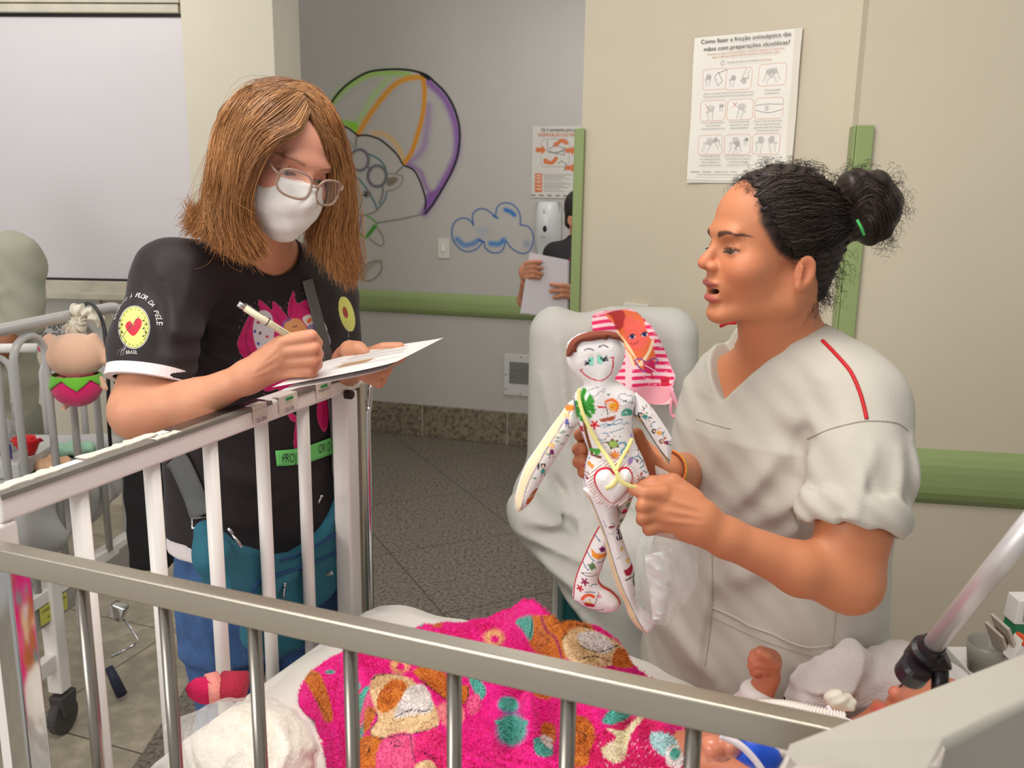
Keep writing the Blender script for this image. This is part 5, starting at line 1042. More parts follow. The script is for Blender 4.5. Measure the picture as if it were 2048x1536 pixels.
# stations down the trunk: pixel position at depth, half-width, half-depth
tn = [(1545, 700, 1.36, 0.06, 0.055), (1560, 735, 1.36, 0.12, 0.075), (1572, 790, 1.36, 0.175, 0.1), (1573, 860, 1.36, 0.19, 0.125), (1560, 950, 1.37, 0.19, 0.135), (1545, 1050, 1.38, 0.185, 0.135), (1530, 1180, 1.38, 0.195, 0.145), (1520, 1330, 1.38, 0.215, 0.155), (1520, 1450, 1.38, 0.225, 0.16)]
tnp = [P(a, b, c) for a, b, c, _, _ in tn]
def trunkN(p, off=0.0):
    return slab(p, tnp, [t[3] + off for t in tn], [t[4] + off for t in tn], TN)
sN = P(1722, 800, 1.215); eN = P(1700, 1162, 1.11); wN = P(1392, 1028, 1.10)
nL = {'sh': sN, 'el': eN}
def armN(p, g=0.0):
    d = chain(p, [sN, P(1712, 960, 1.165), P(1708, 1060, 1.125), eN], [0.056, 0.050, 0.045, 0.038], 0.02)
    return su(d, chain(p, [eN, P(1600, 1138, 1.10), P(1450, 1074, 1.10), P(1400, 1046, 1.10)], [0.037, 0.0335, 0.0245, 0.0215], 0.015), 0.03)
def handN(p):
    q = lambda *a: P(*a)
    d = su(rcone(p, q(1405, 1030, 1.10), q(1330, 990, 1.105), 0.021, 0.013), rcone(p, q(1400, 1060, 1.10), q(1320, 1054, 1.105), 0.02, 0.012), 0.02)
    d = su(d, rcone(p, q(1398, 1045, 1.10), q(1310, 1022, 1.10), 0.021, 0.013), 0.015)
    for pts in ([(1325, 986, 1.10), (1290, 987, 1.095), (1270, 979, 1.10), (1262, 975, 1.105)], [(1312, 1008, 1.10), (1286, 1011, 1.09), (1283, 1016, 1.11), (1300, 1022, 1.125)], [(1310, 1030, 1.10), (1287, 1034, 1.09), (1284, 1040, 1.11), (1302, 1042, 1.125)], [(1322, 1050, 1.10), (1301, 1056, 1.093), (1297, 1060, 1.11), (1312, 1060, 1.125)]):
        d = su(d, chain(p, [q(*a) for a in pts], [0.0105, 0.0095, 0.0082, 0.0068]), 0.0045)
    d = su(d, chain(p, [q(1385, 1000, 1.115), q(1345, 966, 1.125), q(1305, 968, 1.12), q(1280, 975, 1.115)], [0.016, 0.0125, 0.0105, 0.0085], 0.004), 0.008)
    d = d - crease(p, [(q(1400, 1010, 1.1), q(1330, 992, 1.1), 0.003, 0.0016), (q(1400, 1022, 1.1), q(1318, 1012, 1.1), 0.003, 0.0016), (q(1400, 1034, 1.1), q(1318, 1034, 1.1), 0.003, 0.0014)])
    return d
def hand2N(p):
    q = lambda *a: P(*a)
    d = su(ell(p, q(1235, 905, 1.215), (0.045, 0.017, 0.036)), rcone(p, q(1330, 938, 1.20), q(1260, 915, 1.21), 0.024, 0.022), 0.02)
    for pts in ([(1215, 885, 1.215), (1172, 878, 1.205), (1160, 870, 1.18), (1170, 866, 1.158)], [(1210, 900, 1.215), (1166, 902, 1.205), (1156, 899, 1.18), (1166, 896, 1.157)], [(1212, 918, 1.215), (1168, 926, 1.205), (1157, 924, 1.18), (1168, 920, 1.16)], [(1222, 930, 1.215), (1180, 944, 1.205), (1167, 944, 1.182), (1175, 940, 1.165)]):
        d = su(d, chain(p, [q(*a) for a in pts], [0.0105, 0.0095, 0.0088, 0.0078]), 0.004)
    d = su(d, chain(p, [q(1315, 942, 1.195), q(1292, 915, 1.17), q(1274, 868, 1.16)], [0.016, 0.0125, 0.0088], 0.004), 0.008)
    return d
sN2 = P(1500, 775, 1.48); eN2 = P(1385, 955, 1.46); wN2 = P(1335, 940, 1.20)
def arm2N(p):
    return su(rcone(p, sN2, eN2, 0.05, 0.042), rcone(p, eN2, wN2, 0.042, 0.024), 0.02)
def skinN(p):
    d = HN.sdf(p)
    nk = su(rcone(p, HN.w(0, 2, -60), P(1560, 705, 1.355), 0.052, 0.058), rcone(p, HN.w(0, 30, -90), P(1530, 720, 1.33), 0.035, 0.03), 0.03)
    d = su(d, nk, 0.018)
    tk = trunkN(p, -0.009); tk = np.maximum(tk, P(1500, 1000, 1.38).z - p[:, 2]); d = su(d, tk, 0.03)
    d = su(d, rcone(p, P(1590, 712, 1.345), sN, 0.058, 0.045), 0.03); d = su(d, rcone(p, P(1560, 700, 1.355), sN2, 0.045, 0.045), 0.03)
    d = su(d, armN(p), 0.02); d = su(d, handN(p), 0.012); d = su(d, arm2N(p), 0.02); d = su(d, hand2N(p), 0.012)
    return d
def colN(V):
    Q = HN.loc(V.astype(f32)).astype(float); ax = np.abs(Q[:, 0]); c = np.tile(lin((196, 126, 88)), (len(V), 1))
    def mx(k, col): c[:] = c * (1 - k[:, None]) + np.array(lin(col)) * k[:, None]
    g = lambda cx, cy, cz, r: np.exp(-(((ax - cx) ** 2 + (Q[:, 1] - cy) ** 2 + (Q[:, 2] - cz) ** 2) / r ** 2))
    mx(0.35 * g(40, 95, -30, 24), (205, 105, 78)); mx(0.4 * g(0, 132, -20, 14), (205, 100, 78)); mx(0.4 * g(33, 112, 6, 12), (140, 84, 62)); mx(0.3 * g(75, 6, -30, 26), (210, 110, 82))
    face = Q[:, 1] > 60
    up_l = (((ax / 24) ** 2 + ((Q[:, 2] + 50.5) / 5.5) ** 2) < 1) & (Q[:, 1] > 108); lo_l = (((ax / 21) ** 2 + ((Q[:, 2] + 73.5) / 6.5) ** 2) < 1) & (Q[:, 1] > 106)
    mx(smst(1.15, 0.85, np.hypot(ax / 24, (Q[:, 2] + 50.5) / 5.6)) * (Q[:, 1] > 106), (160, 84, 74)); mx(smst(1.15, 0.85, np.hypot(ax / 21, (Q[:, 2] + 73.5) / 7)) * (Q[:, 1] > 104), (178, 92, 84))
    mx(smst(1.05, 0.8, np.hypot(ax / 20, (Q[:, 2] + 61.5) / 5.5)) * (Q[:, 1] < 114) * (Q[:, 1] > 80), (70, 24, 24))
    bz = 21 + 4.5 * np.sin(np.clip((ax - 14) / 34, 0, 1) * 2.4) - np.clip(ax - 40, 0, 30) * 0.35; bw = 3.4 * (1 - np.clip((ax - 20) / 36, 0, 1)) + 0.8
    mx(0.9 * smst(bw + 1.0, bw - 0.8, np.abs(Q[:, 2] - bz)) * smst(12, 16, ax) * smst(56, 50, ax) * face, (44, 28, 24))
    mx(0.85 * smst(2.4, 1.0, np.abs(Q[:, 2] - (2.8 + 2.2 * (1 - ((ax - 32) / 15) ** 2) - 2.2))) * (np.abs(ax - 32) < 15) * (Q[:, 1] > 96), (50, 30, 26))
    mx(0.8 * smst(3.2, 2.0, np.sqrt((Q[:, 0] + 44) ** 2 + (Q[:, 1] - 62) ** 2 + (Q[:, 2] + 62) ** 2)), (110, 62, 46))
    # scalp under the combed-back hair
    hl = Q[:, 1] - (72 - np.clip(40 - Q[:, 2], 0, 60) * 0.62) - 0.0 * ax
    mx(smst(6, -6, hl) * (ax < 71) * smst(-14, -2, Q[:, 2] + 8 - 0.6 * np.clip(Q[:, 1] - 20, 0, 60)), (62, 42, 36))
    return np.clip(c, 0, 1)
nb = sdfobj('body', skinN, (-0.02 + P(1140, 800, 1.15).x, 1.03, P(1700, 1250, 1.1).z), (P(1800, 800, 1.2).x, 1.62, HN.w(0, 0, 125).z), 0.0021, M_skinN, NU, colN)
eyes(HN, NU, (4.0, -12), (62, 40, 28))
# teeth
m_ = MB(); m_.tube([HN.w(x, 112 - abs(x) * abs(x) * 0.03, -55.5) for x in (-16, -11, -6, 0, 6, 11, 16)], 0.0042, 8); m_.build('teeth', mat('tooth', (232, 226, 214), 0.2), NU, smooth=True)
# lashes
m_ = MB()
for s_ in (-1, 1):
    for k in range(13):
        x = 20 + 2 * k; a = HN.w(s_ * x, 107 - abs(x - 32) * 0.28, -1.2 + 0.8 * (1 - ((x - 32) / 14.0) ** 2)); b = HN.w(s_ * (x + (x - 32) * 0.12), 114.5 - abs(x - 32) * 0.32, -3.2); m_.tube([a, b], [0.0007, 0.0002], 4)
m_.build('eyelashes', mat('lash_black', (22, 16, 16), 0.6), NU)
# scrub shirt
zV = trace(lambda p: trunkN(p, 0.003), 1443, 803).z
M_scrub = mat('pale_grey_cotton', (186, 181, 170), 0.85, bump=0.10, bscale=400, var=0.015)
cuffA = P(1708, 1020, 1.135); cuffd = (P(1698, 1080, 1.13) - P(1730, 860, 1.17)).normalized()
cN = np.array(tnp[1])
foldsN = [(P(1530, 880, 1.3), P(1450, 1010, 1.3), 0.014, 0.006), (P(1600, 930, 1.3), P(1480, 1030, 1.3), 0.016, 0.007), (P(1660, 960, 1.25), P(1540, 1080, 1.25), 0.016, 0.009), (P(1430, 870, 1.3), P(1380, 1060, 1.3), 0.014, 0.005),
          (P(1640, 780, 1.2), P(1600, 960, 1.2), 0.012, -0.004), (P(1690, 860, 1.2), P(1620, 1000, 1.2), 0.011, 0.006), (P(1745, 870, 1.2), P(1720, 980, 1.2), 0.01, 0.006), (P(1790, 860, 1.2), P(1780, 990, 1.2), 0.01, 0.006), (P(1680, 850, 1.2), P(1670, 980, 1.2), 0.008, -0.002),
          (P(1420, 1100, 1.3), P(1380, 1320, 1.3), 0.012, 0.008), (P(1360, 1080, 1.3), P(1320, 1300, 1.3), 0.016, 0.008), (P(1330, 1260, 1.3), P(1420, 1340, 1.3), 0.02, 0.01), (P(1560, 1100, 1.25), P(1450, 1180, 1.25), 0.018, 0.006), (P(1580, 1180, 1.25), P(1640, 1300, 1.25), 0.02, 0.006),
          (P(1480, 700, 1.3), P(1430, 800, 1.3), 0.01, 0.004), (P(1640, 1040, 1.2), P(1600, 1090, 1.2), 0.02, -0.003), (P(1530, 820, 1.3), P(1600, 800, 1.3), 0.02, 0.003)]
vx0 = float(((np.array(trace(lambda p: trunkN(p, 0.003), 1443, 803))[:2] - np.array(P(1558, 740, 1.36))[:2]) @ TN)[0])
def shirtN(p):
    d = trunkN(p, 0.003)
    yk = su(rcone(p, P(1572, 745, 1.36), sN + Vector((0, 0, -0.012)), 0.058, 0.062), rcone(p, P(1560, 745, 1.36), sN2 + Vector((0, 0, -0.01)), 0.056, 0.05), 0.03)
    yk = su(yk, rcone(p, P(1592, 722, 1.34), P(1680, 765, 1.26), 0.068, 0.064), 0.03); yk = su(yk, rcone(p, P(1530, 715, 1.38), P(1500, 745, 1.43), 0.066, 0.06), 0.03)
    d = su(d, yk, 0.05)
    sl = su(rcone(p, sN + Vector((0, 0, -0.01)), P(1716, 930, 1.165), 0.06, 0.063), rcone(p, P(1716, 930, 1.165), cuffA, 0.063, 0.063), 0.03)
    d = su(d, sl, 0.035); d = su(d, rcone(p, sN2, P(1500, 900, 1.46), 0.055, 0.06), 0.03)
    d = d - 1.6 * crease(p, foldsN) - 0.0012 * np.sin(p[:, 0] * 90 + p[:, 2] * 60) * np.sin(p[:, 2] * 70 - p[:, 1] * 50)
    # sleeve end
    t = (p - A(cuffA)) @ A(cuffd); near = rcone(p, sN, cuffA + cuffd * 0.1, 0.088, 0.088)
    cut = np.maximum(t - 0.012, near); 
    body_ = trunkN(p, 0.004); cut = np.maximum(cut, -body_ + 0.004); d = np.maximum(d, -np.maximum(cut, -1)) if False else np.where((near < 0) & (t > 0.012), np.maximum(d, np.minimum(t - 0.012, body_ + 0.0)), d)
    # rolled cuff
    q = p - A(cuffA); r = q - t[:, None] * A(cuffd); rr = np.sqrt((r ** 2).sum(1)); ang = np.arctan2(r[:, 0], r[:, 1])
    roll = np.sqrt((rr - 0.0635 - 0.004 * np.sin(ang * 3)) ** 2 * 1.2 + ((t + 0.004 * np.sin(ang * 2 + 1)) / 1.9) ** 2) - 0.0115 - 0.0015 * np.sin(ang * 9 + t * 200)
    d = su(d, roll, 0.006)
    hole = np.maximum(rcone(p, cuffA - cuffd * 0.035, cuffA + cuffd * 0.1, 0.052, 0.056), -t - 0.03); d = ss(d, hole, 0.006)
    # neckline
    loc_ = (p[:, :2] - A(P(1558, 740, 1.36))[:2]) @ A(TN)
    ring = rcone(p, P(1556, 722, 1.36), P(1540, 600, 1.36), 0.066, 0.078)
    vee = np.maximum(np.abs(loc_[:, 0] - vx0) * 0.74 - (p[:, 2] - zV) * 0.67, -loc_[:, 1] - 0.01); vee = np.maximum(vee, P(1, 640, 1.3).z * 0 + zV - p[:, 2])
    d = ss(d, np.minimum(ring, vee), 0.004)
    d = np.maximum(d, P(1500, 1395, 1.38).z - p[:, 2])
    return d
sh_ = sdfobj('scrub_shirt', shirtN, (P(1270, 900, 1.3).x, 1.02, P(1500, 1400, 1.38).z - 0.02), (P(1840, 900, 1.2).x + 0.03, 1.66, P(1600, 660, 1.3).z), 0.0034, M_scrub, NU)
tS = bvh(sh_)
def online(t, pts, off, n=8):
    out = []
    for a, b in cr(pts, n):
        h = ray(t, a, b, off)
        if h is not None: out.append(h)
    return out
M_red = mat('red_piping', (190, 22, 32), 0.6)
for L in ([(1645, 682), (1668, 705), (1700, 742), (1718, 780), (1727, 810), (1733, 838)],):
    m_ = MB(); m_.tube(online(tS, L, 0.0008), 0.0026, 8); m_.build('red_piping', M_red, sh_, smooth=True)
m_ = MB(); m_.tube([P(1441, 652, 1.46), P(1455, 646, 1.45), P(1472, 645, 1.44)], 0.003, 8); m_.build('red_piping', M_red, sh_, smooth=True)
M_seam = mat('darker_seam', (168, 162, 150), 0.9)  # seam colour a little darker than the shirt cotton
for nm, L, w in (('pocket_edge', [(1424, 1215), (1470, 1235), (1500, 1252), (1545, 1268), (1580, 1285), (1620, 1295), (1664, 1290)], 0.0016), ('seam', [(1424, 1215), (1420, 1262), (1410, 1330)], 0.0009), ('seam', [(1424, 1080), (1425, 1150), (1424, 1215)], 0.001), ('seam', [(1672, 1216), (1668, 1260), (1662, 1300)], 0.0009), ('stitching', [(1422, 1232), (1470, 1256), (1545, 1288), (1620, 1312)], 0.0006),
                 ('seam', [(1392, 838), (1430, 850), (1462, 858)], 0.0007), ('seam', [(1615, 878), (1650, 862), (1690, 850), (1735, 842), (1790, 845), (1815, 860)], 0.0011)):
    pt = online(tS, L, 0.0003)
    if len(pt) > 2: m_ = MB(); m_.tube(pt, w, 6); m_.build(nm, M_seam if nm != 'pocket_edge' else M_scrub, sh_, smooth=True)
# collar edge
# trousers, legs and shoes below the shirt
M_trN = mat('scrub_trousers', (205, 200, 190), 0.85); hz_ = P(1500, 1395, 1.38).z
def trN(p):
    b = P(1520, 1400, 1.40); d = su(leg_chain(p, (b.x - 0.08, 1.44, hz_ + 0.02), (b.x - 0.09, 1.44, 0.45), (b.x - 0.09, 1.46, 0.07), None, (0.1, 0.075, 0.06)), leg_chain(p, (b.x + 0.09, 1.38, hz_ + 0.02), (b.x + 0.09, 1.38, 0.45), (b.x + 0.09, 1.4, 0.07), None, (0.1, 0.075, 0.06)), 0.03)
    return np.maximum(d, 0.06 - p[:, 2])
b_ = P(1520, 1400, 1.40); sdfobj('trousers', trN, (b_.x - 0.25, 1.2, 0.03), (b_.x + 0.25, 1.62, hz_ + 0.14), 0.01, M_trN, NU)
for x_, y_ in ((-0.09, 1.46), (0.09, 1.40)): shoe(NU, (b_.x + x_, y_), (-0.7, -0.6, 0), mat('white_shoe_%d' % (x_ > 0), (225, 225, 220), 0.5))
# hair: combed-back cap, bun, loose curls
M_hairN = hairmat('dark_curly_hair', 0.4, 0.35)
bun = P(1738, 415, 1.31); 
def capN(p):
    q = HN.loc(p); qa = q.copy(); qa[:, 0] = np.abs(q[:, 0])
    d = ell(qa, (0, 8, 40), (79, 97, 80)); d = su(d, rcone(qa, (0, -50, 5), (0, -40, -66), 52, 34), 20)
    line = qa[:, 1] - (70 - np.clip(62 - qa[:, 2], 0, 75) * 0.72 + 3.5 * np.sin(q[:, 2] * 0.35))
    d = np.maximum(d, line * 0.7)
    low = np.where(qa[:, 1] > -24, -12 + 0.6 * np.clip(qa[:, 1] - 20, 0, 60) - qa[:, 2], -95 - qa[:, 2] - (qa[:, 1] + 24) * 0.5); d = np.maximum(d, low * 0.8)
    ear = ell(qa, (80, 5, -34), (16, 24, 33)); d = ss(d, ear, 3)
    n = 1.6 * np.sin(q[:, 2] * 0.55 + 2.0 * np.sin(q[:, 1] * 0.09) + q[:, 1] * 0.12) + 0.9 * np.sin(q[:, 2] * 1.1 - q[:, 1] * 0.35 + q[:, 0] * 0.3)
    d = (d - n) * f32(HN.k)
    b = su(ell(p, bun, (0.046, 0.044, 0.052)), ell(p, bun + Vector((-0.02, 0, 0.022)), (0.032, 0.04, 0.03)), 0.012); b = su(b, ell(p, P(1718, 362, 1.30), (0.02, 0.02, 0.016)), 0.006)
    g = p - A(bun); b = b - 0.002 * np.sin(np.arctan2(g[:, 2], g[:, 0]) * 5 + np.sqrt((g ** 2).sum(1)) * 160 + g[:, 1] * 60) - 0.0012 * np.sin(g[:, 0] * 240 + g[:, 2] * 120)
    return su(d, su(b, rcone(p, P(1690, 440, 1.31), bun, 0.03, 0.03), 0.01), 0.012)
def hcol(V, base_=(30, 24, 22), hi=(58, 44, 38)):
    n = 0.5 + 0.5 * np.sin(V[:, 0] * 300 + 5 * np.sin(V[:, 2] * 90)) * np.sin(V[:, 2] * 260 + V[:, 1] * 120); return np.array(lin(base_)) * (1 - n[:, None]) + np.array(lin(hi)) * n[:, None]
hr = sdfobj('hair', capN, (P(1450, 400, 1.3).x, 1.17, P(1600, 700, 1.3).z), (P(1820, 400, 1.3).x + 0.01, 1.44, P(1600, 315, 1.3).z), 0.0022, M_hairN, NU, hcol)
tH = bvh(hr)
def curls(nm, spots, n, r_, ln, cl, seed, parent, root_off=0.0, M=None, colr=(34, 26, 24), cfr=(10, 22), thick=0.00035):
    rr = random.Random(seed); m_ = MB()
    for _ in range(n):
        c = rr.choice(spots); x = c[0] + rr.gauss(0, c[2]); y = c[1] + rr.gauss(0, c[3]); 
        v = P(x, y, c[4] + rr.uniform(-0.05, 0.05)); h = tH.find_nearest(v); p0 = h[0]; nn = h[1]
        if (p0 - Vector(HN.o)).dot(nn) < 0: nn = -nn
        L = ln * rr.uniform(0.4, 1.3); tdir = (nn * rr.uniform(0.3, 1.0) + Vector((c[5], rr.uniform(-0.4, 0.4), c[6])) * rr.uniform(0.4, 1.2) + Vector((rr.gauss(0, .35), rr.gauss(0, .35), rr.gauss(0, .35)))).normalized()
        u = tdir.orthogonal().normalized(); w = tdir.cross(u); f = rr.uniform(*cfr); a = cl * rr.uniform(0.4, 1.3); ph = rr.uniform(0, 6.28)
        pts = [p0 + tdir * (L * t * (1 - 0.35 * t)) + (u * math.cos(ph + f * t) + w * math.sin(ph + f * t) - (u * math.cos(ph) + w * math.sin(ph))) * a * min(1, t * 2.0) - Vector((0, 0, 0.25 * L * t * t)) for t in [i / 13 for i in range(14)]]
        m_.tube(pts, [thick * (1.2 - 0.8 * i / 13) for i in range(14)], 3, cap=False)
    return m_.build(nm, M or mat(nm + '_strand', colr, 0.5), parent, smooth=True)
curls('loose_curls', [(1500, 375, 14, 14, 1.28, -.5, .6), (1560, 345, 30, 8, 1.29, -.2, .8), (1620, 340, 30, 8, 1.3, 0, .8), (1680, 355, 22, 10, 1.3, .2, .7), (1740, 365, 26, 14, 1.31, .3, .7), (1795, 410, 10, 30, 1.31, .9, .3), (1770, 480, 20, 18, 1.31, .6, -.4)], 420, 0.002, 0.030, 0.0045, 3, hr, thick=0.00026)
curls('nape_curls', [(1660, 600, 14, 24, 1.30, .5, -.6), (1625, 630, 8, 12, 1.28, .1, -.8), (1690, 560, 12, 26, 1.31, .7, -.3)], 150, 0.002, 0.036, 0.0045, 5, hr, thick=0.0003)
curls('temple_curls', [(1530, 400, 10, 16, 1.235, -.7, .2), (1542, 440, 8, 16, 1.232, -.7, 0), (1550, 480, 8, 16, 1.232, -.6, -.2), (1572, 510, 10, 8, 1.232, -.3, -.5), (1560, 525, 5, 10, 1.225, -.2, -.8)], 300, 0.002, 0.016, 0.0025, 7, hr, thick=0.0003)
# surface waves on the cap
gd = []
for (a, b, c) in ((0, 0, 0),): pass
def sw(pts, off=0.0015): 
    o = [ray(tH, x, y, off) for x, y in cr(pts, 4)]; o = [q for q in o if q is not None]; return [tuple(q) for q in o]
rows = [[(1500, 385), (1560, 352), (1640, 362), (1700, 400)], [(1515, 405), (1570, 385), (1640, 385), (1700, 415)], [(1525, 430), (1580, 415), (1650, 415), (1700, 425)], [(1535, 455), (1590, 450), (1650, 440), (1700, 435)], [(1548, 480), (1600, 485), (1660, 465), (1705, 445)], [(1560, 505), (1610, 510), (1665, 490), (1705, 455)]]
gs = [sw(r) for r in rows]; gs = [g for g in gs if len(g) > 6]
hn = lambda r, n, seg: (np.array(lin((34, 26, 24))) * (1 - (q := r.uniform(0, 1, (n, 1, 1)) ** 2)) + np.array(lin((74, 58, 48))) * q) * np.ones((n, seg, 1))
strands('combed_strands', gs, 1100, M_hairN, hr, 0.0007, 0.0004, jit=0.0015, clump=0.002, seg=22, curl=0.0016, cf=24, seed=4, wob=0.002, lenvar=0.5, colf=hn)
gs2 = [sw(r, 0.001) for r in ([(1700, 380), (1730, 350), (1775, 375), (1795, 430)], [(1705, 400), (1735, 372), (1770, 395), (1785, 450)], [(1710, 420), (1740, 395), (1765, 420), (1770, 470)], [(1710, 440), (1738, 430), (1750, 450), (1750, 485)])]
strands('bun_strands', [g for g in gs2 if len(g) > 6], 500, M_hairN, hr, 0.0007, 0.0004, jit=0.0012, clump=0.0015, seg=18, curl=0.0008, cf=14, seed=5, wob=0.002, lenvar=0.3, colf=hn)
m_ = MB(); m_.tube(cr([P(1714, 440, 1.262), P(1722, 455, 1.258), P(1728, 470, 1.262)], 5), 0.0022, 8); tb = m_.build('hair_tie', mat('green_elastic', (70, 180, 90), 0.5), hr, smooth=True)
# bracelets on the far wrist
m_ = MB(); wv = (wN2 - eN2).normalized()
for k, c in ((0, (60, 160, 90)), (1, (225, 190, 60)), (2, (220, 120, 50))):
    c0_ = wN2 + wv * (0.006 + 0.005 * k); u = wv.orthogonal().normalized(); w = wv.cross(u); m_ = MB(); m_.tube([c0_ + (u * math.cos(t) + w * math.sin(t)) * 0.0275 for t in np.linspace(0, 6.2832, 26)], 0.0018, 6, cap=False); m_.build('bracelet', mat('thread_%d' % k, c, 0.6), NU, smooth=True)
# ============================================================ embroidered rag doll held up by the woman in scrubs
DY = 1.135
DL = thing('rag_doll', P(1200, 900, DY), 'white embroidered rag doll with brown felt hair held by the woman in scrubs', 'doll')
o4 = lambda L: np.array([(1000 + x / 3.072, 600 + y / 3.072) for x, y in L])
o5 = lambda L: np.array([(1000 + x / 4.096, 960 + y / 4.096) for x, y in L])
M_doll = mat('embroidered_cotton', attr=True, rough=0.85, bump=0.12, bscale=420, var=0.01)
kx = S(1, DY)
def doll_px(p, y0):      # the doll hangs in an upright plane; its own coordinates in hundredths of that plane
    return pix(np.stack([p[:, 0], np.full(len(p), y0), p[:, 2]], 1))
def pillow(name, outline, y0, fat, paintf, parent, h=0.0013, bg=(238, 232, 232), puck=0.0, M=None, wdt=30):
    o_ = cr(outline, 5, True); ol = np.vstack([o_, o_[:1]]).astype(f32)
    def fn(p):
        q = doll_px(p.astype(float), y0).astype(f32); d = dline(q, ol.astype(float)).astype(f32); i = inpoly(q, o_)
        s_ = np.where(i, d, -d); t = fat * np.sqrt(np.clip(1 - (1 - np.clip(s_ / wdt, 0, 1)) ** 2, 0, 1))
        y = np.abs(p[:, 1] - y0); r = np.where(s_ > 0, (y - t) * 0.7, np.sqrt((s_ * kx) ** 2 + y ** 2) - 0.0008)
        if puck: r = r + puck * np.exp(-np.clip(s_, 0, 50) / 7) * np.sin(q[:, 0] * 0.7 + q[:, 1] * 0.9)
        return r.astype(f32)
    lo = P(o_[:, 0].min() - 3, o_[:, 1].max() + 3, y0); hi = P(o_[:, 0].max() + 3, o_[:, 1].min() - 3, y0)
    def cf(V):
        q = doll_px(V, y0); Q = Paint(q, bg); Q.ws = 1.25; paintf(Q); c = Q.c; back = V[:, 1] > y0 + 0.001; c[back] = lin((214, 196, 160)); return c
    return sdfobj(name, fn, (lo.x - 0.006, y0 - fat - 0.008, lo.z - 0.006), (hi.x + 0.006, y0 + fat + 0.008, hi.z + 0.006), h, M or M_doll, parent, cf)
rD = random.Random(11)
def kid(Q, f, x, y, s, hair, dress, skin=(240, 205, 185), rot=0.0):
    T = lambda L: f([(x + s * (a * math.cos(rot) - b * math.sin(rot)), y + s * (a * math.sin(rot) + b * math.cos(rot))) for a, b in L])
    Q.fill(T([(-9, 12), (9, 12), (14, 42), (-14, 42)]), dress, 0.3); Q.line(T([(-6, 42), (-8, 60), (-14, 62)]), 1.0, (60, 40, 60), 0.6); Q.line(T([(6, 42), (8, 60), (14, 61)]), 1.0, (60, 40, 60), 0.6)
    Q.line(T([(-9, 16), (-24, 28)]), 1.3, skin, 0.6); Q.line(T([(9, 16), (26, 22)]), 1.3, skin, 0.6); Q.ell(T([(0, 0)])[0], 3.6 * s / 1.0, 4.0 * s, skin, 0, 0.15)
    Q.line(T([(-11, 2), (-10, -9), (0, -13), (10, -9), (11, 3)]), 2.4, hair, 0.8, curve=4); Q.line(T([(-4, 4), (0, 6), (4, 4)]), 0.7, (190, 60, 60), 0.4)
def squig(Q, f, L, c=(70, 130, 160), w=1.2): Q.line(f(L), w, c, 0.5, curve=5)
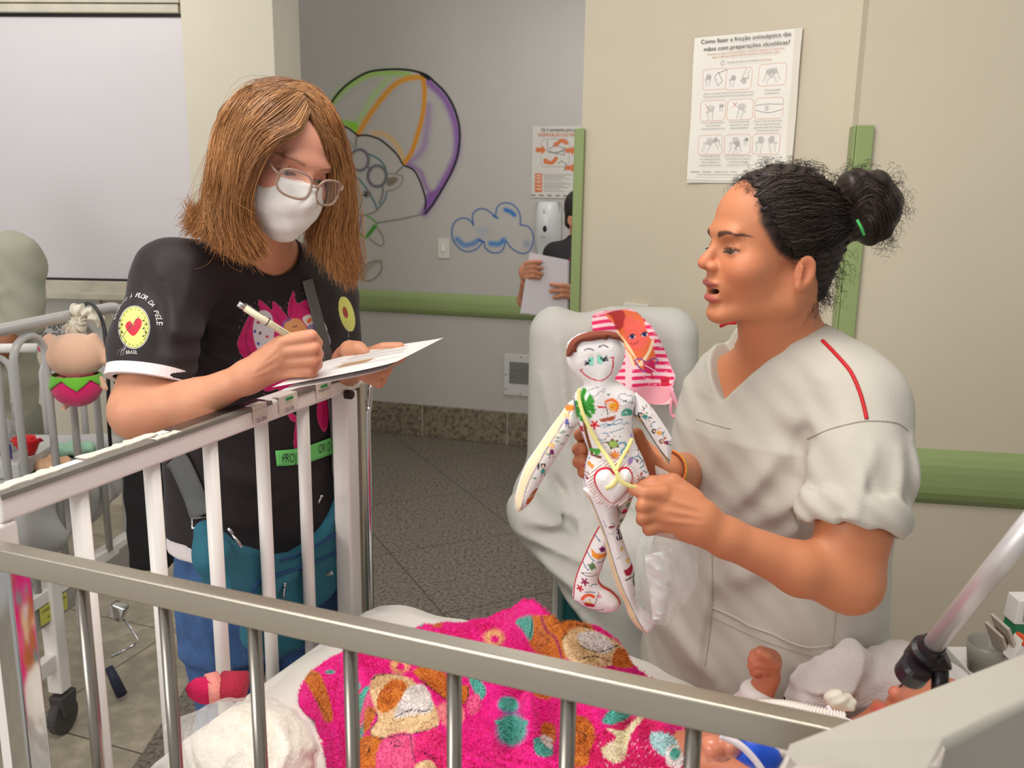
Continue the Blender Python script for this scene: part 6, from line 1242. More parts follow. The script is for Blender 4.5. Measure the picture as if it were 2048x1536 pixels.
def body_paint(Q):
    f = o4
    # face
    Q.line(f([(490, 415), (512, 440), (560, 468), (620, 472), (668, 440), (685, 390), (683, 340)]), 2.1, (214, 40, 66), 0.8, curve=6); Q.line(f([(486, 420), (500, 408)]), 1.8, (214, 40, 66), 0.7); Q.line(f([(668, 335), (690, 338)]), 1.8, (214, 40, 66), 0.7)
    for c in ((551, 357), (604, 347)): Q.ell(f([c])[0], 5.6, 9.0, (150, 225, 205), 0.05, 0.12); Q.line([(f([c])[0][0] + 5.8 * math.cos(t), f([c])[0][1] + 9.2 * math.sin(t)) for t in np.linspace(0, 6.28, 20)], 0.8, (120, 170, 160), 0.5)
    Q.ell(f([(543, 352)])[0], 2.3, 2.3, (20, 20, 24), 0, 0.2); Q.ell(f([(612, 340)])[0], 2.3, 2.3, (20, 20, 24), 0, 0.2)
    Q.line(f([(510, 292), (535, 282), (565, 290)]), 1.8, (40, 38, 44), 0.7, curve=5); Q.line(f([(600, 272), (628, 262), (655, 275)]), 1.8, (40, 38, 44), 0.7, curve=5)
    Q.line(f([(535, 330), (555, 320), (575, 332)]), 1.0, (225, 195, 150), 0.5, curve=4); Q.line(f([(590, 322), (610, 312), (625, 320)]), 1.0, (225, 195, 150), 0.5, curve=4)
    for L in ([(538, 372), (515, 380)], [(538, 368), (518, 358)], [(534, 372), (512, 370)], [(622, 350), (650, 338)], [(624, 352), (655, 350)], [(626, 345), (648, 326)]): Q.line(f(L), 2.0, (24, 24, 30), 0.7)
    Q.line(f([(622, 352), (636, 362)]), 1.6, (24, 24, 30), 0.7)
    # chest clouds, sun, boat
    g = (150, 150, 158)
    Q.line(f([(545, 558), (538, 540), (560, 530), (580, 518), (605, 520), (630, 522), (628, 540), (600, 545), (590, 560), (560, 572), (545, 558)]), 1.2, g, 0.5, curve=4); Q.line(f([(715, 575), (730, 560), (755, 560), (775, 572), (800, 575), (812, 595), (790, 612), (755, 600), (735, 592), (715, 575)]), 1.2, g, 0.5, curve=4)
    for x, y in ((560, 583), (655, 560), (757, 600), (806, 617), (571, 650)): Q.line(f([(x - 8, y + 4), (x, y - 3), (x + 3, y + 4), (x + 9, y - 4)]), 1.2, (30, 28, 34), 0.5)
    for k in range(13): a = k * 0.483; Q.line(f([(682 + 30 * math.cos(a), 625 + 28 * math.sin(a)), (682 + 46 * math.cos(a), 625 + 44 * math.sin(a))]), 1.6, (240, 140, 60), 0.6)
    Q.line(f([(640, 602), (672, 590), (700, 602), (712, 630), (700, 655)]), 4, (238, 112, 40), 1.2, curve=4); Q.ell(f([(683, 628)])[0], 8, 8, (246, 176, 50), 0, 0.12); Q.line(f([(672, 632), (682, 640), (692, 630)]), 0.9, (200, 60, 40), 0.5); Q.ell(f([(676, 622)])[0], 1, 1.2, (60, 30, 20)); Q.ell(f([(690, 620)])[0], 1, 1.2, (60, 30, 20))
    Q.line(f([(637, 620), (655, 684)]), 1.5, (40, 36, 46), 0.6); Q.fill(f([(582, 628), (636, 632), (636, 642), (600, 640)]), (214, 28, 48), 0.4); Q.line(f([(632, 645), (612, 688), (652, 690)]), 0.9, (170, 170, 178), 0.5); Q.line(f([(648, 640), (694, 668), (690, 684)]), 0.9, (170, 170, 178), 0.5)
    Q.fill(f([(600, 708), (650, 696), (702, 684), (690, 715), (640, 722), (615, 724)]), (178, 84, 58), 0.5)
    for L in ([(605, 750), (640, 735), (670, 745), (705, 715), (745, 710)], [(625, 760), (665, 740), (690, 742), (740, 728)], [(618, 790), (665, 790), (700, 778), (748, 764)], [(748, 742), (770, 735), (780, 742)], [(585, 828), (610, 835), (645, 825)], [(600, 860), (640, 840)]): squig(Q, f, L, (70, 130, 165), 1.3)
    Q.fill(f([(735, 668), (760, 645), (795, 655), (808, 672), (806, 694), (770, 690), (738, 688)]), (66, 160, 140), 0.6, curve=4); Q.line(f([(745, 678), (765, 665), (772, 680)]), 1.2, (225, 240, 235), 0.5)
    for k in range(5): a = k * 1.256 + 0.3; Q.line(f([(573, 741), (573 + 24 * math.cos(a), 741 + 24 * math.sin(a))]), 3.2, (220, 24, 50), 1)
    # palm tree
    for L in ([(512, 640), (470, 620), (455, 640)], [(512, 640), (500, 580), (515, 545)], [(512, 640), (545, 610), (560, 600)], [(512, 640), (560, 650), (562, 665)], [(512, 640), (470, 680), (480, 700)], [(512, 640), (505, 700), (498, 720)], [(515, 640), (548, 575)], [(505, 650), (462, 655)], [(512, 650), (545, 690)], [(505, 600), (485, 570)], [(530, 620), (560, 630)]):
        Q.line(f(L), 7, (60, 158, 52), 2.5, curve=4); Q.line(f(L), 1.2, (36, 110, 40), 0.6, curve=4)
    Q.line(f([(512, 700), (520, 780), (545, 870), (560, 920)]), 5, (122, 72, 42), 1.6, curve=5); Q.fill(f([(480, 770), (505, 760), (512, 800), (490, 800)]), (200, 30, 40), 0.8); Q.line(f([(530, 760), (560, 800)]), 3, (80, 170, 60), 1); Q.line(f([(555, 905), (600, 900), (585, 920)]), 6, (70, 165, 60), 2); Q.line(f([(560, 935), (610, 940)]), 4, (130, 74, 46), 1.2)
    # turtle, crab, river
    Q.ell(f([(684, 858)])[0], 9, 7.5, (166, 196, 100), 0.3, 0.1); 
    for a in (0.6, 1.9, 3.5, 4.6, 5.5): Q.ell(f([(684 + 34 * math.cos(a), 858 + 26 * math.sin(a))])[0], 3.2, 2.4, (96, 84, 44), a, 0.2)
    Q.line([(f([(684, 858)])[0][0] + 9 * math.cos(t), f([(684, 858)])[0][1] + 7.5 * math.sin(t)) for t in np.linspace(0, 6.28, 20)], 1.1, (110, 110, 50), 0.5)
    Q.line(f([(720, 855), (755, 850), (760, 880), (735, 900), (745, 940), (760, 930)]), 3.6, (110, 165, 190), 1.3, curve=5)
    for k in range(8): a = k * 0.785; Q.line(f([(695, 925), (695 + 30 * math.cos(a), 925 + 24 * math.sin(a))]), 2.4, (240, 120, 50), 0.8)
    Q.ell(f([(695, 925)])[0], 6.5, 5, (240, 150, 60), 0, 0.15); Q.ell(f([(683, 978)])[0], 4, 4, (120, 190, 180), 0, 0.2)
    Q.ell(f([(790, 960)])[0], 5, 7, (160, 130, 190), 0.4, 0.2); Q.ell(f([(800, 830)])[0], 4, 9, (190, 180, 220), 0, 0.3)
    for L in ([(820, 940), (845, 945), (860, 965)], [(850, 985), (870, 975), (880, 1000), (850, 1010)], [(860, 1060), (890, 1080), (870, 1100)], [(800, 940), (830, 960)], [(870, 1030), (900, 1050)]): squig(Q, f, L, (80, 130, 160), 1.8)
    for x, y in ((545, 990), (560, 1000), (770, 905)): Q.ell(f([(x, y)])[0], 3.4, 4.5, (240, 150, 50), 0.5, 0.3)
    for x, y in ((835, 968), (858, 1044), (540, 1050), (532, 1080)): Q.ell(f([(x, y)])[0], 2.6, 3.2, (150, 40, 60), 0.5, 0.3)
    for L in ([(455, 600), (470, 700), (485, 760), (520, 860), (540, 930), (525, 1000), (515, 1080), (525, 1130)], [(822, 580), (832, 620), (815, 700), (815, 800)]): Q.line(f(L), 0.9, (110, 90, 160), 0.5, curve=4)
    r = random.Random(5)
    for _ in range(46):
        x, y = r.uniform(500, 860), r.uniform(760, 1080); c = r.choice([(200, 50, 90), (60, 120, 160), (90, 160, 90), (230, 150, 50), (120, 80, 160)]); Q.line(f([(x, y), (x + r.uniform(-10, 10), y + r.uniform(-8, 8))]), 1.3, c, 0.5)
bd_ = pillow('body', o4([(412, 330), (425, 255), (500, 208), (600, 196), (705, 203), (748, 248), (764, 310), (755, 380), (728, 440), (704, 482), (716, 500), (765, 528), (820, 572), (832, 620), (815, 700), (813, 800), (832, 880), (872, 960), (902, 1040), (912, 1085), (860, 1115), (800, 1190), (700, 1230), (600, 1225), (545, 1190), (516, 1140), (520, 1080), (526, 1000), (545, 930), (520, 860), (485, 760), (468, 690), (455, 620), (472, 560), (518, 512), (470, 455), (424, 400)]), DY, 0.021, body_paint, DL, puck=0.0005, wdt=36)
def arm_paint_l(Q):
    f = o4; Q.fill(f([(440, 620), (370, 700), (300, 800), (230, 905), (160, 1010), (118, 1130), (90, 1240), (105, 1290), (140, 1280), (150, 1180), (215, 1030), (280, 930), (345, 820), (405, 720), (455, 640)]), (232, 216, 180), 0.6)
    Q.line(f([(455, 625), (400, 710), (340, 810), (280, 905), (220, 1010), (165, 1120), (130, 1270)]), 1.2, (120, 110, 170), 0.6, curve=4)
    Q.line(f([(412, 655), (440, 650)]), 8, (240, 130, 50), 2); kid(Q, f, 408, 700, 1.0, (236, 190, 120), (96, 96, 170)); kid(Q, f, 315, 880, 1.15, (240, 190, 70), (120, 30, 90)); kid(Q, f, 262, 1000, 1.1, (30, 26, 34), (70, 160, 140))
    Q.line(f([(235, 985), (232, 1015)]), 3, (30, 26, 34), 1)
    for x, y in ((385, 790), (350, 830), (345, 850), (380, 870), (410, 820), (290, 930), (210, 1075), (430, 770), (370, 800)): Q.line(f([(x - 12, y), (x, y - 8), (x + 4, y + 3), (x + 14, y - 6)]), 1.2, (60, 130, 70), 0.5)
    Q.fill(f([(180, 1185), (215, 1145), (240, 1160), (225, 1215), (170, 1240), (160, 1225)]), (168, 92, 60), 0.5, curve=4); Q.line(f([(175, 1200), (225, 1170)]), 2, (225, 200, 150), 0.8); Q.fill(f([(165, 1200), (210, 1195), (205, 1235), (165, 1240)]), (196, 98, 52), 0.6)
pillow('arm', o4([(462, 625), (425, 632), (370, 705), (300, 800), (230, 905), (160, 1010), (115, 1130), (92, 1240), (104, 1290), (142, 1284), (192, 1232), (248, 1125), (330, 990), (402, 880), (460, 782), (490, 735)]), DY + 0.004, 0.016, arm_paint_l, DL, wdt=22)
def arm_paint_r(Q):
    f = o4; Q.fill(f([(820, 705), (850, 700), (900, 790), (960, 890), (1030, 965), (1035, 1010), (985, 935), (925, 830), (870, 752)]), (190, 160, 115), 0.5)
    Q.line(f([(826, 700), (850, 708), (905, 800), (970, 900), (1034, 975)]), 1.5, (30, 26, 30), 0.6, curve=4); kid(Q, f, 855, 690, 1.0, (30, 26, 34), (60, 150, 150), rot=-1.2); kid(Q, f, 940, 790, 1.0, (26, 22, 28), (240, 170, 60), rot=-1.3); kid(Q, f, 985, 850, 1.0, (120, 80, 50), (130, 40, 90), rot=-1.3)
    r = random.Random(8)
    for _ in range(36): t = r.random(); x, y = 850 + 185 * t + r.uniform(-25, 30), 620 + 260 * t + r.uniform(-25, 25); Q.line(f([(x, y), (x + r.uniform(-14, 14), y + r.uniform(-8, 8))]), 1.2, r.choice([(60, 100, 120), (200, 60, 60), (80, 140, 80), (50, 40, 50), (230, 150, 60)]), 0.5)
pillow('arm', o4([(825, 575), (870, 600), (930, 660), (980, 730), (1030, 808), (1057, 862), (1052, 930), (1038, 1005), (1012, 985), (975, 925), (925, 835), (870, 755), (822, 708)]), DY + 0.004, 0.016, arm_paint_r, DL, wdt=22)
def leg_paint_a(Q):
    f = o5; Q.fill(f([(700, 100), (765, 230), (820, 380), (860, 480), (880, 600), (910, 720), (960, 880), (1020, 1000), (1060, 1110), (1120, 1190), (1195, 1250), (1130, 1130), (1080, 1030), (1010, 880), (955, 740), (905, 580), (875, 480), (835, 370), (780, 230), (730, 110)]), (230, 208, 165), 0.5)
    Q.line(f([(728, 115), (780, 230), (835, 370), (875, 480), (905, 580), (955, 740), (1010, 880), (1080, 1030), (1130, 1130), (1195, 1240)]), 1.3, (100, 125, 135), 0.6, curve=4)
    Q.fill(f([(872, 355), (895, 340), (915, 345), (935, 335), (930, 358), (890, 362)]), (150, 24, 50), 0.5); 
    for x, y in ((840, 305), (845, 325), (855, 345), (862, 355)): Q.ell(f([(x, y)])[0], 1.1, 1.1, (60, 90, 140))
    Q.line([(f([(960, 375)])[0][0] + 3 * math.cos(t), f([(960, 375)])[0][1] + 3 * math.sin(t)) for t in np.linspace(0, 6.28, 14)], 1.6, (20, 24, 40), 0.5); Q.line(f([(962, 390), (975, 450)]), 2.4, (24, 28, 50), 0.7); Q.line(f([(945, 435), (955, 458), (1000, 465), (990, 425)]), 2.2, (24, 28, 50), 0.7); Q.line(f([(950, 410), (985, 400)]), 1.8, (24, 28, 50), 0.6)
    Q.ell(f([(988, 537)])[0], 4, 4.5, (226, 190, 130), 0, 0.2); Q.fill(f([(1020, 625), (1050, 615), (1055, 650), (1030, 655)]), (240, 200, 100), 0.5); Q.fill(f([(1000, 700), (1040, 690), (1085, 670), (1090, 715), (1060, 750), (1020, 745)]), (170, 30, 60), 0.6)
    Q.line(f([(1015, 780), (1050, 770), (1080, 765)]), 2.2, (40, 40, 70), 0.8); Q.line(f([(1095, 760), (1085, 800), (1095, 845)]), 3, (80, 130, 90), 1); 
    for L in ([(885, 405), (905, 410), (920, 400)], [(948, 610), (965, 592), (985, 590)], [(1085, 920), (1095, 910), (1110, 915)], [(905, 320), (925, 328)]): squig(Q, f, L, (90, 140, 160), 1.2)
pillow('leg', o5([(700, 60), (705, 110), (765, 235), (820, 380), (858, 480), (880, 600), (910, 720), (960, 880), (1020, 1000), (1060, 1110), (1118, 1195), (1195, 1248), (1235, 1225), (1258, 1170), (1200, 1085), (1140, 1030), (1112, 960), (1106, 880), (1095, 760), (1070, 660), (1030, 560), (1000, 470), (975, 380), (960, 280), (950, 160), (960, 60)]), DY - 0.006, 0.017, leg_paint_a, DL, wdt=26)
def leg_paint_b(Q):
    f = o5; Q.line(f([(830, 340), (760, 470), (700, 600), (640, 740), (610, 850), (602, 960)]), 1.5, (196, 50, 60), 0.6, curve=4); Q.line(f([(870, 600), (830, 710), (802, 800), (830, 855), (900, 895), (960, 950), (985, 1010)]), 2.2, (205, 62, 50), 0.9, curve=4)
    Q.fill(f([(740, 535), (770, 560), (820, 570), (870, 575), (865, 600), (800, 615), (750, 600)]), (240, 150, 50), 0.5); Q.fill(f([(800, 530), (830, 505), (858, 530), (850, 555), (820, 555)]), (120, 30, 100), 0.5)
    Q.ell(f([(748, 672)])[0], 6, 7, (100, 130, 80), 0.6, 0.15); 
    for a in (0.5, 1.7, 3.4, 4.8): Q.line(f([(748, 672), (748 + 36 * math.cos(a), 672 + 34 * math.sin(a))]), 1.8, (90, 120, 80), 0.6)
    Q.line(f([(665, 735), (700, 728), (785, 732), (785, 752), (700, 750), (665, 738)]), 1.1, (110, 110, 110), 0.5); 
    for c, (x, y), s_ in (((150, 30, 80), (688, 798), 26), ((200, 40, 60), (650, 855), 22)):
        for k in range(5): a = k * 1.256 + 0.2; Q.line(f([(x, y), (x + s_ * math.cos(a), y + s_ * math.sin(a))]), 2.8, c, 0.8)
    for L in ([(775, 440), (795, 455), (812, 475)], [(715, 580), (735, 605), (765, 630)], [(680, 660), (700, 690), (720, 705)], [(735, 830), (760, 820), (790, 830)], [(695, 880), (730, 875), (770, 885)], [(615, 965), (660, 1000), (720, 1030), (800, 1035), (845, 1020)], [(790, 640), (830, 640), (855, 630)]): squig(Q, f, L, (60, 110, 150), 1.5)
    Q.line(f([(668, 935), (690, 910), (725, 900), (760, 915)]), 5, (240, 90, 40), 1.6, curve=4); Q.ell(f([(720, 938)])[0], 7, 5, (245, 240, 230), 0, 0.1); Q.ell(f([(728, 938)])[0], 1.5, 1.5, (30, 30, 30)); Q.fill(f([(690, 955), (750, 955), (745, 972), (700, 970)]), (225, 220, 110), 0.5); Q.fill(f([(672, 965), (770, 975), (765, 1005), (700, 1005)]), (180, 30, 56), 0.6); Q.line(f([(770, 975), (800, 890)]), 1.2, (50, 40, 50), 0.5); Q.fill(f([(800, 890), (830, 920), (795, 930)]), (246, 150, 160), 0.6)
    kid(Q, f, 1040, 130, 1.5, (180, 30, 60), (150, 190, 120)); Q.ell(f([(1015, 232)])[0], 6, 5, (210, 50, 80), 0, 0.2); Q.line(f([(940, 200), (990, 245), (1050, 240)]), 1.3, (80, 40, 60), 0.5, curve=4); Q.ell(f([(990, 310)])[0], 5, 4, (130, 140, 130), 0, 0.3); Q.ell(f([(945, 280)])[0], 1.6, 3, (110, 60, 50), 0.2)
pillow('leg', o5([(950, 60), (930, 160), (915, 250), (830, 340), (760, 470), (700, 600), (640, 740), (608, 860), (600, 960), (635, 1000), (700, 1035), (800, 1068), (880, 1078), (950, 1062), (986, 1015), (978, 955), (905, 890), (835, 850), (806, 800), (832, 715), (872, 610), (920, 500), (985, 370), (1045, 250), (1090, 130), (1115, 60)]), DY + 0.016, 0.016, leg_paint_b, DL, wdt=26)
# felt hair
M_felt = mat('brown_felt', (128, 64, 44), 0.95, bump=0.2, bscale=300)
pillow('felt_hair', o4([(408, 340), (420, 280), (455, 235), (520, 205), (600, 192), (705, 200), (745, 240), (758, 262), (725, 240), (690, 240), (660, 225), (655, 248), (625, 240), (560, 252), (500, 256), (475, 285), (472, 332), (455, 318), (425, 345)]), DY - 0.0135, 0.008, lambda Q: Q.c.__setitem__(slice(None), np.array(lin((128, 64, 44)))), DL, wdt=8)
# lace-edged heart
HP_ = thing('heart_pillow', P(1228, 965, DY - 0.03), 'small lace-edged heart pillow with red outline hanging on the rag doll', 'pillow')
fr_ = [(690 + (150 + 7 * math.sin(k * 2.1)) * math.cos(t) * (1.0), 1118 + (128 + 7 * math.sin(k * 1.7)) * math.sin(t) + (18 if math.sin(t) > 0.75 else 0)) for k, t in enumerate(np.linspace(0, 6.2832, 44, endpoint=False))]
pillow('lace_frill', o4(fr_), DY - 0.024, 0.003, lambda Q: None, HP_, bg=(238, 222, 218), wdt=8, puck=0.0015)
heart = [(708, 1066), (668, 1032), (615, 1036), (582, 1072), (582, 1120), (612, 1180), (650, 1222), (690, 1247), (730, 1222), (780, 1165), (810, 1110), (812, 1068), (785, 1030), (742, 1032)]
pillow('heart_cushion', o4(heart), DY - 0.029, 0.012, lambda Q: Q.line(np.array(cr(o4(heart), 6, True)), 3.0, (196, 22, 50), 0.8, closed=True), HP_, bg=(242, 236, 236), wdt=26)
M_rib = mat('yellow_satin_ribbon', (240, 230, 150), 0.4)
def ribbon(nm, pts, Y, w, parent):
    m_ = MB(); m_.tube([P(1000 + x / 3.072, 600 + y / 3.072, Y + dy) for x, y, dy in cr(pts, 4)], w * 0.72, 8, flat=0.25, up=(0, 1, 0)); m_.build(nm, M_rib, parent, smooth=True)
ribbon('neck_ribbon', [(488, 545, -0.018), (485, 600, -0.02), (510, 700, -0.024), (560, 810, -0.025), (620, 910, -0.026), (685, 1005, -0.034), (710, 1050, -0.04)], DY, 0.0034, HP_)
ribbon('neck_ribbon', [(812, 850, -0.02), (790, 900, -0.024), (750, 970, -0.03), (712, 1050, -0.04)], DY, 0.0034, HP_)
ribbon('bow_tail', [(712, 1050, -0.042), (722, 1090, -0.043), (690, 1140, -0.043), (648, 1158, -0.041)], DY, 0.0036, HP_)
ribbon('bow_tail', [(712, 1050, -0.042), (740, 1110, -0.044), (790, 1140, -0.043), (845, 1155, -0.04)], DY, 0.0036, HP_)
# ---- clear plastic bag hanging from the hand
PB_ = thing('plastic_bag', P(1320, 1100, 1.11), 'crumpled clear plastic bag hanging from the hand beside the doll\'s legs', 'bag')
def film(name, pts_px, Y, amp, seed, parent, M, nx=46, ny=80, bulge=0.01):
    """crumpled film between left and right outlines"""
    Ls = cr([(a, b) for a, b, c, d in pts_px], 10); Rs = cr([(c, d) for a, b, c, d in pts_px], 10); r = np.random.default_rng(seed)
    rows = len(Ls); dirs = r.normal(0, 1, (16, 2)); ph = r.uniform(0, 6.28, 16); fq = r.uniform(4, 26, 16); V = []
    for i in range(rows):
        for j in range(nx):
            t = j / (nx - 1); x = Ls[i][0] * (1 - t) + Rs[i][0] * t; y = Ls[i][1] * (1 - t) + Rs[i][1] * t; u = x / 60.0; v = y / 60.0
            w = sum(abs(math.sin(fq[k] * 0.35 * (dirs[k][0] * u + dirs[k][1] * v) + ph[k])) * 10 / (6 + fq[k]) for k in range(16)) / 7 - 0.5
            V.append(P(x, y, Y + w * amp - bulge * math.sin(math.pi * t)))
    F = np.array([[i * nx + j, i * nx + j + 1, (i + 1) * nx + j + 1, (i + 1) * nx + j] for i in range(rows - 1) for j in range(nx - 1)])
    return mkobj(name, np.array([tuple(v) for v in V]), F, M, parent, False)
def filmmat(name, a0, a1, rough=0.12):
    M = mat(name, (235, 235, 235), rough, spec=1.0); nt = M.node_tree; b = nt.nodes['Principled BSDF']; lw = nt.nodes.new('ShaderNodeLayerWeight'); lw.inputs[0].default_value = 0.45
    mr = nt.nodes.new('ShaderNodeMapRange'); mr.inputs[3].default_value = a0; mr.inputs[4].default_value = a1; nt.links.new(lw.outputs['Facing'], mr.inputs[0]); nt.links.new(mr.outputs[0], b.inputs['Alpha']); return M
M_film = filmmat('clear_bag_film', 0.13, 0.8, 0.08); M_foil = filmmat('crinkled_cellophane', 0.42, 0.98, 0.06)
film('bag_film', [(1290, 1062, 1375, 1070), (1276, 1090, 1392, 1090), (1270, 1150, 1396, 1140), (1272, 1200, 1388, 1180), (1285, 1235, 1345, 1240), (1306, 1250, 1340, 1250)], 1.095, 0.012, 3, PB_, M_film)
film('inner_film', [(1290, 1110, 1356, 1095), (1292, 1140, 1350, 1130), (1300, 1180, 1342, 1180), (1303, 1225, 1335, 1215), (1305, 1240, 1332, 1238)], 1.085, 0.016, 9, PB_, M_foil, nx=30)
film('bag_film', [(1310, 930, 1338, 945), (1312, 950, 1350, 962), (1318, 975, 1352, 985)], 1.135, 0.008, 6, PB_, M_foil, nx=20)
# ============================================================ woman with long fair hair, mask and glasses, writing
WO = thing('person', up(P(520, 1100, 1.6), 0), 'woman with long fair hair, glasses and white mask in a black shirt, writing on papers', 'person')
M_skinW = mat('fair_skin', attr=True, rough=0.5, sss=0.12, bump=0.06, bscale=170, var=0.07, vscale=40)
HW = Head(P(546, 302, 1.55), (0.64, -0.66, -0.40), (0.30, -0.02, 0.9), 1.0, lid=0.7)
TW = np.array(frame((0.6, -0.8, 0)))[:2, :2]
tw = [(528, 480, 1.68, 0.05, 0.05), (515, 510, 1.70, 0.115, 0.072), (503, 560, 1.71, 0.162, 0.098), (508, 640, 1.71, 0.18, 0.118), (515, 740, 1.72, 0.186, 0.12), (518, 850, 1.72, 0.18, 0.12), (520, 950, 1.72, 0.178, 0.12), (524, 1060, 1.72, 0.184, 0.128), (527, 1140, 1.72, 0.186, 0.132)]
twp = [P(a, b, c) for a, b, c, _, _ in tw]
def trunkW(p, off=0.0): return slab(p, twp, [t[3] + off for t in tw], [t[4] + off for t in tw], TW)
sW = P(345, 555, 1.52); eW = P(278, 822, 1.40)
def armW(p, g=0.0):
    d = rcone(p, sW, P(308, 700, 1.45), 0.052 + g, 0.047 + g); d = su(d, rcone(p, P(308, 700, 1.45), eW, 0.047 + g, 0.041 + g), 0.02)
    d = su(d, rcone(p, eW, P(390, 803, 1.385), 0.041 + g, 0.0325 + g), 0.03); d = su(d, rcone(p, P(390, 803, 1.385), P(492, 755, 1.375), 0.0325 + g, 0.023 + g), 0.02)
    return d
def handW(p):
    q = lambda *a: P(*a)
    d = su(rcone(p, q(497, 744, 1.375), q(560, 690, 1.37), 0.019, 0.0125), rcone(p, q(495, 762, 1.375), q(572, 742, 1.385), 0.018, 0.012), 0.02)
    d = su(d, rcone(p, q(497, 754, 1.375), q(562, 715, 1.372), 0.0215, 0.014), 0.015)
    for pts in ([(565, 683, 1.37), (622, 672, 1.36), (634, 686, 1.375), (628, 703, 1.385)], [(566, 702, 1.37), (628, 697, 1.358), (636, 708, 1.375), (618, 716, 1.395)], [(570, 722, 1.375), (630, 719, 1.363), (634, 729, 1.38), (612, 732, 1.40)], [(575, 742, 1.385), (622, 741, 1.372), (624, 749, 1.39), (604, 750, 1.405)]):
        d = su(d, chain(p, [q(*a) for a in pts], [0.0115, 0.0105, 0.0092, 0.0075]), 0.0042)
    d = su(d, chain(p, [q(520, 722, 1.39), q(560, 690, 1.40), q(600, 682, 1.40), q(628, 694, 1.395)], [0.017, 0.0135, 0.011, 0.009], 0.004), 0.008)
    return d - crease(p, [(q(515, 735, 1.37), q(560, 692, 1.37), 0.003, 0.0015), (q(512, 742, 1.37), q(562, 708, 1.37), 0.003, 0.0015), (q(512, 750, 1.37), q(566, 728, 1.37), 0.003, 0.0013)])
sW2 = P(655, 590, 1.82); eW2 = P(685, 765, 1.79); wW2 = P(692, 722, 1.60)
def arm2W(p): return su(rcone(p, sW2, eW2, 0.05, 0.042), rcone(p, eW2, wW2, 0.04, 0.026), 0.02)
def hand2W(p):
    q = lambda *a: P(*a)
    d = su(rcone(p, q(695, 722, 1.585), q(735, 735, 1.55), 0.024, 0.021), rcone(p, q(700, 712, 1.57), q(740, 722, 1.55), 0.02, 0.016), 0.02)
    d = su(d, chain(p, [q(690, 716, 1.56), q(700, 702, 1.525), q(716, 700, 1.515), q(728, 706, 1.51)], [0.02, 0.0165, 0.013, 0.010], 0.01), 0.012)
    for pts, r0 in (([(735, 708, 1.54), (765, 696, 1.53), (785, 694, 1.53), (800, 693, 1.53)], 0.0105), ([(745, 728, 1.54), (778, 724, 1.53), (795, 718, 1.53), (804, 714, 1.53)], 0.0105), ([(738, 742, 1.54), (768, 746, 1.52), (775, 738, 1.53), (765, 730, 1.54)], 0.0108), ([(730, 752, 1.545), (758, 766, 1.53), (765, 760, 1.54), (755, 750, 1.55)], 0.0105)):
        d = su(d, chain(p, [q(*a) for a in pts], [r0, r0 * 0.94, r0 * 0.85, r0 * 0.74]), 0.005)
    return d
def skinW(p):
    d = HW.sdf(p)
    d = su(d, su(rcone(p, HW.w(0, 2, -55), P(525, 500, 1.68), 0.05, 0.058), rcone(p, HW.w(0, 28, -85), P(540, 505, 1.64), 0.032, 0.032), 0.03), 0.018)
    tk = trunkW(p, -0.01); tk = np.maximum(tk, P(500, 900, 1.62).z - p[:, 2]); d = su(d, tk, 0.03)
    d = su(d, rcone(p, P(525, 520, 1.70), sW, 0.045, 0.045), 0.03); d = su(d, rcone(p, P(525, 520, 1.70), sW2, 0.045, 0.045), 0.03)
    for g, k in ((armW, 0.02), (handW, 0.012), (arm2W, 0.02), (hand2W, 0.012)): d = su(d, g(p), k)
    return d
def colW(V):
    Q = HW.loc(V.astype(f32)).astype(float); ax = np.abs(Q[:, 0]); c = np.tile(lin((208, 146, 114)), (len(V), 1))
    def mx(k, col): c[:] = c * (1 - k[:, None]) + np.array(lin(col)) * k[:, None]
    hd = Q[:, 2] > -110; mx(0.8 * hd, (224, 160, 136))
    g = lambda cx, cy, cz, r: np.exp(-(((ax - cx) ** 2 + (Q[:, 1] - cy) ** 2 + (Q[:, 2] - cz) ** 2) / r ** 2))
    mx(0.4 * g(0, 128, -18, 16), (206, 104, 84)); mx(0.35 * g(33, 112, 6, 13), (150, 90, 76)); mx(0.3 * g(40, 95, -30, 26), (214, 120, 98))
    bz = 20 + 4 * np.sin(np.clip((ax - 14) / 34, 0, 1) * 2.4) - np.clip(ax - 40, 0, 30) * 0.3
    mx(0.6 * smst(3.4, 1.6, np.abs(Q[:, 2] - bz)) * smst(12, 16, ax) * smst(56, 48, ax) * (Q[:, 1] > 60), (120, 82, 60))
    mx(0.8 * smst(2.4, 1.0, np.abs(Q[:, 2] - (0.8 + 2.0 * (1 - ((ax - 32) / 15) ** 2) - 1.6))) * (np.abs(ax - 32) < 15) * (Q[:, 1] > 96), (70, 44, 36))
    kn = np.zeros(len(V))
    for a in ((628, 672, 1.36), (634, 698, 1.358), (636, 720, 1.363), (626, 742, 1.372)): kn = np.maximum(kn, np.exp(-((V - np.array(P(*a))) ** 2).sum(1) / 0.012 ** 2))
    mx(0.35 * kn, (212, 112, 92)); return np.clip(c, 0, 1)
lo = P(700, 900, 1.62)
sdfobj('body', skinW, (P(215, 800, 1.4).x, 1.27, lo.z), (P(815, 700, 1.53).x + 0.02, 1.9, HW.w(0, 0, 125).z), 0.0022, M_skinW, WO, colW)
eyes(HW, WO, (0, -10), (90, 100, 90))
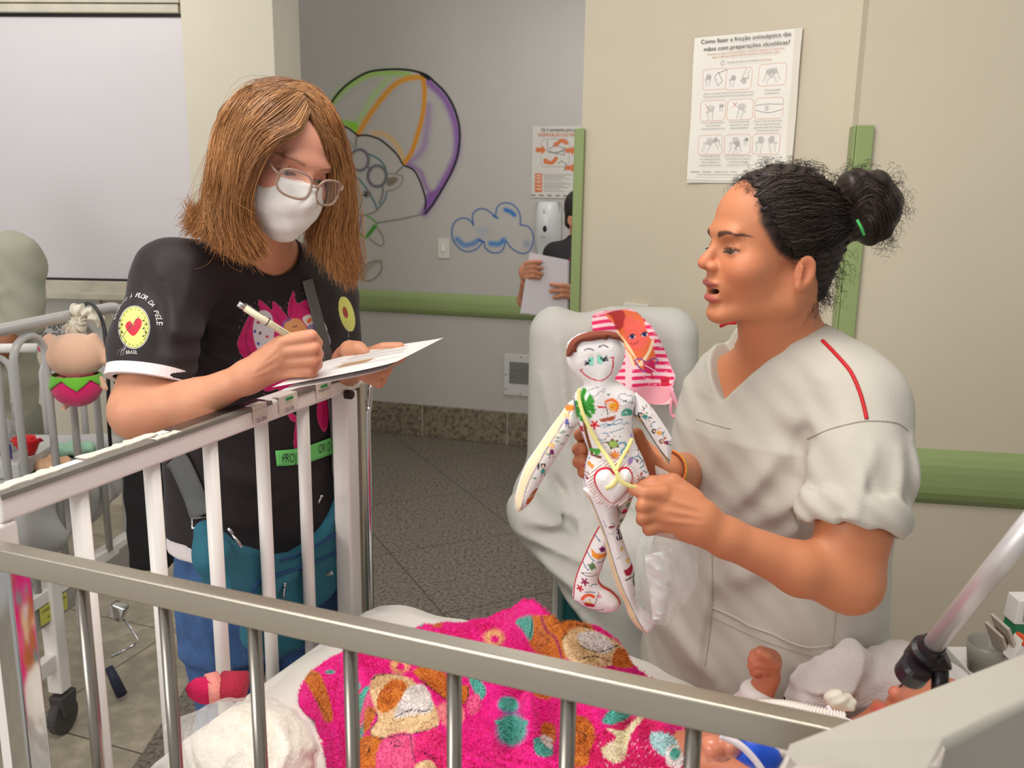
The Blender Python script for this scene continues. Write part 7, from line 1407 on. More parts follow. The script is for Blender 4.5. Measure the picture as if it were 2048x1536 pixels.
# ---- black T-shirt
M_black_t = mat('black_jersey', attr=True, rough=0.62, bump=0.04, bscale=500, var=0.03, sheen=0.08, spec=0.35)
hemA = P(298, 762, 1.425); hemd = (P(292, 800, 1.41) - P(325, 600, 1.48)).normalized()
foldsW = [(P(330, 520, 1.5), P(390, 640, 1.5), 0.012, 0.006), (P(350, 560, 1.5), P(372, 720, 1.5), 0.012, -0.007), (P(400, 520, 1.5), P(395, 660, 1.5), 0.014, 0.006), (P(375, 640, 1.5), P(480, 690, 1.5), 0.013, 0.007), (P(375, 690, 1.5), P(500, 720, 1.5), 0.012, 0.006), (P(365, 715, 1.5), P(460, 750, 1.5), 0.011, 0.006), (P(430, 880, 1.5), P(620, 920, 1.5), 0.02, 0.006),
          (P(440, 980, 1.5), P(600, 1020, 1.5), 0.018, 0.008), (P(400, 930, 1.5), P(520, 1040, 1.5), 0.016, 0.007), (P(600, 1000, 1.5), P(500, 1060, 1.5), 0.02, 0.006), (P(360, 900, 1.5), P(400, 1040, 1.5), 0.014, 0.006), (P(350, 1040, 1.5), P(470, 1090, 1.5), 0.012, 0.009), (P(260, 560, 1.4), P(250, 700, 1.4), 0.01, 0.003), (P(640, 560, 1.6), P(660, 700, 1.6), 0.012, 0.006), (P(420, 480, 1.6), P(520, 540, 1.6), 0.02, 0.005), (P(455, 740, 1.5), P(560, 860, 1.5), 0.02, 0.004)]
zhem = P(420, 1086, 1.60).z
hx0, hx1 = P(370, 1090, 1.6).x, P(470, 1090, 1.6).x
def hemz(p): return (zhem + 0.006 - 0.05 * smst(hx0, hx1, p[:, 0])).astype(f32)
def teeW(p):
    d = trunkW(p, 0.006)
    d = su(d, su(rcone(p, P(515, 525, 1.70), sW, 0.052, 0.058), rcone(p, P(535, 530, 1.70), sW2, 0.05, 0.055), 0.03), 0.04)
    d = su(d, su(rcone(p, sW, P(305, 690, 1.455), 0.061, 0.063), rcone(p, P(305, 690, 1.455), hemA, 0.063, 0.063), 0.03), 0.03)
    d = su(d, rcone(p, sW2, P(678, 725, 1.80), 0.055, 0.052), 0.03)
    b_ = trunkW(p, 0.008)
    d = d - crease(p, foldsW) - 0.001 * np.sin(p[:, 0] * 80 + p[:, 2] * 50) * np.sin(p[:, 2] * 60)
    t = (p - A(hemA)) @ A(hemd); near = rcone(p, sW, hemA + hemd * 0.1, 0.088, 0.088)
    d = np.where((near < 0) & (t > 0), np.maximum(d, np.minimum(t, b_)), d)
    d = ss(d, np.maximum(rcone(p, hemA - hemd * 0.03, hemA + hemd * 0.1, 0.052, 0.06), -t - 0.02), 0.004)
    d = ss(d, rcone(p, P(532, 492, 1.66), P(545, 400, 1.58), 0.062, 0.06), 0.004)
    return np.maximum(d, hemz(p) - p[:, 2])
def front(V): # vertices of the side of the trunk that faces the viewer
    c = (V[:, :2] - np.array(P(515, 740, 1.72))[:2]); return c[:, 1] < 0.02
def teeprint(Q):
    k = 2.844
    f = lambda L: [(200 + x / k, 420 + y / k) for x, y in L]
    pk = (212, 28, 112); dk = (160, 16, 84)
    # printed heart of pink petals with small figures
    for L in ([(830, 850), (780, 770), (800, 700), (850, 600), (900, 600), (930, 640), (900, 830)], [(900, 510), (985, 580), (1010, 650), (930, 620)], [(985, 518), (1060, 600), (1080, 640), (1030, 650), (985, 600)], [(1070, 600), (1070, 540), (1100, 460), (1120, 530), (1180, 510), (1240, 560), (1265, 620), (1200, 640), (1120, 640)],
              [(900, 850), (950, 900), (1000, 960), (1010, 1010), (940, 1030), (900, 960)], [(1060, 1130), (1110, 1170), (1150, 1200), (1120, 1210), (1080, 1190)], [(1120, 1180), (1170, 1190), (1165, 1300), (1110, 1360), (1100, 1300)], [(1240, 1090), (1300, 1065), (1295, 1220), (1270, 1260), (1235, 1190)], [(880, 700), (1000, 640), (1200, 640), (1300, 760), (1320, 880), (1250, 1000), (1100, 1060), (960, 980), (880, 860)]):
        Q.fill(f(L), pk, 0.8, curve=5)
    for L in ([(860, 620), (830, 720), (850, 820)], [(1000, 600), (1030, 650)], [(1090, 500), (1085, 600)], [(1130, 1200), (1135, 1330)], [(1270, 1110), (1270, 1230)], [(900, 540), (960, 610)], [(1150, 540), (1230, 600)]): Q.line(f(L), 2.4, dk, 2.4, curve=4)
    dash = cr(f([(800, 850), (785, 700), (830, 580), (900, 520), (990, 530), (1050, 560), (1090, 490), (1160, 478), (1250, 510)]), 10)
    for i in range(0, len(dash) - 2, 3): Q.line([dash[i], dash[i + 1]], 1.4, (206, 70, 110), 0.5)
    d2 = cr(f([(800, 850), (880, 990), (980, 1090), (1080, 1180), (1120, 1230)]), 10)
    for i in range(0, len(d2) - 2, 3): Q.line([d2[i], d2[i + 1]], 1.4, (206, 70, 110), 0.5)
    Q.fill(f([(870, 700), (885, 600), (930, 570), (975, 600), (990, 700), (960, 790), (900, 800)]), (222, 216, 222), 1, curve=5)
    for k_, (x, y) in enumerate(((900, 640), (940, 650), (910, 700), (950, 720), (900, 760), (880, 690), (960, 620))): Q.ell(f([(x, y)])[0], 3.4, 2.6, ((190, 40, 60), (90, 110, 190), (120, 50, 110), (210, 70, 60), (60, 80, 170), (70, 90, 180), (180, 60, 90))[k_], k_, 0.3)
    Q.fill(f([(1040, 650), (1080, 620), (1130, 620), (1160, 650), (1180, 700), (1060, 700)]), (240, 170, 110), 1, curve=4); Q.line(f([(1040, 680), (1045, 640), (1080, 622)]), 5, (150, 90, 160), 2, curve=4); Q.line(f([(1095, 665), (1120, 660)]), 1.6, (40, 40, 60), 0.6)
    Q.fill(f([(1150, 620), (1190, 595), (1250, 610), (1290, 670), (1280, 700), (1200, 680)]), (236, 226, 220), 1, curve=5); Q.fill(f([(1180, 660), (1240, 650), (1290, 690), (1310, 760), (1240, 780), (1190, 730)]), (150, 140, 180), 1, curve=5); Q.line(f([(1225, 700), (1245, 725), (1275, 715)]), 1.4, (220, 60, 110), 0.6, curve=4); Q.ell(f([(1190, 630)])[0], 4, 6, (240, 110, 40), 0.6, 0.3)
    for k_, (x, y, c) in enumerate(((1270, 800, (235, 220, 130)), (1290, 830, (240, 150, 50)), (1240, 810, (240, 160, 60)), (1300, 870, (225, 215, 210)), (1260, 880, (230, 222, 220)), (1240, 900, (220, 50, 50)), (1300, 890, (90, 160, 160)), (1150, 820, (220, 30, 40)), (1100, 900, (70, 180, 190)), (1060, 870, (230, 222, 225)), (1200, 940, (230, 90, 50)))): Q.ell(f([(x, y)])[0], 10, 8, c, k_, 0.3)
    Q.ell(f([(1148, 1130)])[0], 9, 14, (170, 190, 200), 0.2, 0.2); Q.line(f([(1125, 1120), (1165, 1150)]), 2, (40, 40, 60), 0.8); Q.line(f([(1130, 1150), (1160, 1165)]), 1.6, (40, 40, 60), 0.8)
def badge(B):
    k = 2.844; f = lambda L: [(200 + x / k, 420 + y / k) for x, y in L]
    bc = (200 + 195 / k, 420 + 668 / k); rx, ry = 85 / k, 118 / k
    e = lambda a, s=1.0: (bc[0] + rx * s * math.cos(a) * 0.98, bc[1] + ry * s * math.sin(a))
    B.ell(bc, rx * 1.05, ry * 1.04, (205, 205, 200), 0.03, 0.03); B.ell(bc, rx, ry, (28, 26, 28), 0.03, 0.03); B.ell(bc, rx * 0.96, ry * 0.97, (224, 226, 120), 0.03, 0.03)
    for i in range(20): B.line([e(i * 0.314, 0.88), e(i * 0.314 + 0.15, 0.88)], 1.3, (40, 40, 36), 0.5)
    hrt = f([(190, 655), (172, 632), (150, 645), (148, 675), (190, 718), (232, 670), (238, 630), (218, 615), (200, 625)]); B.fill(hrt, (196, 26, 56), 0.5, curve=4)
    for i in range(6): B.line(f([(158 + i * 13, 640 + (i % 2) * 6), (170 + i * 11, 690 - i * 5)]), 0.8, (110, 16, 36), 0.4)
    B.line(f([(225, 605), (195, 640), (150, 690), (130, 720)]), 1.4, (60, 56, 56), 0.6)
    for s_ in (120, 255):
        for i in range(5): B.ell(f([(s_ + (8 if i % 2 else -8), 630 + i * 22)])[0], 2.6, 1.7, (40, 40, 34), 0.6 if i % 2 else -0.6, 0.25)
        B.line(f([(s_, 620), (s_ + 2, 735)]), 0.9, (40, 40, 34), 0.4)
    B.line(f([(130, 720), (145, 745), (135, 780), (110, 800), (100, 825)]), 1.1, (60, 60, 60), 0.5, curve=5); B.line(f([(150, 785), (125, 800), (120, 828)]), 1.1, (190, 190, 186), 0.5, curve=5); B.line(f([(155, 760), (140, 790), (132, 825)]), 1.1, (190, 190, 186), 0.5, curve=5)
def badge2(B):
    B.ell((693, 628), 15, 36, (224, 226, 120), -0.25, 0.05); B.ell((690, 625), 5, 12, (170, 60, 50), -0.25, 0.2); B.line([(692, 650), (697, 668), (694, 690)], 1.2, (200, 200, 196), 0.5, curve=4)
te = sdfobj('t_shirt', teeW, (P(200, 800, 1.4).x, 1.27, zhem - 0.08), (P(745, 700, 1.75).x, 1.93, P(500, 430, 1.6).z), 0.0032, M_black_t, WO, lambda V: np.tile(lin((38, 30, 33)), (len(V), 1)))
tT = bvh(te)
M_print = mat('shirt_print', attr=True, rough=0.6, var=0.02)
decal('heart_print', tT, (466, 575, 672, 905), 0.9, teeprint, M_print, te)
decal('sleeve_badge', tT, (225, 605, 305, 718), 0.6, badge, M_print, te)
decal('sleeve_badge', tT, (672, 588, 716, 700), 0.9, badge2, M_print, te)
M_wb = mat('white_binding', (232, 222, 224), 0.8)
# white sleeve band
u_ = Vector(hemd).orthogonal().normalized(); w_ = Vector(hemd).cross(u_); seg = 48
V = []; 
for zz, rr in ((-0.017, 0.0672), (0.001, 0.0680), (0.001, 0.055), (-0.016, 0.055)):
    for k in range(seg): a = 2 * math.pi * k / seg; V.append(hemA + hemd * zz + (u_ * math.cos(a) + w_ * math.sin(a)) * rr)
F = [(r * seg + k, r * seg + (k + 1) % seg, ((r + 1) % 4) * seg + (k + 1) % seg, ((r + 1) % 4) * seg + k) for r in range(4) for k in range(seg)]
m_ = MB(); m_.add(V, F); m_.build('white_sleeve_band', M_wb, te, smooth=False)
# lettering round the badge and on the green ribbon, laid on the cloth
def cloth_text(items, name, M, parent, t, off=0.0012):
    o = textmesh(items, name, M, parent, 0.0, True); b = base(o)
    for v in o.data.vertices: v.co = stick(t, v.co + b, off) - b
    return o
M_wi = mat('white_print', (222, 220, 216), 0.6)
items = []; arc = 'PROJETO À FLOR DA PELE'; cxy = (200 + 205 / 2.844, 420 + 668 / 2.844)
for i, ch_ in enumerate(arc):
    a = math.radians(198 + i * (352 - 198) / (len(arc) - 1)); x = cxy[0] + 41 * math.cos(a); y = cxy[1] + 60 * math.sin(a)
    h = ray(tT, x, y)
    if h is None or ch_ == ' ': continue
    ta = Vector((-math.sin(a) * 40, 0, -math.cos(a) * 56)).normalized(); ua = Vector((math.cos(a), 0, -math.sin(a)))
    xd = RT * (-math.sin(a)) * 0.6 + UP * (-math.cos(a)) ; xd = (RT * (-math.sin(a) * 40) - UP * (math.cos(a) * 56)).normalized(); yd = (RT * math.cos(a) * 56 - UP * math.sin(a) * 40).normalized()
    items.append((ch_, h - xd * 0.003, xd, (yd - xd * yd.dot(xd)).normalized(), 0.0135, 0.0058, 'LEFT'))
cloth_text(items, 'sleeve_lettering', M_wi, te, tT); items = []
h = ray(tT, 252, 708)
if h: items.append(('BRASIL', h, RT, UP, 0.008, 0.018, 'LEFT'))
cloth_text(items, 'sleeve_lettering', M_wi, te, tT)
def strip(name, pts, w, M, parent, t, off=0.0025, th=0.0012, flatx=None):
    """ribbon following pixel points over the cloth; w is its half-width in pixels across"""
    c = cr(pts, 8); V = []; n = len(c)
    for i in range(n):
        d = c[min(i + 1, n - 1)] - c[max(i - 1, 0)]; nn = np.array((-d[1], d[0])) / (np.hypot(*d) + 1e-9)
        for j in range(5):
            q = c[i] + nn * w * (j / 2 - 1); h = ray(t, q[0], q[1], off)
            V.append(h)
    for k_ in range(len(V)):
        if V[k_] is None: V[k_] = next((V[j] for j in sorted(range(len(V)), key=lambda z: abs(z - k_)) if V[j] is not None), Vector((0, 0, 0)))
    F = np.array([[i * 5 + j, i * 5 + j + 1, (i + 1) * 5 + j + 1, (i + 1) * 5 + j] for i in range(n - 1) for j in range(4)])
    o = mkobj(name, np.array([tuple(v) for v in V]), F, M, parent, True); s_ = o.modifiers.new('s', 'SOLIDIFY'); s_.thickness = th * 2; s_.offset = 0; return o
M_gr = mat('green_satin', (120, 220, 120), 0.5)
gb = strip('green_ribbon', [(551, 916), (600, 911), (640, 898), (664, 889)], 16, M_gr, te, tT, 0.004)
gi = []
for s_, x, y, w_ in (('PROJ', 561, 924, 0.026), ('OR D', 632, 906, 0.024)):
    h = ray(tT, x, y, 0.007)
    if h: gi.append((s_, h, (RT * 1 + UP * (0.03 if x < 600 else 0.25)).normalized(), UP, 0.024, w_, 'LEFT'))
textmesh(gi, 'lettering', M_ink, gb, 0.0)
# ---- strap, bag
M_strap = mat('grey_webbing', (104, 106, 104), 0.7, bump=0.3, bscale=500)
BG = thing('shoulder_bag', P(560, 1150, 1.44), 'teal shoulder bag with grey straps worn by the fair haired woman', 'bag')
strip('strap', [(612, 560), (622, 600), (636, 650), (650, 710), (660, 780), (668, 860), (672, 950)], 9.5, M_strap, BG, tT, 0.004, 0.0015)
strip('strap', [(352, 915), (365, 930), (385, 975), (405, 1030)], 21, M_strap, BG, tT, 0.004, 0.0015)
bgY = lambda x: PP(x, 850, ea, eb).y + 0.075
bgP = lambda x, y, d=0.0: P(x, y, bgY(x) + d)
def fbag(p):
    d = chain(p, [bgP(410, 1062, 0.03), bgP(430, 1110, 0.01), bgP(480, 1165), bgP(560, 1185, -0.01), bgP(640, 1140, 0.0), bgP(680, 1040, 0.01), bgP(688, 960, 0.02)], [0.018, 0.03, 0.055, 0.062, 0.058, 0.04, 0.02], 0.03)
    d = su(d, ell(p, bgP(580, 1225, -0.01), (0.115, 0.045, 0.075)), 0.03)
    d = su(d, rcone(p, bgP(520, 1265, -0.01), bgP(548, 1298, -0.01), 0.035, 0.02), 0.03)
    yy = np.abs((p[:, 0] - ea.x) * en.x + (p[:, 1] - ea.y) * en.y + 0.078) - 0.042; d = np.maximum(d, yy * 0.8)
    d = ss(d, rcone(p, P(560, 1000, 1.60), P(560, 1000, 1.2), 0.105, 0.095), 0.015) if False else d
    return d - crease(p, [(bgP(430, 1090), bgP(500, 1190), 0.006, -0.004), (bgP(500, 1150), bgP(515, 1290), 0.005, -0.004), (bgP(620, 1110), bgP(560, 1160), 0.012, 0.005), (bgP(650, 1050), bgP(600, 1130), 0.01, 0.004), (bgP(460, 1120), bgP(520, 1150), 0.01, 0.004)]) 
bg_ = sdfobj('bag_body', fbag, (P(375, 1100, 1.45).x, 1.29, P(500, 1340, 1.5).z - 0.02), (P(740, 1000, 1.6).x, 1.78, P(600, 920, 1.5).z), 0.004, mat('teal_canvas', (38, 104, 124), 0.75, bump=0.12, bscale=300, var=0.05), BG)
tB = bvh(bg_)
M_zip = mat('blue_zip', (30, 68, 118), 0.6)
for L in ([(560, 1120), (600, 1108), (650, 1080), (685, 1055)], [(505, 1290), (503, 1200), (515, 1165), (545, 1152), (600, 1135), (660, 1110), (690, 1090)]):
    pt = online(tB, L, 0.0005)
    if len(pt) > 2: m_ = MB(); m_.tube(pt, 0.0032, 6); m_.build('zip', M_zip, bg_, smooth=True)
for a, b in (((456, 1056), (484, 1094)), ((644, 990), (636, 1008)), ((562, 1158), (560, 1192))):
    h0 = ray(tB, a[0] + 4, a[1] + 8, 0.004) or bgP(a[0], a[1], -0.03); h1 = h0 + (P(b[0], b[1], h0.y) - P(a[0], a[1], h0.y)); h0 = h0; m_ = MB(); m_.tube([h0, h0 + (h1 - h0) * 0.3], 0.0028, 8); m_.tube([h0 + (h1 - h0) * 0.3, h1], [0.0035, 0.0042], 8, flat=0.5); m_.build('zip_pull', M_chrome, bg_, smooth=True)
for x, y, w in ((410, 1040, 0.03), (672, 950, 0.02)):
    h = ray(tT, x, y, 0.008) or P(x, y, 1.47); m_ = MB(); m_.tube([h - RT * w * 0.65 + UP * 0.008, h + RT * w * 0.65 + UP * 0.013, h + RT * w * 0.65 - UP * 0.006, h - RT * w * 0.65 - UP * 0.010, h - RT * w * 0.65 + UP * 0.008], 0.0022, 8); m_.build('strap_buckle', M_chrome, BG, smooth=True)
pt = ray(tB, 652, 1148, 0.002)
if pt: m_ = MB(); m_.box(pt, (0.024, 0.004, 0.009), Matrix.Rotation(-0.3, 3, 'Y')); m_.build('metal_badge', M_chrome, bg_, bevel=0.002)
# ---- jeans, white vest hem, shoes
M_jean = mat('blue_denim', (66, 98, 148), 0.9, bump=0.3, bscale=260, var=0.30, vscale=26)
def hips(p, g=0.0):
    b = twp[-1]; z0 = b.z; d = slab(p, [(b.x, b.y, z0 - 0.14), (b.x, b.y, z0 - 0.05), (b.x, b.y, z0 + 0.12)], [0.172 + g, 0.178 + g, 0.172 + g], [0.122 + g, 0.13 + g, 0.122 + g], TW)
    for s_ in (-1, 1):
        hx = Vector((-0.8 * s_, -0.6 * s_, 0)) * 0.085; h_ = Vector((b.x, b.y, z0 - 0.10)) + hx; kne = Vector((b.x, b.y, 0.45)) + hx * 1.0; an = Vector((b.x, b.y, 0.06)) + hx; d = su(d, su(rcone(p, h_, kne, 0.085, 0.062), rcone(p, kne, an, 0.062, 0.055), 0.02), 0.03)
    return d
def jeans(p):
    d = hips(p) - 0.0025 * np.sin(p[:, 2] * 38 + 3 * np.sin(p[:, 0] * 22)) - 1.5 * crease(p, [(P(360, 1200, 1.5), P(400, 1340, 1.5), 0.012, 0.006), (P(420, 1180, 1.5), P(400, 1400, 1.5), 0.012, 0.005), (P(350, 1350, 1.5), P(430, 1400, 1.5), 0.012, 0.006)]); return np.maximum(d, 0.05 - p[:, 2])
b_ = twp[-1]; sdfobj('jeans', jeans, (b_.x - 0.26, 1.44, 0.02), (b_.x + 0.26, 1.96, b_.z + 0.14), 0.008, M_jean, WO)
sdfobj('white_vest_hem', lambda p: np.maximum(hips(p, 0.011), np.maximum(p[:, 2] - hemz(p) - 0.01, np.minimum(hemz(p) - 0.030, zhem - 0.03) - p[:, 2])), (b_.x - 0.26, 1.44, zhem - 0.07), (b_.x + 0.26, 1.96, zhem + 0.03), 0.005, M_wb, WO)
for s_ in (-1, 1): shoe(WO, (b_.x - 0.8 * s_ * 0.085, b_.y - 0.6 * s_ * 0.085), (0.6, -0.8, 0), mat('dark_shoe_%d' % (s_ + 1), (60, 60, 66), 0.6))
# ---- mask, loops, glasses
M_mask = mat('white_mask_fabric', (232, 228, 224), 0.8, bump=0.1, bscale=500)
def mask(p):
    q = HW.loc(p); ax = np.abs(q[:, 0])
    b = ell(q, (0, 64, -50), (66, 71, 67)); b = su(b, ell(q, (0, 118, -25), (17, 27, 23)), 20); b = su(b, ell(q, (0, 100, -88), (26, 22, 26)), 20)
    b = b - 1.3 * np.abs(np.sin((q[:, 2] + 60) * 0.085 + 0.5 * np.sin(q[:, 0] * 0.04))) - 0.9 * np.sin(q[:, 0] * 0.09 + q[:, 2] * 0.14) - 0.5 * np.sin(q[:, 0] * 0.17 - q[:, 2] * 0.15 + 1)
    d = b
    top = q[:, 2] - (-9 + 7 * np.exp(-(ax / 16) ** 2)); bot = -116 + 0.12 * ax * 0 - q[:, 2]
    side = 22 + (ax - 52) * 1.0 - q[:, 1]
    return np.maximum(d, np.maximum(np.maximum(top, bot), side)) * f32(HW.k)
cM = HW.w(0, 80, -55); mk = sdfobj('face_mask', mask, cM - Vector((0.11, 0.11, 0.11)), cM + Vector((0.11, 0.11, 0.11)), 0.0018, M_mask, WO)
tM = bvh(mk); M_st = mat('grey_stitch', (188, 184, 180), 0.8)
for off in (6, 11):
    pts = [stick(tM, HW.w(x, 100, -10 - off + 7 * math.exp(-(x / 16.0) ** 2)), 0.0003) for x in range(-52, 53, 4)]; m_ = MB()
    for i in range(len(pts) - 1): m_.tube([pts[i], pts[i] + (pts[i + 1] - pts[i]) * 0.6], 0.0004, 4)
    m_.build('stitching', M_st, mk)
for s_ in (1, -1):
    m_ = MB(); m_.tube(cr([HW.w(-56 * s_, 44, -16), HW.w(-64 * s_, 30, 0), HW.w(-76 * s_, 4, 4), HW.w(-80 * s_, -12, -20), HW.w(-74 * s_, 0, -60), HW.w(-60 * s_, 36, -96)], 6), 0.0012, 6); m_.build('ear_loop', mat('elastic_%d' % (s_ + 1), (232, 220, 210), 0.7), mk, smooth=True)
GL = thing('glasses', HW.w(0, 130, 0), 'pale brown framed glasses worn low over the white mask', 'glasses')
M_fr = mat('taupe_acetate', (158, 132, 116), 0.25, coat=0.3)
M_lens = mat('spectacle_lens', (240, 238, 236), 0.03, alpha=0.10, spec=0.8)
GZ = -6.0
for s_ in (1, -1):
    n = 36; rim = []
    for i in range(n + 1):
        a = 2 * math.pi * i / n; x = 33 + 26.5 * (abs(math.cos(a)) ** 0.72) * (1 if math.cos(a) > 0 else -1); z = 19.5 * (abs(math.sin(a)) ** 0.8) * (1 if math.sin(a) > 0 else -1) - (2.5 if math.sin(a) < 0 else 0)
        rim.append(HW.w(x * s_, 140 - ((x / 58.0) ** 2) * 15 - z * 0.1, z + GZ))
    m_ = MB(); m_.tube(rim, 0.0021, 8, cap=False); r_ = m_.build('rim', M_fr, GL, smooth=True)
    m_ = MB(); m_.add([tuple(v) for v in rim[:-1]], [tuple(range(n))]); m_.build('lens', M_lens, GL)
    m_ = MB(); m_.tube(cr([HW.w(59 * s_, 125, 4 + GZ), HW.w(66 * s_, 120, 8 + GZ), HW.w(72 * s_, 100, 8), HW.w(77 * s_, 50, 8), HW.w(78 * s_, 6, 8), HW.w(76 * s_, -16, -8)], 6), [0.0024] * 31, 8, flat=0.7); m_.build('temple', M_fr, GL, smooth=True)
m_ = MB(); m_.tube(cr([HW.w(-8, 139, 2 + GZ), HW.w(0, 142, 5 + GZ), HW.w(8, 139, 2 + GZ)], 4), 0.0018, 8); m_.build('bridge', M_fr, GL, smooth=True)
# ---- hair
M_hairW = hairmat('fair_hair', 0.38, 0.5)
def capW(p):
    q = HW.loc(p); d = ell(q, (0, 6, 42), (79, 98, 81))
    hl = q[:, 1] - (66 + 34 * smst(50, 88, q[:, 2]) - np.clip(40 - q[:, 2], 0, 60) * 0.8); d = np.maximum(d, hl * 0.8); d = np.maximum(d, -30 - q[:, 2]) * f32(HW.k)
    near = chain(p, [P(490, 250, 1.48), P(472, 340, 1.46), P(462, 430, 1.47), P(480, 480, 1.50)], [0.044, 0.036, 0.028, 0.012], 0.03)
    back = chain(p, [P(492, 260, 1.60), P(474, 370, 1.60), P(470, 440, 1.60)], [0.045, 0.036, 0.016], 0.03)
    far = chain(p, [P(615, 240, 1.58), P(645, 320, 1.61), P(655, 410, 1.61), P(664, 490, 1.61)], [0.035, 0.032, 0.026, 0.012], 0.03)
    d = su(su(d, near, 0.02), su(back, far, 0.01), 0.02)
    face = ell(HW.loc(p), (0, 95, -45), (62, 62, 110)) * f32(HW.k); return ss(d, face, 0.008)
def hcW(V): n = 0.5 + 0.5 * np.sin(V[:, 0] * 420 + 4 * np.sin(V[:, 2] * 20)); return np.array(lin((104, 68, 42))) * (1 - n[:, None]) + np.array(lin((122, 82, 52))) * n[:, None]
hw = sdfobj('hair', capW, (P(400, 300, 1.5).x, 1.34, P(500, 540, 1.6).z), (P(720, 300, 1.6).x, 1.72, P(500, 150, 1.5).z), 0.0032, M_hairW, WO, hcW)
def hcs(light, dark, tip):
    def f(r, n, seg):
        a = r.uniform(0, 1, (n, 1, 1)) ** 1.3; t = np.linspace(0, 1, seg)[None, :, None]; c = np.array(lin(dark)) * (1 - a) + np.array(lin(light)) * a; return c * (1 - t * 0.45) + np.array(lin(tip)) * (t * 0.45)
    return f
cw = hcs((192, 142, 94), (98, 64, 40), (204, 136, 74))
W_ = lambda L: [tuple(P(*a)) for a in L]
# from the parting down the near side of the head, back to front
G1 = [W_([(548, 166, 1.58), (488, 180, 1.54), (446, 240, 1.51), (428, 320, 1.50), (422, 400, 1.52), (400, 430, 1.56), (380, 448, 1.57)]),
      W_([(565, 168, 1.55), (502, 182, 1.51), (452, 250, 1.485), (432, 340, 1.49), (425, 410, 1.49), (405, 440, 1.50), (382, 462, 1.51)]),
      W_([(580, 170, 1.53), (515, 188, 1.49), (462, 255, 1.46), (438, 340, 1.455), (430, 420, 1.455), (440, 460, 1.45), (432, 488, 1.46)]),
      W_([(588, 172, 1.51), (530, 192, 1.46), (480, 260, 1.425), (462, 345, 1.42), (455, 430, 1.43), (470, 480, 1.44), (475, 512, 1.45)]),
      W_([(596, 178, 1.49), (545, 205, 1.44), (495, 265, 1.425), (472, 345, 1.425), (462, 420, 1.43), (480, 480, 1.44), (505, 515, 1.45)]),
      W_([(610, 196, 1.475), (572, 240, 1.44), (520, 268, 1.42), (494, 330, 1.42), (478, 400, 1.425), (488, 455, 1.44), (520, 505, 1.45)]),
      W_([(618, 222, 1.46), (600, 262, 1.43), (558, 284, 1.41), (520, 316, 1.412), (490, 370, 1.425), (484, 430, 1.44), (512, 492, 1.45)])]
strands('hair_strands', G1, 5200, M_hairW, hw, 0.0007, 0.0003, jit=0.0045, clump=0.006, seg=18, seed=11, wob=0.006, colf=cw)
tW_ = bvh(hw)
def onW(L, off=0.005): return [tuple(v) for v in ([ray(tW_, x, y, off) for x, y in cr(L, 4)]) if v is not None]
G0 = [g for g in (onW(L) for L in ([(552, 170), (490, 186), (450, 240), (434, 310), (432, 380)], [(560, 172), (500, 190), (462, 245), (446, 320), (440, 400)], [(570, 176), (515, 195), (475, 250), (455, 330), (450, 410)], [(585, 180), (530, 200), (488, 255), (470, 330), (460, 420)])) if len(g) > 8]
strands('hair_strands', G0, 2600, M_hairW, hw, 0.0007, 0.0003, jit=0.003, clump=0.004, seg=16, seed=21, wob=0.004, lenvar=0.2, colf=cw)
G9 = [g for g in (onW(L) for L in ([(556, 168), (600, 172), (640, 200), (668, 250)], [(575, 178), (612, 186), (645, 215), (668, 270)], [(590, 186), (616, 196), (644, 230), (664, 285)])) if len(g) > 6]
if G9: strands('hair_strands', G9, 1200, M_hairW, hw, 0.0007, 0.0003, jit=0.003, clump=0.003, seg=14, seed=22, wob=0.003, lenvar=0.2, colf=cw)
G2 = [W_([(566, 172, 1.60), (620, 190, 1.62), (660, 240, 1.64), (680, 320, 1.66), (688, 410, 1.66), (692, 490, 1.66), (702, 560, 1.66)]),
      W_([(585, 172, 1.55), (630, 190, 1.57), (668, 245, 1.59), (684, 325, 1.61), (690, 410, 1.62), (688, 480, 1.62), (700, 572, 1.63)]),
      W_([(600, 180, 1.52), (636, 200, 1.53), (668, 255, 1.55), (680, 330, 1.57), (684, 410, 1.58), (672, 480, 1.58), (688, 556, 1.59)]),
      W_([(608, 192, 1.49), (640, 220, 1.50), (664, 270, 1.52), (674, 340, 1.54), (676, 410, 1.55), (662, 470, 1.56), (668, 540, 1.57)]),
      W_([(616, 212, 1.47), (642, 250, 1.48), (662, 290, 1.495), (671, 345, 1.525), (664, 410, 1.545), (645, 465, 1.56), (645, 520, 1.57)]),
      W_([(620, 222, 1.465), (640, 262, 1.475), (656, 300, 1.49), (664, 350, 1.53), (650, 420, 1.56), (630, 460, 1.58), (624, 500, 1.58)])]
strands('hair_strands', G2, 4200, M_hairW, hw, 0.0007, 0.0003, jit=0.005, clump=0.007, seg=18, seed=12, wob=0.007, colf=cw)
G3 = [W_([(430, 400, 1.54), (420, 430, 1.55), (395, 440, 1.55), (378, 398, 1.55)]), W_([(440, 420, 1.54), (425, 445, 1.55), (400, 450, 1.55), (378, 420, 1.55)]), W_([(440, 430, 1.52), (420, 455, 1.53), (395, 462, 1.54), (374, 470, 1.54)])]
strands('flicked_strands', G3, 260, M_hairW, hw, 0.0006, 0.0003, jit=0.006, clump=0.004, seg=12, seed=13, wob=0.004, colf=cw)
strands('stray_strands', [G1[0], G1[2], G1[4]], 90, M_hairW, hw, 0.0003, 0.0002, jit=0.02, clump=0.01, seg=18, seed=14, wob=0.02, colf=cw)
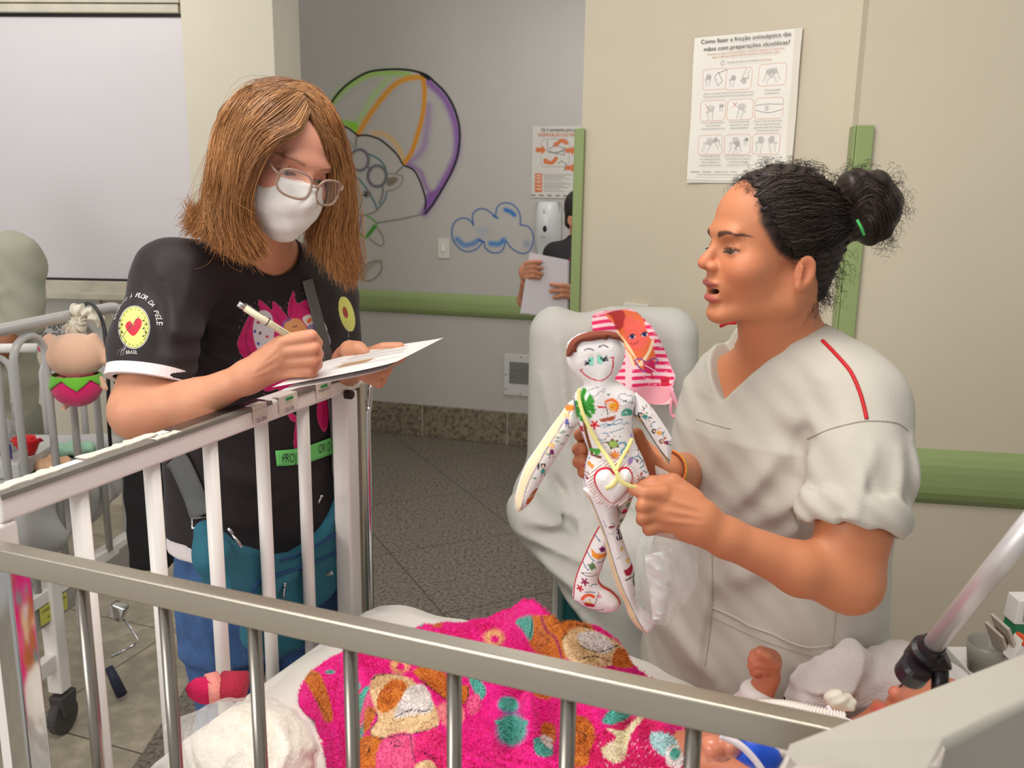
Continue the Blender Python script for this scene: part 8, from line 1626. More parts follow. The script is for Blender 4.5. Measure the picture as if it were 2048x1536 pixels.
# ---- pen, papers, ring
PN = thing('fineliner_pen', P(560, 660, 1.36), 'pale beige fineliner pen held in the writing hand', 'pen'); a = P(476, 607, 1.345); b = P(648, 716, 1.385); dd = (b - a).normalized(); L_ = (b - a).length
m_ = MB(); m_.tube([a, a + dd * 0.012], 0.0052, 16); m_.build('metal_end', M_chrome, PN, smooth=True)
m_ = MB(); m_.tube([a + dd * 0.012, a + dd * 0.05, a + dd * (L_ - 0.03)], 0.0055, 16); m_.build('barrel', mat('beige_pen_plastic', (208, 198, 168), 0.35), PN, smooth=True)
m_ = MB(); m_.tube([a + dd * (L_ - 0.03), a + dd * (L_ - 0.012), b], [0.005, 0.003, 0.0008], 12); m_.build('tip', mat('olive_tip', (150, 150, 120), 0.4), PN, smooth=True)
m_ = MB(); o_ = (UP * 0.8 - FW * 0.3).normalized() * 0.0075; m_.tube([a + dd * 0.014, a + dd * 0.014 + o_, a + dd * 0.045 + o_ * 0.85], 0.0012, 6); m_.build('clip', M_chrome, PN, smooth=True)
m_ = MB(); m_.tube([a + dd * 0.0505, a + dd * 0.052], 0.0057, 16); m_.build('dark_band', M_ink, PN)
sd_ = dd.cross(FW).normalized(); textmesh([('artline DRAWING SYSTEM', a + dd * 0.058 - FW * 0.0060 - sd_ * -0.002, dd, -sd_ if sd_.dot(UP) < 0 else sd_, 0.003, 0.05, 'LEFT')], 'lettering', M_ink, PN)
for (n_, lb_, cs, dz) in (('paper_sheet', 'upper of two white printed papers the fair haired woman writes on', [(545, 774, 1.345), (795, 727, 1.41), (887, 680, 1.57), (650, 722, 1.50)], 0.0), ('paper_sheet', 'lower of two white papers, its edge showing under the upper one', [(562, 777, 1.345), (775, 738, 1.42), (842, 697, 1.55), (660, 726, 1.50)], -0.003)):
    c = [P(*a) + Vector((0, 0, dz)) for a in cs]
    def pf(V, u, v):
        Q = Paint(np.stack([u, v], 1), (232, 228, 226)); r = random.Random(2)
        for i in range(14): y = 0.32 + i * 0.045; Q.line([(0.3, y), (0.3 + r.uniform(0.3, 0.6), y)], 0.012, (150, 120, 100) if i < 6 else (110, 105, 110), 0.005)
        Q.fill([(0.35, 0.34), (0.6, 0.34), (0.6, 0.5), (0.35, 0.5)], (170, 140, 110), 0.01); return Q.c
    drape(n_, c, 60, 60, lambda u, v, x, y: (c[0].z * (1 - u) * (1 - v) + c[1].z * u * (1 - v) + c[2].z * u * v + c[3].z * (1 - u) * v) + 0.006 * np.sin(u * 3.1) * v + 0.004 * u ** 6, M_paper, 0.0005, paintf=pf, loc=c[0])
    o = bpy.context.scene.objects[-1] if False else [x for x in bpy.data.objects if x.name.startswith('paper_sheet')][-1]; tag(o, lb_, 'paper')
m_ = MB(); rc = P(768, 745, 1.522); ax_ = (P(768, 746, 1.52) - P(738, 742, 1.54)).normalized(); u = ax_.orthogonal().normalized(); w = ax_.cross(u); m_.tube([rc + (u * math.cos(t) + w * math.sin(t)) * 0.0108 for t in np.linspace(0, 6.2832, 22)], 0.0011, 6, cap=False); m_.build('ring', mat('gold', (214, 170, 90), 0.2, 1.0), WO, smooth=True)
# ============================================================ blanket, baby and things on the bed
fz = lambda L: [(500 + x / 2.4976, 1160 + y / 2.4976) for x, y in L]
bo_px = [(596, 1380), (612, 1352), (650, 1328), (730, 1300), (820, 1275), (900, 1264), (980, 1258), (1060, 1262), (1150, 1276), (1215, 1298), (1268, 1340), (1320, 1385), (1420, 1440), (1450, 1520), (1470, 1640), (1470, 1760), (640, 1760), (655, 1600), (652, 1500), (630, 1430)]
bo_w = np.array([tuple(PZ(x, y, 0.81))[:2] for x, y in bo_px]); bo_w = cr(bo_w, 6, True)
wl_ = lambda a, b, w, h, z=0.86: (PZ(*a, z), PZ(*b, z), w, h)
bfold = [wl_((1010, 1250), (1170, 1400), 0.02, 0.028), wl_((950, 1290), (1060, 1480), 0.018, 0.018), wl_((1060, 1330), (1010, 1520), 0.014, -0.022), wl_((700, 1330), (760, 1500), 0.02, 0.014), wl_((640, 1370), (665, 1500), 0.012, 0.02), wl_((690, 1380), (700, 1500), 0.014, -0.016), wl_((1080, 1400), (1110, 1530), 0.013, -0.018), wl_((1150, 1280), (1240, 1330), 0.04, 0.02),
         wl_((840, 1290), (980, 1310), 0.03, -0.012), wl_((900, 1400), (1050, 1440), 0.03, 0.02), wl_((760, 1420), (860, 1500), 0.05, 0.02), wl_((1170, 1420), (1260, 1500), 0.02, 0.018), wl_((1240, 1400), (1250, 1530), 0.01, -0.014), wl_((1300, 1410), (1330, 1520), 0.016, 0.016)]
def blanket_paint(V):
    q = pix(V); Q = Paint(q, (240, 24, 146)); f = fz; O = (212, 122, 40); Cc = (236, 204, 158); Wt = (236, 226, 222); T = (86, 178, 162); Pk = (238, 96, 150); dk = (52, 34, 44)
    F_ = lambda L, c, s_=1.4: Q.fill(f(L), c, s_, curve=5); Ln = lambda L, w=1.8, c=dk: Q.line(f(L), w, c, 1.4, curve=5)
    F_([(255, 470), (330, 455), (365, 500), (400, 600), (415, 700), (375, 705), (335, 610), (285, 520)], O); Ln([(265, 480), (300, 470), (335, 475)]); Ln([(400, 700), (360, 640), (330, 590)])
    F_([(590, 530), (530, 600), (500, 720), (520, 850), (560, 860), (570, 760), (600, 640)], T); F_([(600, 540), (560, 640), (550, 740), (590, 660), (630, 560)], Pk)
    F_([(600, 500), (680, 470), (760, 480), (860, 540), (930, 640), (940, 730), (850, 760), (760, 775), (650, 790), (600, 760), (640, 690), (610, 600)], Cc); F_([(760, 560), (860, 520), (910, 600), (900, 660), (800, 680), (720, 690), (740, 620)], Wt)
    F_([(640, 580), (700, 510), (780, 520), (750, 600), (690, 660), (640, 650)], O); F_([(820, 450), (930, 425), (1010, 520), (1090, 530), (1085, 600), (1030, 630), (930, 560), (850, 500)], O); F_([(580, 640), (630, 650), (600, 740), (570, 760)], O)
    F_([(560, 790), (650, 785), (665, 870), (640, 939), (515, 939), (530, 860)], O); F_([(660, 800), (800, 765), (830, 850), (800, 960), (640, 960)], Pk); F_([(830, 800), (930, 750), (1000, 800), (1040, 870), (1000, 960), (840, 960)], (236, 40, 130)); F_([(830, 920), (900, 900), (930, 960), (830, 960)], Cc)
    for L in ([(600, 500), (680, 470), (760, 480)], [(600, 640), (640, 690), (600, 760), (650, 790), (760, 775), (850, 760), (940, 730)], [(720, 690), (800, 650), (880, 655), (910, 610)], [(850, 500), (930, 560), (1030, 630), (1085, 600), (1090, 530)], [(700, 820), (740, 800), (750, 830), (720, 830)], [(830, 850), (900, 880), (940, 920)], [(800, 765), (810, 850), (830, 920)], [(560, 830), (600, 840), (580, 880)], [(1030, 760), (1050, 820)]): Ln(L)
    F_([(1090, 480), (1150, 500), (1180, 560), (1150, 600), (1120, 560)], T); F_([(1080, 600), (1140, 570), (1150, 640), (1100, 680)], Pk); F_([(930, 640), (1020, 610), (1070, 650), (1060, 720), (980, 740)], (242, 140, 150)); Q.ell(f([(1030, 655)])[0], 8, 10, (244, 200, 140), 0, 0.4)
    for cx, cy, rx, ry in ((1290, 625, 20, 16), (1305, 750, 29, 31)): Q.ell(f([(cx, cy)])[0], rx * 1.15, ry * 1.15, (200, 120, 180), 0.2, 0.14); Q.ell(f([(cx, cy)])[0], rx, ry, T, 0.2, 0.14)
    F_([(1230, 700), (1380, 700), (1360, 740), (1250, 730)], T); Ln([(1240, 640), (1300, 665), (1350, 660)], 1.6, (120, 90, 180))
    for c in ((752, 428), (1222, 290)): Q.ell(f([c])[0], 19, 17, (240, 190, 130), 0, 0.35); Q.ell(f([(c[0] + 3, c[1] + 8)])[0], 8, 8, (240, 24, 146), 0, 0.3)
    Q.ell(f([(525, 530)])[0], 12, 10, T, 0.5, 0.2); Q.ell(f([(400, 460)])[0], 10, 4, T, 0, 0.3); F_([(330, 380), (385, 370), (395, 395), (340, 400)], (246, 170, 170)); F_([(800, 205), (850, 215), (860, 235), (800, 235)], T); F_([(900, 235), (960, 222), (950, 240)], O)
    F_([(1400, 185), (1520, 180), (1620, 190), (1720, 250), (1640, 330), (1560, 400), (1440, 370), (1385, 290)], O); F_([(1560, 300), (1640, 240), (1740, 260), (1850, 330), (1845, 410), (1720, 440), (1600, 410)], Cc); F_([(1640, 270), (1740, 260), (1820, 330), (1760, 370), (1660, 330)], Wt); F_([(1840, 340), (1930, 420), (1870, 440), (1810, 420)], O); F_([(1325, 205), (1405, 180), (1415, 270), (1395, 300), (1360, 250)], T)
    Q.line(f([(1455, 180), (1480, 250), (1530, 300), (1560, 400)]), 5, (168, 48, 92), 2, curve=5); Ln([(1405, 185), (1410, 230), (1395, 290)]); Ln([(1560, 300), (1600, 230), (1700, 240)]); Ln([(1650, 330), (1740, 360), (1830, 330)]); Ln([(1430, 250), (1490, 300), (1450, 330)]); Ln([(1640, 400), (1720, 380), (1800, 410)])
    F_([(1400, 550), (1500, 570), (1490, 600), (1420, 580)], O); F_([(1450, 730), (1520, 720), (1530, 800), (1470, 830)], O); F_([(1420, 790), (1500, 800), (1510, 880), (1430, 870)], T); F_([(1440, 780), (1510, 790), (1500, 850)], Wt); F_([(1600, 700), (1680, 690), (1730, 770), (1720, 900), (1640, 939), (1600, 900)], O); Ln([(1640, 760), (1680, 780), (1650, 820)]); F_([(1760, 710), (1800, 650), (1880, 640), (1910, 670), (1830, 720)], T); F_([(1800, 730), (1900, 690), (1915, 700), (1840, 740)], O)
    F_([(1740, 770), (1990, 680), (2100, 760), (2250, 800), (2260, 1000), (1740, 1000)], (222, 20, 110)); F_([(1780, 740), (1870, 750), (1940, 680), (1965, 690), (1900, 780), (1870, 900), (1800, 910), (1760, 850), (1830, 790)], (236, 226, 190))
    F_([(2010, 760), (2120, 790), (2150, 880), (2060, 880), (2000, 820)], (176, 214, 216)); F_([(2090, 830), (2170, 840), (2150, 940), (2080, 920)], Wt); Q.ell(f([(2120, 870)])[0], 10, 12, T, 0, 0.2)
    r = random.Random(4)
    for _ in range(260):
        x, y = r.uniform(240, 2150), r.uniform(160, 950); Q.line(f([(x, y), (x + r.uniform(-16, 16), y + r.uniform(6, 22))]), 0.9, (246, 110, 180), 0.9, op=0.16)
    for _ in range(70): x, y = r.uniform(1740, 2200), r.uniform(740, 960); Q.ell(f([(x, y)])[0], 1.6, 1.6, (250, 210, 225), 0, 0.3)
    c = Q.c
    return c
def blanket_z(x, y):
    q = np.stack([x.ravel(), y.ravel()], 1); i = inpoly(q, bo_w); d = dline(q, np.vstack([bo_w, bo_w[:1]])); s_ = np.where(i, d, -d).reshape(x.shape)
    P3 = np.stack([x.ravel(), y.ravel(), x.ravel() * 0], 1).astype(f32); fo = crease(P3, [(a, b, w, h) for a, b, w, h in bfold], (0, 1)).reshape(x.shape)
    z = 0.792 + 0.055 * (1 - np.exp(-np.clip(s_, 0, 1) / 0.022)) + 0.03 * smst(0.0, 0.16, s_) + 2.3 * fo * smst(0.0, 0.03, s_) + 0.006 * np.sin(x * 55 + y * 30) * np.sin(y * 60 - x * 22) + 0.002 * np.sin(x * 140 + 3 * np.sin(y * 90))
    return z, s_
lo_ = bo_w.min(0) - 0.01; hi_ = bo_w.max(0) + 0.01; hi_[1] = hi_[1]; lo_[1] = max(lo_[1], PZ(1000, 1640, 0.86).y)
stp = 0.00145; gx, gy = np.meshgrid(np.arange(lo_[0], hi_[0], stp), np.arange(lo_[1], hi_[1], stp), indexing='ij'); gz, gs_ = blanket_z(gx, gy)
V = np.stack([gx, gy, gz], -1).reshape(-1, 3); n0, n1 = gx.shape; ii = np.arange(n0 * n1).reshape(n0, n1); F = np.stack([ii[:-1, :-1], ii[1:, :-1], ii[1:, 1:], ii[:-1, 1:]], -1).reshape(-1, 4); ok = (gs_.ravel() > -0.001); F = F[ok[F].all(1)]
u = np.unique(F); mp_ = np.full(len(V), -1); mp_[u] = np.arange(len(u)); V = V[u]; F = mp_[F]
M_blk = mat('plush_blanket', attr=True, rough=0.95, sheen=0.1, bump=0.5, bscale=420, var=0.05, vscale=220)
bl = mkobj('plush_blanket', V, F, M_blk, None, True, col=blanket_paint(V), loc=tuple(PZ(1000, 1400, 0.79))); tag(bl, 'hot pink plush blanket with orange, teal and cream patches heaped on the bed', 'blanket'); s_ = bl.modifiers.new('s', 'SOLIDIFY'); s_.thickness = 0.005; s_.offset = -1
r_ = np.random.default_rng(9); nt_ = 110000; fi = r_.integers(0, len(F), nt_); a_, b_2 = r_.uniform(0, 1, (2, nt_, 1)); pc = V[F[fi, 0]] * (1 - a_) * (1 - b_2) + V[F[fi, 1]] * a_ * (1 - b_2) + V[F[fi, 2]] * a_ * b_2 + V[F[fi, 3]] * (1 - a_) * b_2
nn_ = np.cross(V[F[fi, 1]] - V[F[fi, 0]], V[F[fi, 3]] - V[F[fi, 0]]); nn_ /= np.linalg.norm(nn_, axis=1, keepdims=True); nn_ *= np.sign(nn_[:, 2:3]); ld_ = np.stack([np.sin(pc[:, 0] * 40 + pc[:, 1] * 25), np.cos(pc[:, 1] * 35 - pc[:, 0] * 20), pc[:, 0] * 0], 1)
tipv = pc + (nn_ + 0.6 * ld_ + r_.normal(0, 0.5, (nt_, 3))) * 0.0032; sdv = r_.normal(0, 1, (nt_, 3)); sdv /= np.linalg.norm(sdv, axis=1, keepdims=True); tri = np.stack([pc - sdv * 0.0007, pc + sdv * 0.0007, tipv], 1).reshape(-1, 3)
tc_ = blanket_paint(pc) * r_.uniform(0.95, 1.35, (nt_, 1)); pil = mkobj('pile', tri, np.arange(nt_ * 3).reshape(-1, 3), M_blk, bl, False, col=np.repeat(np.clip(tc_, 0, 1), 3, axis=0)); pil['kind'] = 'stuff'
# bag of cotton wool
cb_ = PZ(505, 1490, 0.85); CT = thing('cotton_bag', cb_ - Vector((0, 0, 0.05)), 'clear plastic bag full of white cotton wool on the bed', 'bag')
kc = S(1, cb_.y * 1.05) 
tipc = PZ(332, 1452, 0.81)
def cot_(p, g=0.0, amp=1.0):
    d = ell(p, cb_ + Vector((0.0, -0.01, 0)), (0.070 + g, 0.075 + g, 0.052 + g)); d = su(d, ell(p, cb_ + Vector((0.035, -0.03, -0.005)), (0.05 + g, 0.06 + g, 0.045 + g)), 0.02)
    q = p - A(cb_); w = np.sin(q[:, 0] * 60 + 2.5 * np.sin(q[:, 1] * 45 + q[:, 2] * 50)) * np.sin(q[:, 2] * 70 + 2 * np.sin(q[:, 0] * 55)); return d - amp * 0.0035 * w - amp * 0.0015 * np.sin(q[:, 0] * 170 + q[:, 1] * 130 + 3 * np.sin(q[:, 2] * 110))
sdfobj('cotton_wool', lambda p: cot_(p), cb_ - Vector((0.12, 0.13, 0.07)), cb_ + Vector((0.13, 0.1, 0.08)), 0.003, mat('cotton_wool', (238, 228, 214), 0.98, sheen=0.4, bump=0.6, bscale=130), CT)
fl = mat('clear_bag_plastic', (240, 236, 230), 0.14, alpha=0.28, spec=0.9, bump=0.5, bscale=45)
sdfobj('bag_film', lambda p: np.maximum(su(cot_(p, 0.004, 0.5), rcone(p, cb_ + Vector((-0.045, 0, 0.005)), tipc, 0.045, 0.006), 0.03) - 0.0012 * np.sin(p[:, 0] * 260 + p[:, 2] * 200), 0.793 - p[:, 2]), cb_ - Vector((0.16, 0.13, 0.07)), cb_ + Vector((0.13, 0.1, 0.08)), 0.0035, fl, CT)
# rolled cloth
rcw = PZ(428, 1378, 0.83); RC = thing('rolled_cloth', rcw, 'small rolled pink and red cloth behind the bag of cotton wool', 'cloth')
for nm, a, b, c, r in (('magenta_end', (405, 1385), (412, 1378), (214, 26, 90), 0.024), ('salmon_band', (414, 1378), (440, 1372), (236, 150, 140), 0.0245), ('red_band', (442, 1372), (490, 1372), (176, 40, 66), 0.024)):
    m_ = MB(); m_.tube([PZ(*a, 0.816), PZ(*b, 0.816)], r * 1.15, 20, flat=0.72); m_.build(nm, mat(nm + '_cloth', c, 0.9, bump=0.3, bscale=200), RC, smooth=True)
# ---- baby
BY = thing('person', PZ(1700, 1430, 0.8), 'baby lying on the bed with one small fist raised above the rail', 'person')
M_skinB = mat('baby_skin', attr=True, rough=0.5, sss=0.15, var=0.05)
bh = P(1880, 1440, 1.08)
def baby(p):
    q = lambda *a: P(*a)
    d = ell(p, bh, (0.062, 0.06, 0.056))
    d = su(d, rcone(p, q(1790, 1385, 1.065), q(1812, 1402, 1.07), 0.0085, 0.012), 0.012); d = su(d, ell(p, q(1812, 1410, 1.075), (0.024, 0.02, 0.02)), 0.012)
    d = su(d, ell(p, q(1760, 1414, 1.07), (0.0085, 0.014, 0.006)), 0.006); d = su(d, ell(p, q(1756, 1430, 1.068), (0.008, 0.013, 0.006)), 0.005); d = su(d, ell(p, q(1770, 1450, 1.07), (0.016, 0.02, 0.012)), 0.012)
    tz = 0.845
    ch_ = q(1640, 1475, 1.05); ch_.z = 0.832; hp = PZ(1330, 1520, 0.83)
    d = su(d, rcone(p, bh + Vector((-0.02, 0, -0.02)), ch_, 0.035, 0.042), 0.03); d = su(d, rcone(p, ch_, hp, 0.042, 0.036), 0.03)
    sh = ch_ + Vector((0.0, 0.05, 0.01)); d = su(d, rcone(p, sh, q(1500, 1425, 1.14), 0.024, 0.021), 0.02)
    d = su(d, rcone(p, q(1500, 1425, 1.14), q(1538, 1352, 1.13), 0.0215, 0.0165), 0.012)
    d = su(d, ell(p, q(1537, 1325, 1.125), (0.0185, 0.015, 0.02)), 0.008)
    for pts in ([(1545, 1308, 1.12), (1522, 1300, 1.112), (1506, 1307, 1.115), (1512, 1318, 1.12)], [(1538, 1318, 1.113), (1516, 1312, 1.108), (1502, 1320, 1.112), (1510, 1328, 1.12)], [(1532, 1330, 1.112), (1514, 1326, 1.108), (1502, 1333, 1.112), (1512, 1340, 1.12)], [(1530, 1342, 1.114), (1514, 1340, 1.11), (1506, 1346, 1.114), (1514, 1350, 1.12)]):
        d = su(d, chain(p, [q(*a) for a in pts], [0.0065, 0.006, 0.0054, 0.005]), 0.0025)
    d = su(d, chain(p, [q(1550, 1330, 1.112), q(1535, 1312, 1.105), q(1518, 1304, 1.106)], [0.007, 0.0062, 0.0054]), 0.003)
    d = su(d, rcone(p, PZ(1500, 1560, 0.84), PZ(1400, 1532, 0.85), 0.022, 0.019), 0.02)
    return d
def bcol(V):
    c = np.tile(lin((196, 122, 92)), (len(V), 1)); 
    for a, r_, cc in (((1756, 1412, 1.06), 0.010, (196, 62, 70)), ((1754, 1430, 1.06), 0.009, (196, 62, 70)), ((1790, 1385, 1.06), 0.02, (214, 128, 104)), ((1515, 1320, 1.11), 0.012, (208, 120, 96))):
        k = np.exp(-((V - np.array(P(*a))) ** 2).sum(1) / r_ ** 2)[:, None] * 0.8; c = c * (1 - k) + np.array(lin(cc)) * k
    return c
sdfobj('body', baby, (P(1300, 1500, 0.9).x, 0.86, 0.78), (bh.x + 0.08, 1.24, P(1530, 1290, 1.12).z), 0.0026, M_skinB, BY, bcol)
sdfobj('sleeve', lambda p: np.maximum(rcone(p, P(1490, 1445, 1.15), P(1512, 1400, 1.135), 0.032, 0.027) - 0.002 * np.sin(p[:, 2] * 200), 0.79 - p[:, 2]), P(1440, 1480, 1.15) - Vector((0.02, 0.06, 0.03)), P(1560, 1370, 1.14) + Vector((0.02, 0.08, 0.02)), 0.003, mat('white_cotton_sleeve', (226, 220, 216), 0.9), BY)
# towel round the head
tw0 = P(1730, 1375, 1.16)
def towel(p):
    q = lambda *a: P(*a)
    d = ell(p, q(1790, 1370, 1.17), (0.085, 0.05, 0.062)); d = su(d, ell(p, q(1672, 1358, 1.17), (0.045, 0.04, 0.048)), 0.03); d = su(d, ell(p, q(1620, 1398, 1.17), (0.034, 0.035, 0.03)), 0.02); d = su(d, ell(p, q(1880, 1400, 1.2), (0.05, 0.05, 0.06)), 0.03)
    c = [(q(1600, 1370, 1.1), q(1660, 1320, 1.1), 0.007, 0.008), (q(1640, 1400, 1.1), q(1730, 1330, 1.1), 0.008, -0.009), (q(1620, 1420, 1.1), q(1700, 1400, 1.1), 0.007, 0.008), (q(1700, 1420, 1.1), q(1770, 1320, 1.1), 0.008, 0.009), (q(1740, 1400, 1.1), q(1830, 1330, 1.1), 0.008, -0.007), (q(1680, 1340, 1.1), q(1690, 1390, 1.1), 0.006, -0.007), (q(1780, 1430, 1.1), q(1860, 1350, 1.1), 0.01, 0.007), (q(1600, 1400, 1.1), q(1650, 1350, 1.1), 0.006, -0.006), (q(1700, 1310, 1.1), q(1720, 1350, 1.1), 0.006, 0.006)]
    d = d - 1.3 * crease(p, c) - 0.002 * np.sin(p[:, 0] * 70 + 3 * np.sin(p[:, 2] * 55)) * np.sin(p[:, 2] * 85 + p[:, 1] * 60) - 0.0012 * np.sin(p[:, 0] * 150 + p[:, 2] * 120 + 2 * np.sin(p[:, 0] * 60)); d = ss(d, ell(p, bh, (0.064, 0.062, 0.058)), 0.004); d = ss(d, ell(p, P(1770, 1425, 1.07), (0.035, 0.04, 0.04)), 0.01)
    return np.maximum(d, 0.792 - p[:, 2])
to_ = sdfobj('white_towel', towel, (P(1570, 1400, 1.17).x, 1.07, 0.785), (P(1960, 1400, 1.2).x, 1.27, P(1750, 1285, 1.17).z), 0.0028, mat('white_terry', (232, 224, 220), 0.95, bump=0.4, bscale=380), loc=tw0); tag(to_, 'bunched white towel wrapped behind the baby\'s head', 'towel')
# breathing tubes
M_cor = mat('white_tube_plastic', (226, 216, 208), 0.35)
def corr(name, pts, r, label, M=M_cor, n=60):
    c = cr([tuple(v) for v in pts], 12); L = np.concatenate([[0], np.cumsum(np.linalg.norm(np.diff(c, axis=0), axis=1))]); t = np.linspace(0, L[-1], n * 2); q = [Vector([np.interp(s_, L, c[:, k]) for k in range(3)]) for s_ in t]
    m_ = MB(); m_.tube(q, [r * (1.0 if i % 4 < 2 else 0.84) for i in range(len(q))], 16); o = m_.build(name, M, smooth=True, loc=pts[0]); return tag(o, label, 'tube')
corr('corrugated_tube', [P(1520, 1415, 1.02), P(1570, 1416, 1.0), P(1630, 1428, 0.98), P(1690, 1440, 0.97)], 0.010, 'pale corrugated breathing tube beside the white towel')
corr('corrugated_tube', [P(1540, 1500, 0.80), P(1575, 1505, 0.80), P(1620, 1520, 0.79), P(1660, 1545, 0.78)], 0.009, 'pale corrugated tube under the steel rail beside the blue connector')
m_ = MB(); m_.tube([P(1482, 1488, 0.80), P(1505, 1500, 0.80), P(1535, 1515, 0.80), P(1548, 1530, 0.80)], [0.015, 0.0165, 0.0165, 0.013], 20); tag(m_.build('blue_connector', mat('blue_plastic_connector', (30, 82, 205), 0.4), smooth=True, loc=P(1500, 1500, 0.8)), 'bright blue tube connector under the steel rail', 'connector')
M_cl = mat('clear_orange_plastic', (236, 150, 120), 0.12, alpha=0.6, spec=0.8)
cc = thing('clear_connector', P(1440, 1492, 0.80), 'clear plastic elbow connector beside the blue one', 'connector')
for a, b, r in (((1408, 1500), (1440, 1492), 0.012), ((1436, 1478), (1446, 1512), 0.010), ((1446, 1492), (1476, 1488), 0.0125)): m_ = MB(); m_.tube([P(*a, 0.80), P(*b, 0.80)], r, 16); m_.build('tube_section', M_cl, cc, smooth=True)
for k, (L, lb) in enumerate((([(1440, 1470, 0.775), (1480, 1490, 0.77), (1510, 1520, 0.765), (1530, 1550, 0.76)], 'thin white tube crossing the blue connector'), ([(1655, 1412, 0.98), (1670, 1430, 0.97), (1700, 1442, 0.96), (1712, 1452, 0.96)], 'thin clear tube curling beside the corrugated tube'))):
    m_ = MB(); m_.tube([Vector(v) for v in cr([tuple(P(*a)) for a in L], 6)], 0.0035 if k == 0 else 0.0022, 8); tag(m_.build('thin_tube', mat('thin_tube_%d' % k, (228, 216, 222), 0.3), smooth=True, loc=P(*L[0])), lb, 'tube')
kn2 = P(1672, 1398, 1.06)
tag(sdfobj('gauze_knot', lambda p: su(ell(p, kn2, (0.016, 0.012, 0.012)), ell(p, kn2 + Vector((0.014, 0, -0.006)), (0.012, 0.01, 0.012)), 0.006) - 0.0016 * np.sin(p[:, 0] * 240 + 2 * np.sin(p[:, 2] * 160)) * np.sin(p[:, 2] * 210 + p[:, 1] * 150), kn2 - Vector((0.04, 0.03, 0.03)), kn2 + Vector((0.04, 0.03, 0.03)), 0.0016, M_latex, loc=kn2), 'small knotted cream gauze on the corrugated tube', 'gauze')
# ============================================================ people in the background
M_sc2 = mat('grey_green_scrubs', (158, 158, 140), 0.85, bump=0.1, bscale=300, var=0.03)
NL = thing('person', up(P(0, 900, 3.3), 0), 'person in grey green scrubs bending behind the grey cot at the left edge', 'person')
pl_ = lambda x, y, d=0.0: P(x, y, 3.3 + d)
def nlb(p):
    d = su(rcone(p, pl_(-10, 560), pl_(-20, 760), 0.13, 0.15), rcone(p, pl_(20, 530), pl_(-90, 520), 0.11, 0.11), 0.08)
    d = su(d, rcone(p, pl_(28, 520, -0.03), pl_(40, 640, -0.08), 0.095, 0.085), 0.05); d = su(d, rcone(p, pl_(-20, 760), pl_(-10, 900), 0.15, 0.16), 0.05)
    cs = [(pl_(-20, 600), pl_(60, 570), 0.02, 0.012), (pl_(0, 680), pl_(70, 640), 0.02, 0.012), (pl_(-10, 820), pl_(80, 830), 0.02, 0.014), (pl_(60, 700), pl_(20, 850), 0.02, 0.01), (pl_(0, 500), pl_(30, 560), 0.015, 0.01)]
    d = d - crease(p, cs); return ss(d - 0.003 * np.sin(p[:, 2] * 60 + 4 * np.sin(p[:, 0] * 14) + p[:, 0] * 30), rcone(p, pl_(30, 690, -0.1), pl_(20, 740, -0.18), 0.05, 0.05), 0.02)
sdfobj('scrub_shirt', nlb, (pl_(-200, 900).x, 3.0, pl_(0, 930).z), (pl_(110, 900).x, 3.55, pl_(0, 420).z), 0.011, M_sc2, NL)
def nls(p):
    d = su(rcone(p, pl_(38, 600, -0.08), pl_(10, 690, -0.14), 0.055, 0.045), rcone(p, pl_(10, 690, -0.14), pl_(-80, 720, -0.3), 0.045, 0.03), 0.02)
    d = su(d, ell(p, pl_(-110, 725, -0.33), (0.05, 0.03, 0.03)), 0.02); d = su(d, rcone(p, pl_(10, 580), pl_(-90, 500), 0.08, 0.06), 0.03); d = su(d, rcone(p, pl_(-90, 500), pl_(-130, 440, -0.05), 0.06, 0.055), 0.02)
    return su(d, ell(p, pl_(-150, 400, -0.1), (0.09, 0.1, 0.115)), 0.03)
sdfobj('body', nls, (pl_(-250, 900).x, 2.85, pl_(0, 780).z), (pl_(100, 900).x, 3.5, pl_(0, 310).z), 0.009, mat('brown_skin', (150, 92, 62), 0.5), NL)
sdfobj('hair', lambda p: np.maximum(ell(p, pl_(-156, 392, -0.08), (0.1, 0.11, 0.12)), -(ell(p, pl_(-190, 430, -0.2), (0.11, 0.11, 0.14)))), (pl_(-260, 900).x, 3.0, pl_(0, 520).z), (pl_(-60, 900).x, 3.45, pl_(0, 290).z), 0.012, mat('black_hair', (26, 20, 18), 0.5), NL)
bx2 = pl_(-10, 900)
sdfobj('trousers', lambda p: np.maximum(np.maximum(leg_chain(p, (bx2.x - 0.09, 3.32, bx2.z + 0.1), (bx2.x - 0.1, 3.3, 0.45), (bx2.x - 0.1, 3.32, 0.08), None, (0.11, 0.08, 0.065)) * 1.0, -1), 0.05 - p[:, 2]) if False else np.maximum(np.minimum(leg_chain(p, (bx2.x - 0.09, 3.32, bx2.z + 0.1), (bx2.x - 0.1, 3.3, 0.45), (bx2.x - 0.1, 3.32, 0.08), None, (0.11, 0.08, 0.065)), leg_chain(p, (bx2.x + 0.08, 3.32, bx2.z + 0.1), (bx2.x + 0.08, 3.3, 0.45), (bx2.x + 0.08, 3.32, 0.08), None, (0.11, 0.08, 0.065))), 0.05 - p[:, 2]), (bx2.x - 0.3, 3.1, 0.03), (bx2.x + 0.3, 3.5, bx2.z + 0.2), 0.014, mat('dark_grey_green_trousers', (128, 128, 112), 0.85), NL)
for dx in (-0.1, 0.08): shoe(NL, (bx2.x + dx, 3.32), (-0.4, -0.9, 0), mat('clog_%d' % (dx > 0), (210, 210, 205), 0.5))
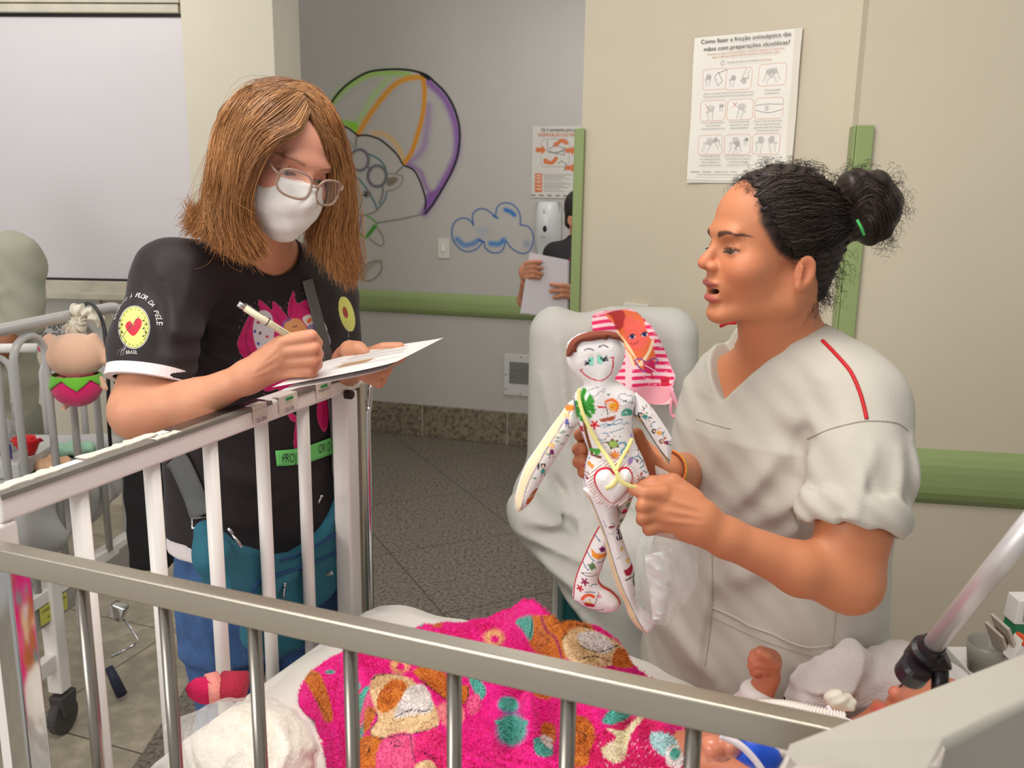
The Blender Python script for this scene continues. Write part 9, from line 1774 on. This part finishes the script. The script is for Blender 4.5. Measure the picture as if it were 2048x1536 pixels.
# half hidden person with papers
YR = 4.55; NR = thing('person', up(P(1165, 600, YR), 0), 'person in black half hidden behind the wall corner holding white papers', 'person')
pr_ = lambda x, y, d=0.0: P(x, y, YR + d)
HR = Head(pr_(1163, 428), (0.80, -0.58, -0.15), (0, 0, 1), 1.02)
def nrs(p):
    d = HR.sdf(p); d = su(d, rcone(p, HR.w(0, 2, -60), pr_(1163, 490, 0.02), 0.052, 0.058), 0.02)
    d = su(d, rcone(p, pr_(1105, 560, -0.05), pr_(1050, 600, -0.12), 0.045, 0.038), 0.02)
    d = su(d, rcone(p, pr_(1050, 600, -0.12), pr_(1052, 565, -0.25), 0.036, 0.027), 0.02); d = su(d, ell(p, pr_(1052, 545, -0.30), (0.035, 0.03, 0.045)), 0.02)
    for k, (x, y) in enumerate(((1081, 524), (1083, 536), (1083, 548), (1078, 556))): d = su(d, chain(p, [pr_(1052, 528 + 9 * k, -0.33), pr_(1066, 524 + 9.5 * k, -0.375), pr_(x, y, -0.365)], [0.0125, 0.0115, 0.0095]), 0.004)
    d = su(d, rcone(p, pr_(1210, 560, -0.05), pr_(1150, 590, -0.30), 0.04, 0.03), 0.02)
    for k, (x, y) in enumerate(((1102, 569), (1101, 582), (1108, 595))): d = su(d, chain(p, [pr_(1148, 576 + 9 * k, -0.34), pr_(1125, 571 + 10 * k, -0.372), pr_(x, y, -0.366)], [0.014, 0.012, 0.0095]), 0.004)
    return d
sdfobj('body', nrs, (pr_(1030, 600).x, YR - 0.45, pr_(0, 640).z - 0.05), (pr_(1240, 600).x, YR + 0.2, HR.w(0, 0, 130).z), 0.005, mat('light_brown_skin', (190, 128, 98), 0.5), NR)
tr_ = [pr_(1163, 470), pr_(1163, 490), pr_(1163, 520), pr_(1163, 600), pr_(1163, 660)]
def nrt(p):
    d = slab(p, tr_, [0.07, 0.13, 0.185, 0.18, 0.18], [0.06, 0.08, 0.11, 0.12, 0.12], np.array(frame((0.75, -0.66, 0)))[:2, :2]); d = su(d, rcone(p, pr_(1112, 510, -0.02), pr_(1104, 570, -0.05), 0.068, 0.062), 0.05); return su(d, rcone(p, pr_(1215, 510), pr_(1218, 570, -0.05), 0.065, 0.06), 0.05)
sdfobj('black_shirt', nrt, (pr_(1060, 600).x, YR - 0.25, tr_[-1].z), (pr_(1270, 600).x, YR + 0.25, tr_[0].z + 0.03), 0.009, mat('black_cotton', (26, 24, 26), 0.8), NR)
zt_r = tr_[-1].z
sdfobj('trousers', lambda p: np.maximum(np.minimum(leg_chain(p, (tr_[0].x - 0.06, YR + 0.04, zt_r), (tr_[0].x - 0.07, YR + 0.04, 0.45), (tr_[0].x - 0.07, YR + 0.04, 0.07), None, (0.1, 0.075, 0.06)), leg_chain(p, (tr_[0].x + 0.07, YR - 0.04, zt_r), (tr_[0].x + 0.08, YR - 0.04, 0.45), (tr_[0].x + 0.08, YR - 0.04, 0.07), None, (0.1, 0.075, 0.06))), 0.05 - p[:, 2]), (tr_[0].x - 0.24, YR - 0.2, 0.03), (tr_[0].x + 0.24, YR + 0.2, zt_r + 0.08), 0.014, mat('black_trousers', (24, 24, 28), 0.8), NR)
for dx in (-0.07, 0.08): shoe(NR, (tr_[0].x + dx, YR), (0.7, -0.7, 0), mat('black_shoe_%d' % (dx > 0), (30, 30, 32), 0.5))
def nrh(p):
    q = HR.loc(p); d = ell(q, (0, 4, 42), (79, 99, 81)); d = su(d, rcone(q, (0, -45, 0), (0, -50, -50), 45, 34), 20); d = np.maximum(d, q[:, 1] - (64 - np.clip(40 - q[:, 2], 0, 80) * 0.8)); d = ss(d, ell(np.stack([np.abs(q[:, 0]), q[:, 1], q[:, 2]], 1), (80, -10, -34), (16, 22, 34)), 3); return (d - 2 * np.sin(q[:, 2] * 0.3 + q[:, 0] * 0.2)) * f32(HR.k)
sdfobj('hair', nrh, HR.w(0, 0, 0) - Vector((0.14, 0.16, 0.14)), HR.w(0, 0, 0) + Vector((0.14, 0.16, 0.16)), 0.006, mat('dark_hair', (30, 24, 22), 0.5), NR)
cm_ = HR.w(0, 80, -55); sdfobj('face_mask', lambda p: np.maximum(ell(HR.loc(p), (0, 66, -50), (66, 70, 67)), np.maximum(HR.loc(p)[:, 2] + 12, 25 - HR.loc(p)[:, 1])) * f32(HR.k), cm_ - Vector((0.12, 0.12, 0.12)), cm_ + Vector((0.12, 0.12, 0.12)), 0.006, M_mask, NR)
for k, (dz, lb) in enumerate(((0.0, 'front white sheet held by the half hidden person'), (0.012, 'rear white sheet held by the half hidden person'))):
    c = [pr_(1060 - k, 505 + k * 2, -0.352 + dz), pr_(1136 + k * 3, 520 + k * 2, -0.352 + dz), pr_(1134 + k * 3, 638 + k * 2, -0.352 + dz), pr_(1042 - k * 2, 625 + k * 2, -0.352 + dz)]
    m_ = MB(); m_.prism(c, (0, 1, 0), 0.0015); tag(m_.build('held_paper', mat('white_paper_%d' % k, (214, 208, 212), 0.7), loc=c[0]), lb, 'paper')
m_ = MB(); m_.tube([pr_(1139, 515, -0.2), pr_(1136, 560, -0.2), pr_(1138, 600, -0.2)], 0.006, 6, flat=0.3); m_.build('red_lanyard', mat('red_ribbon', (200, 30, 40), 0.6), NR)
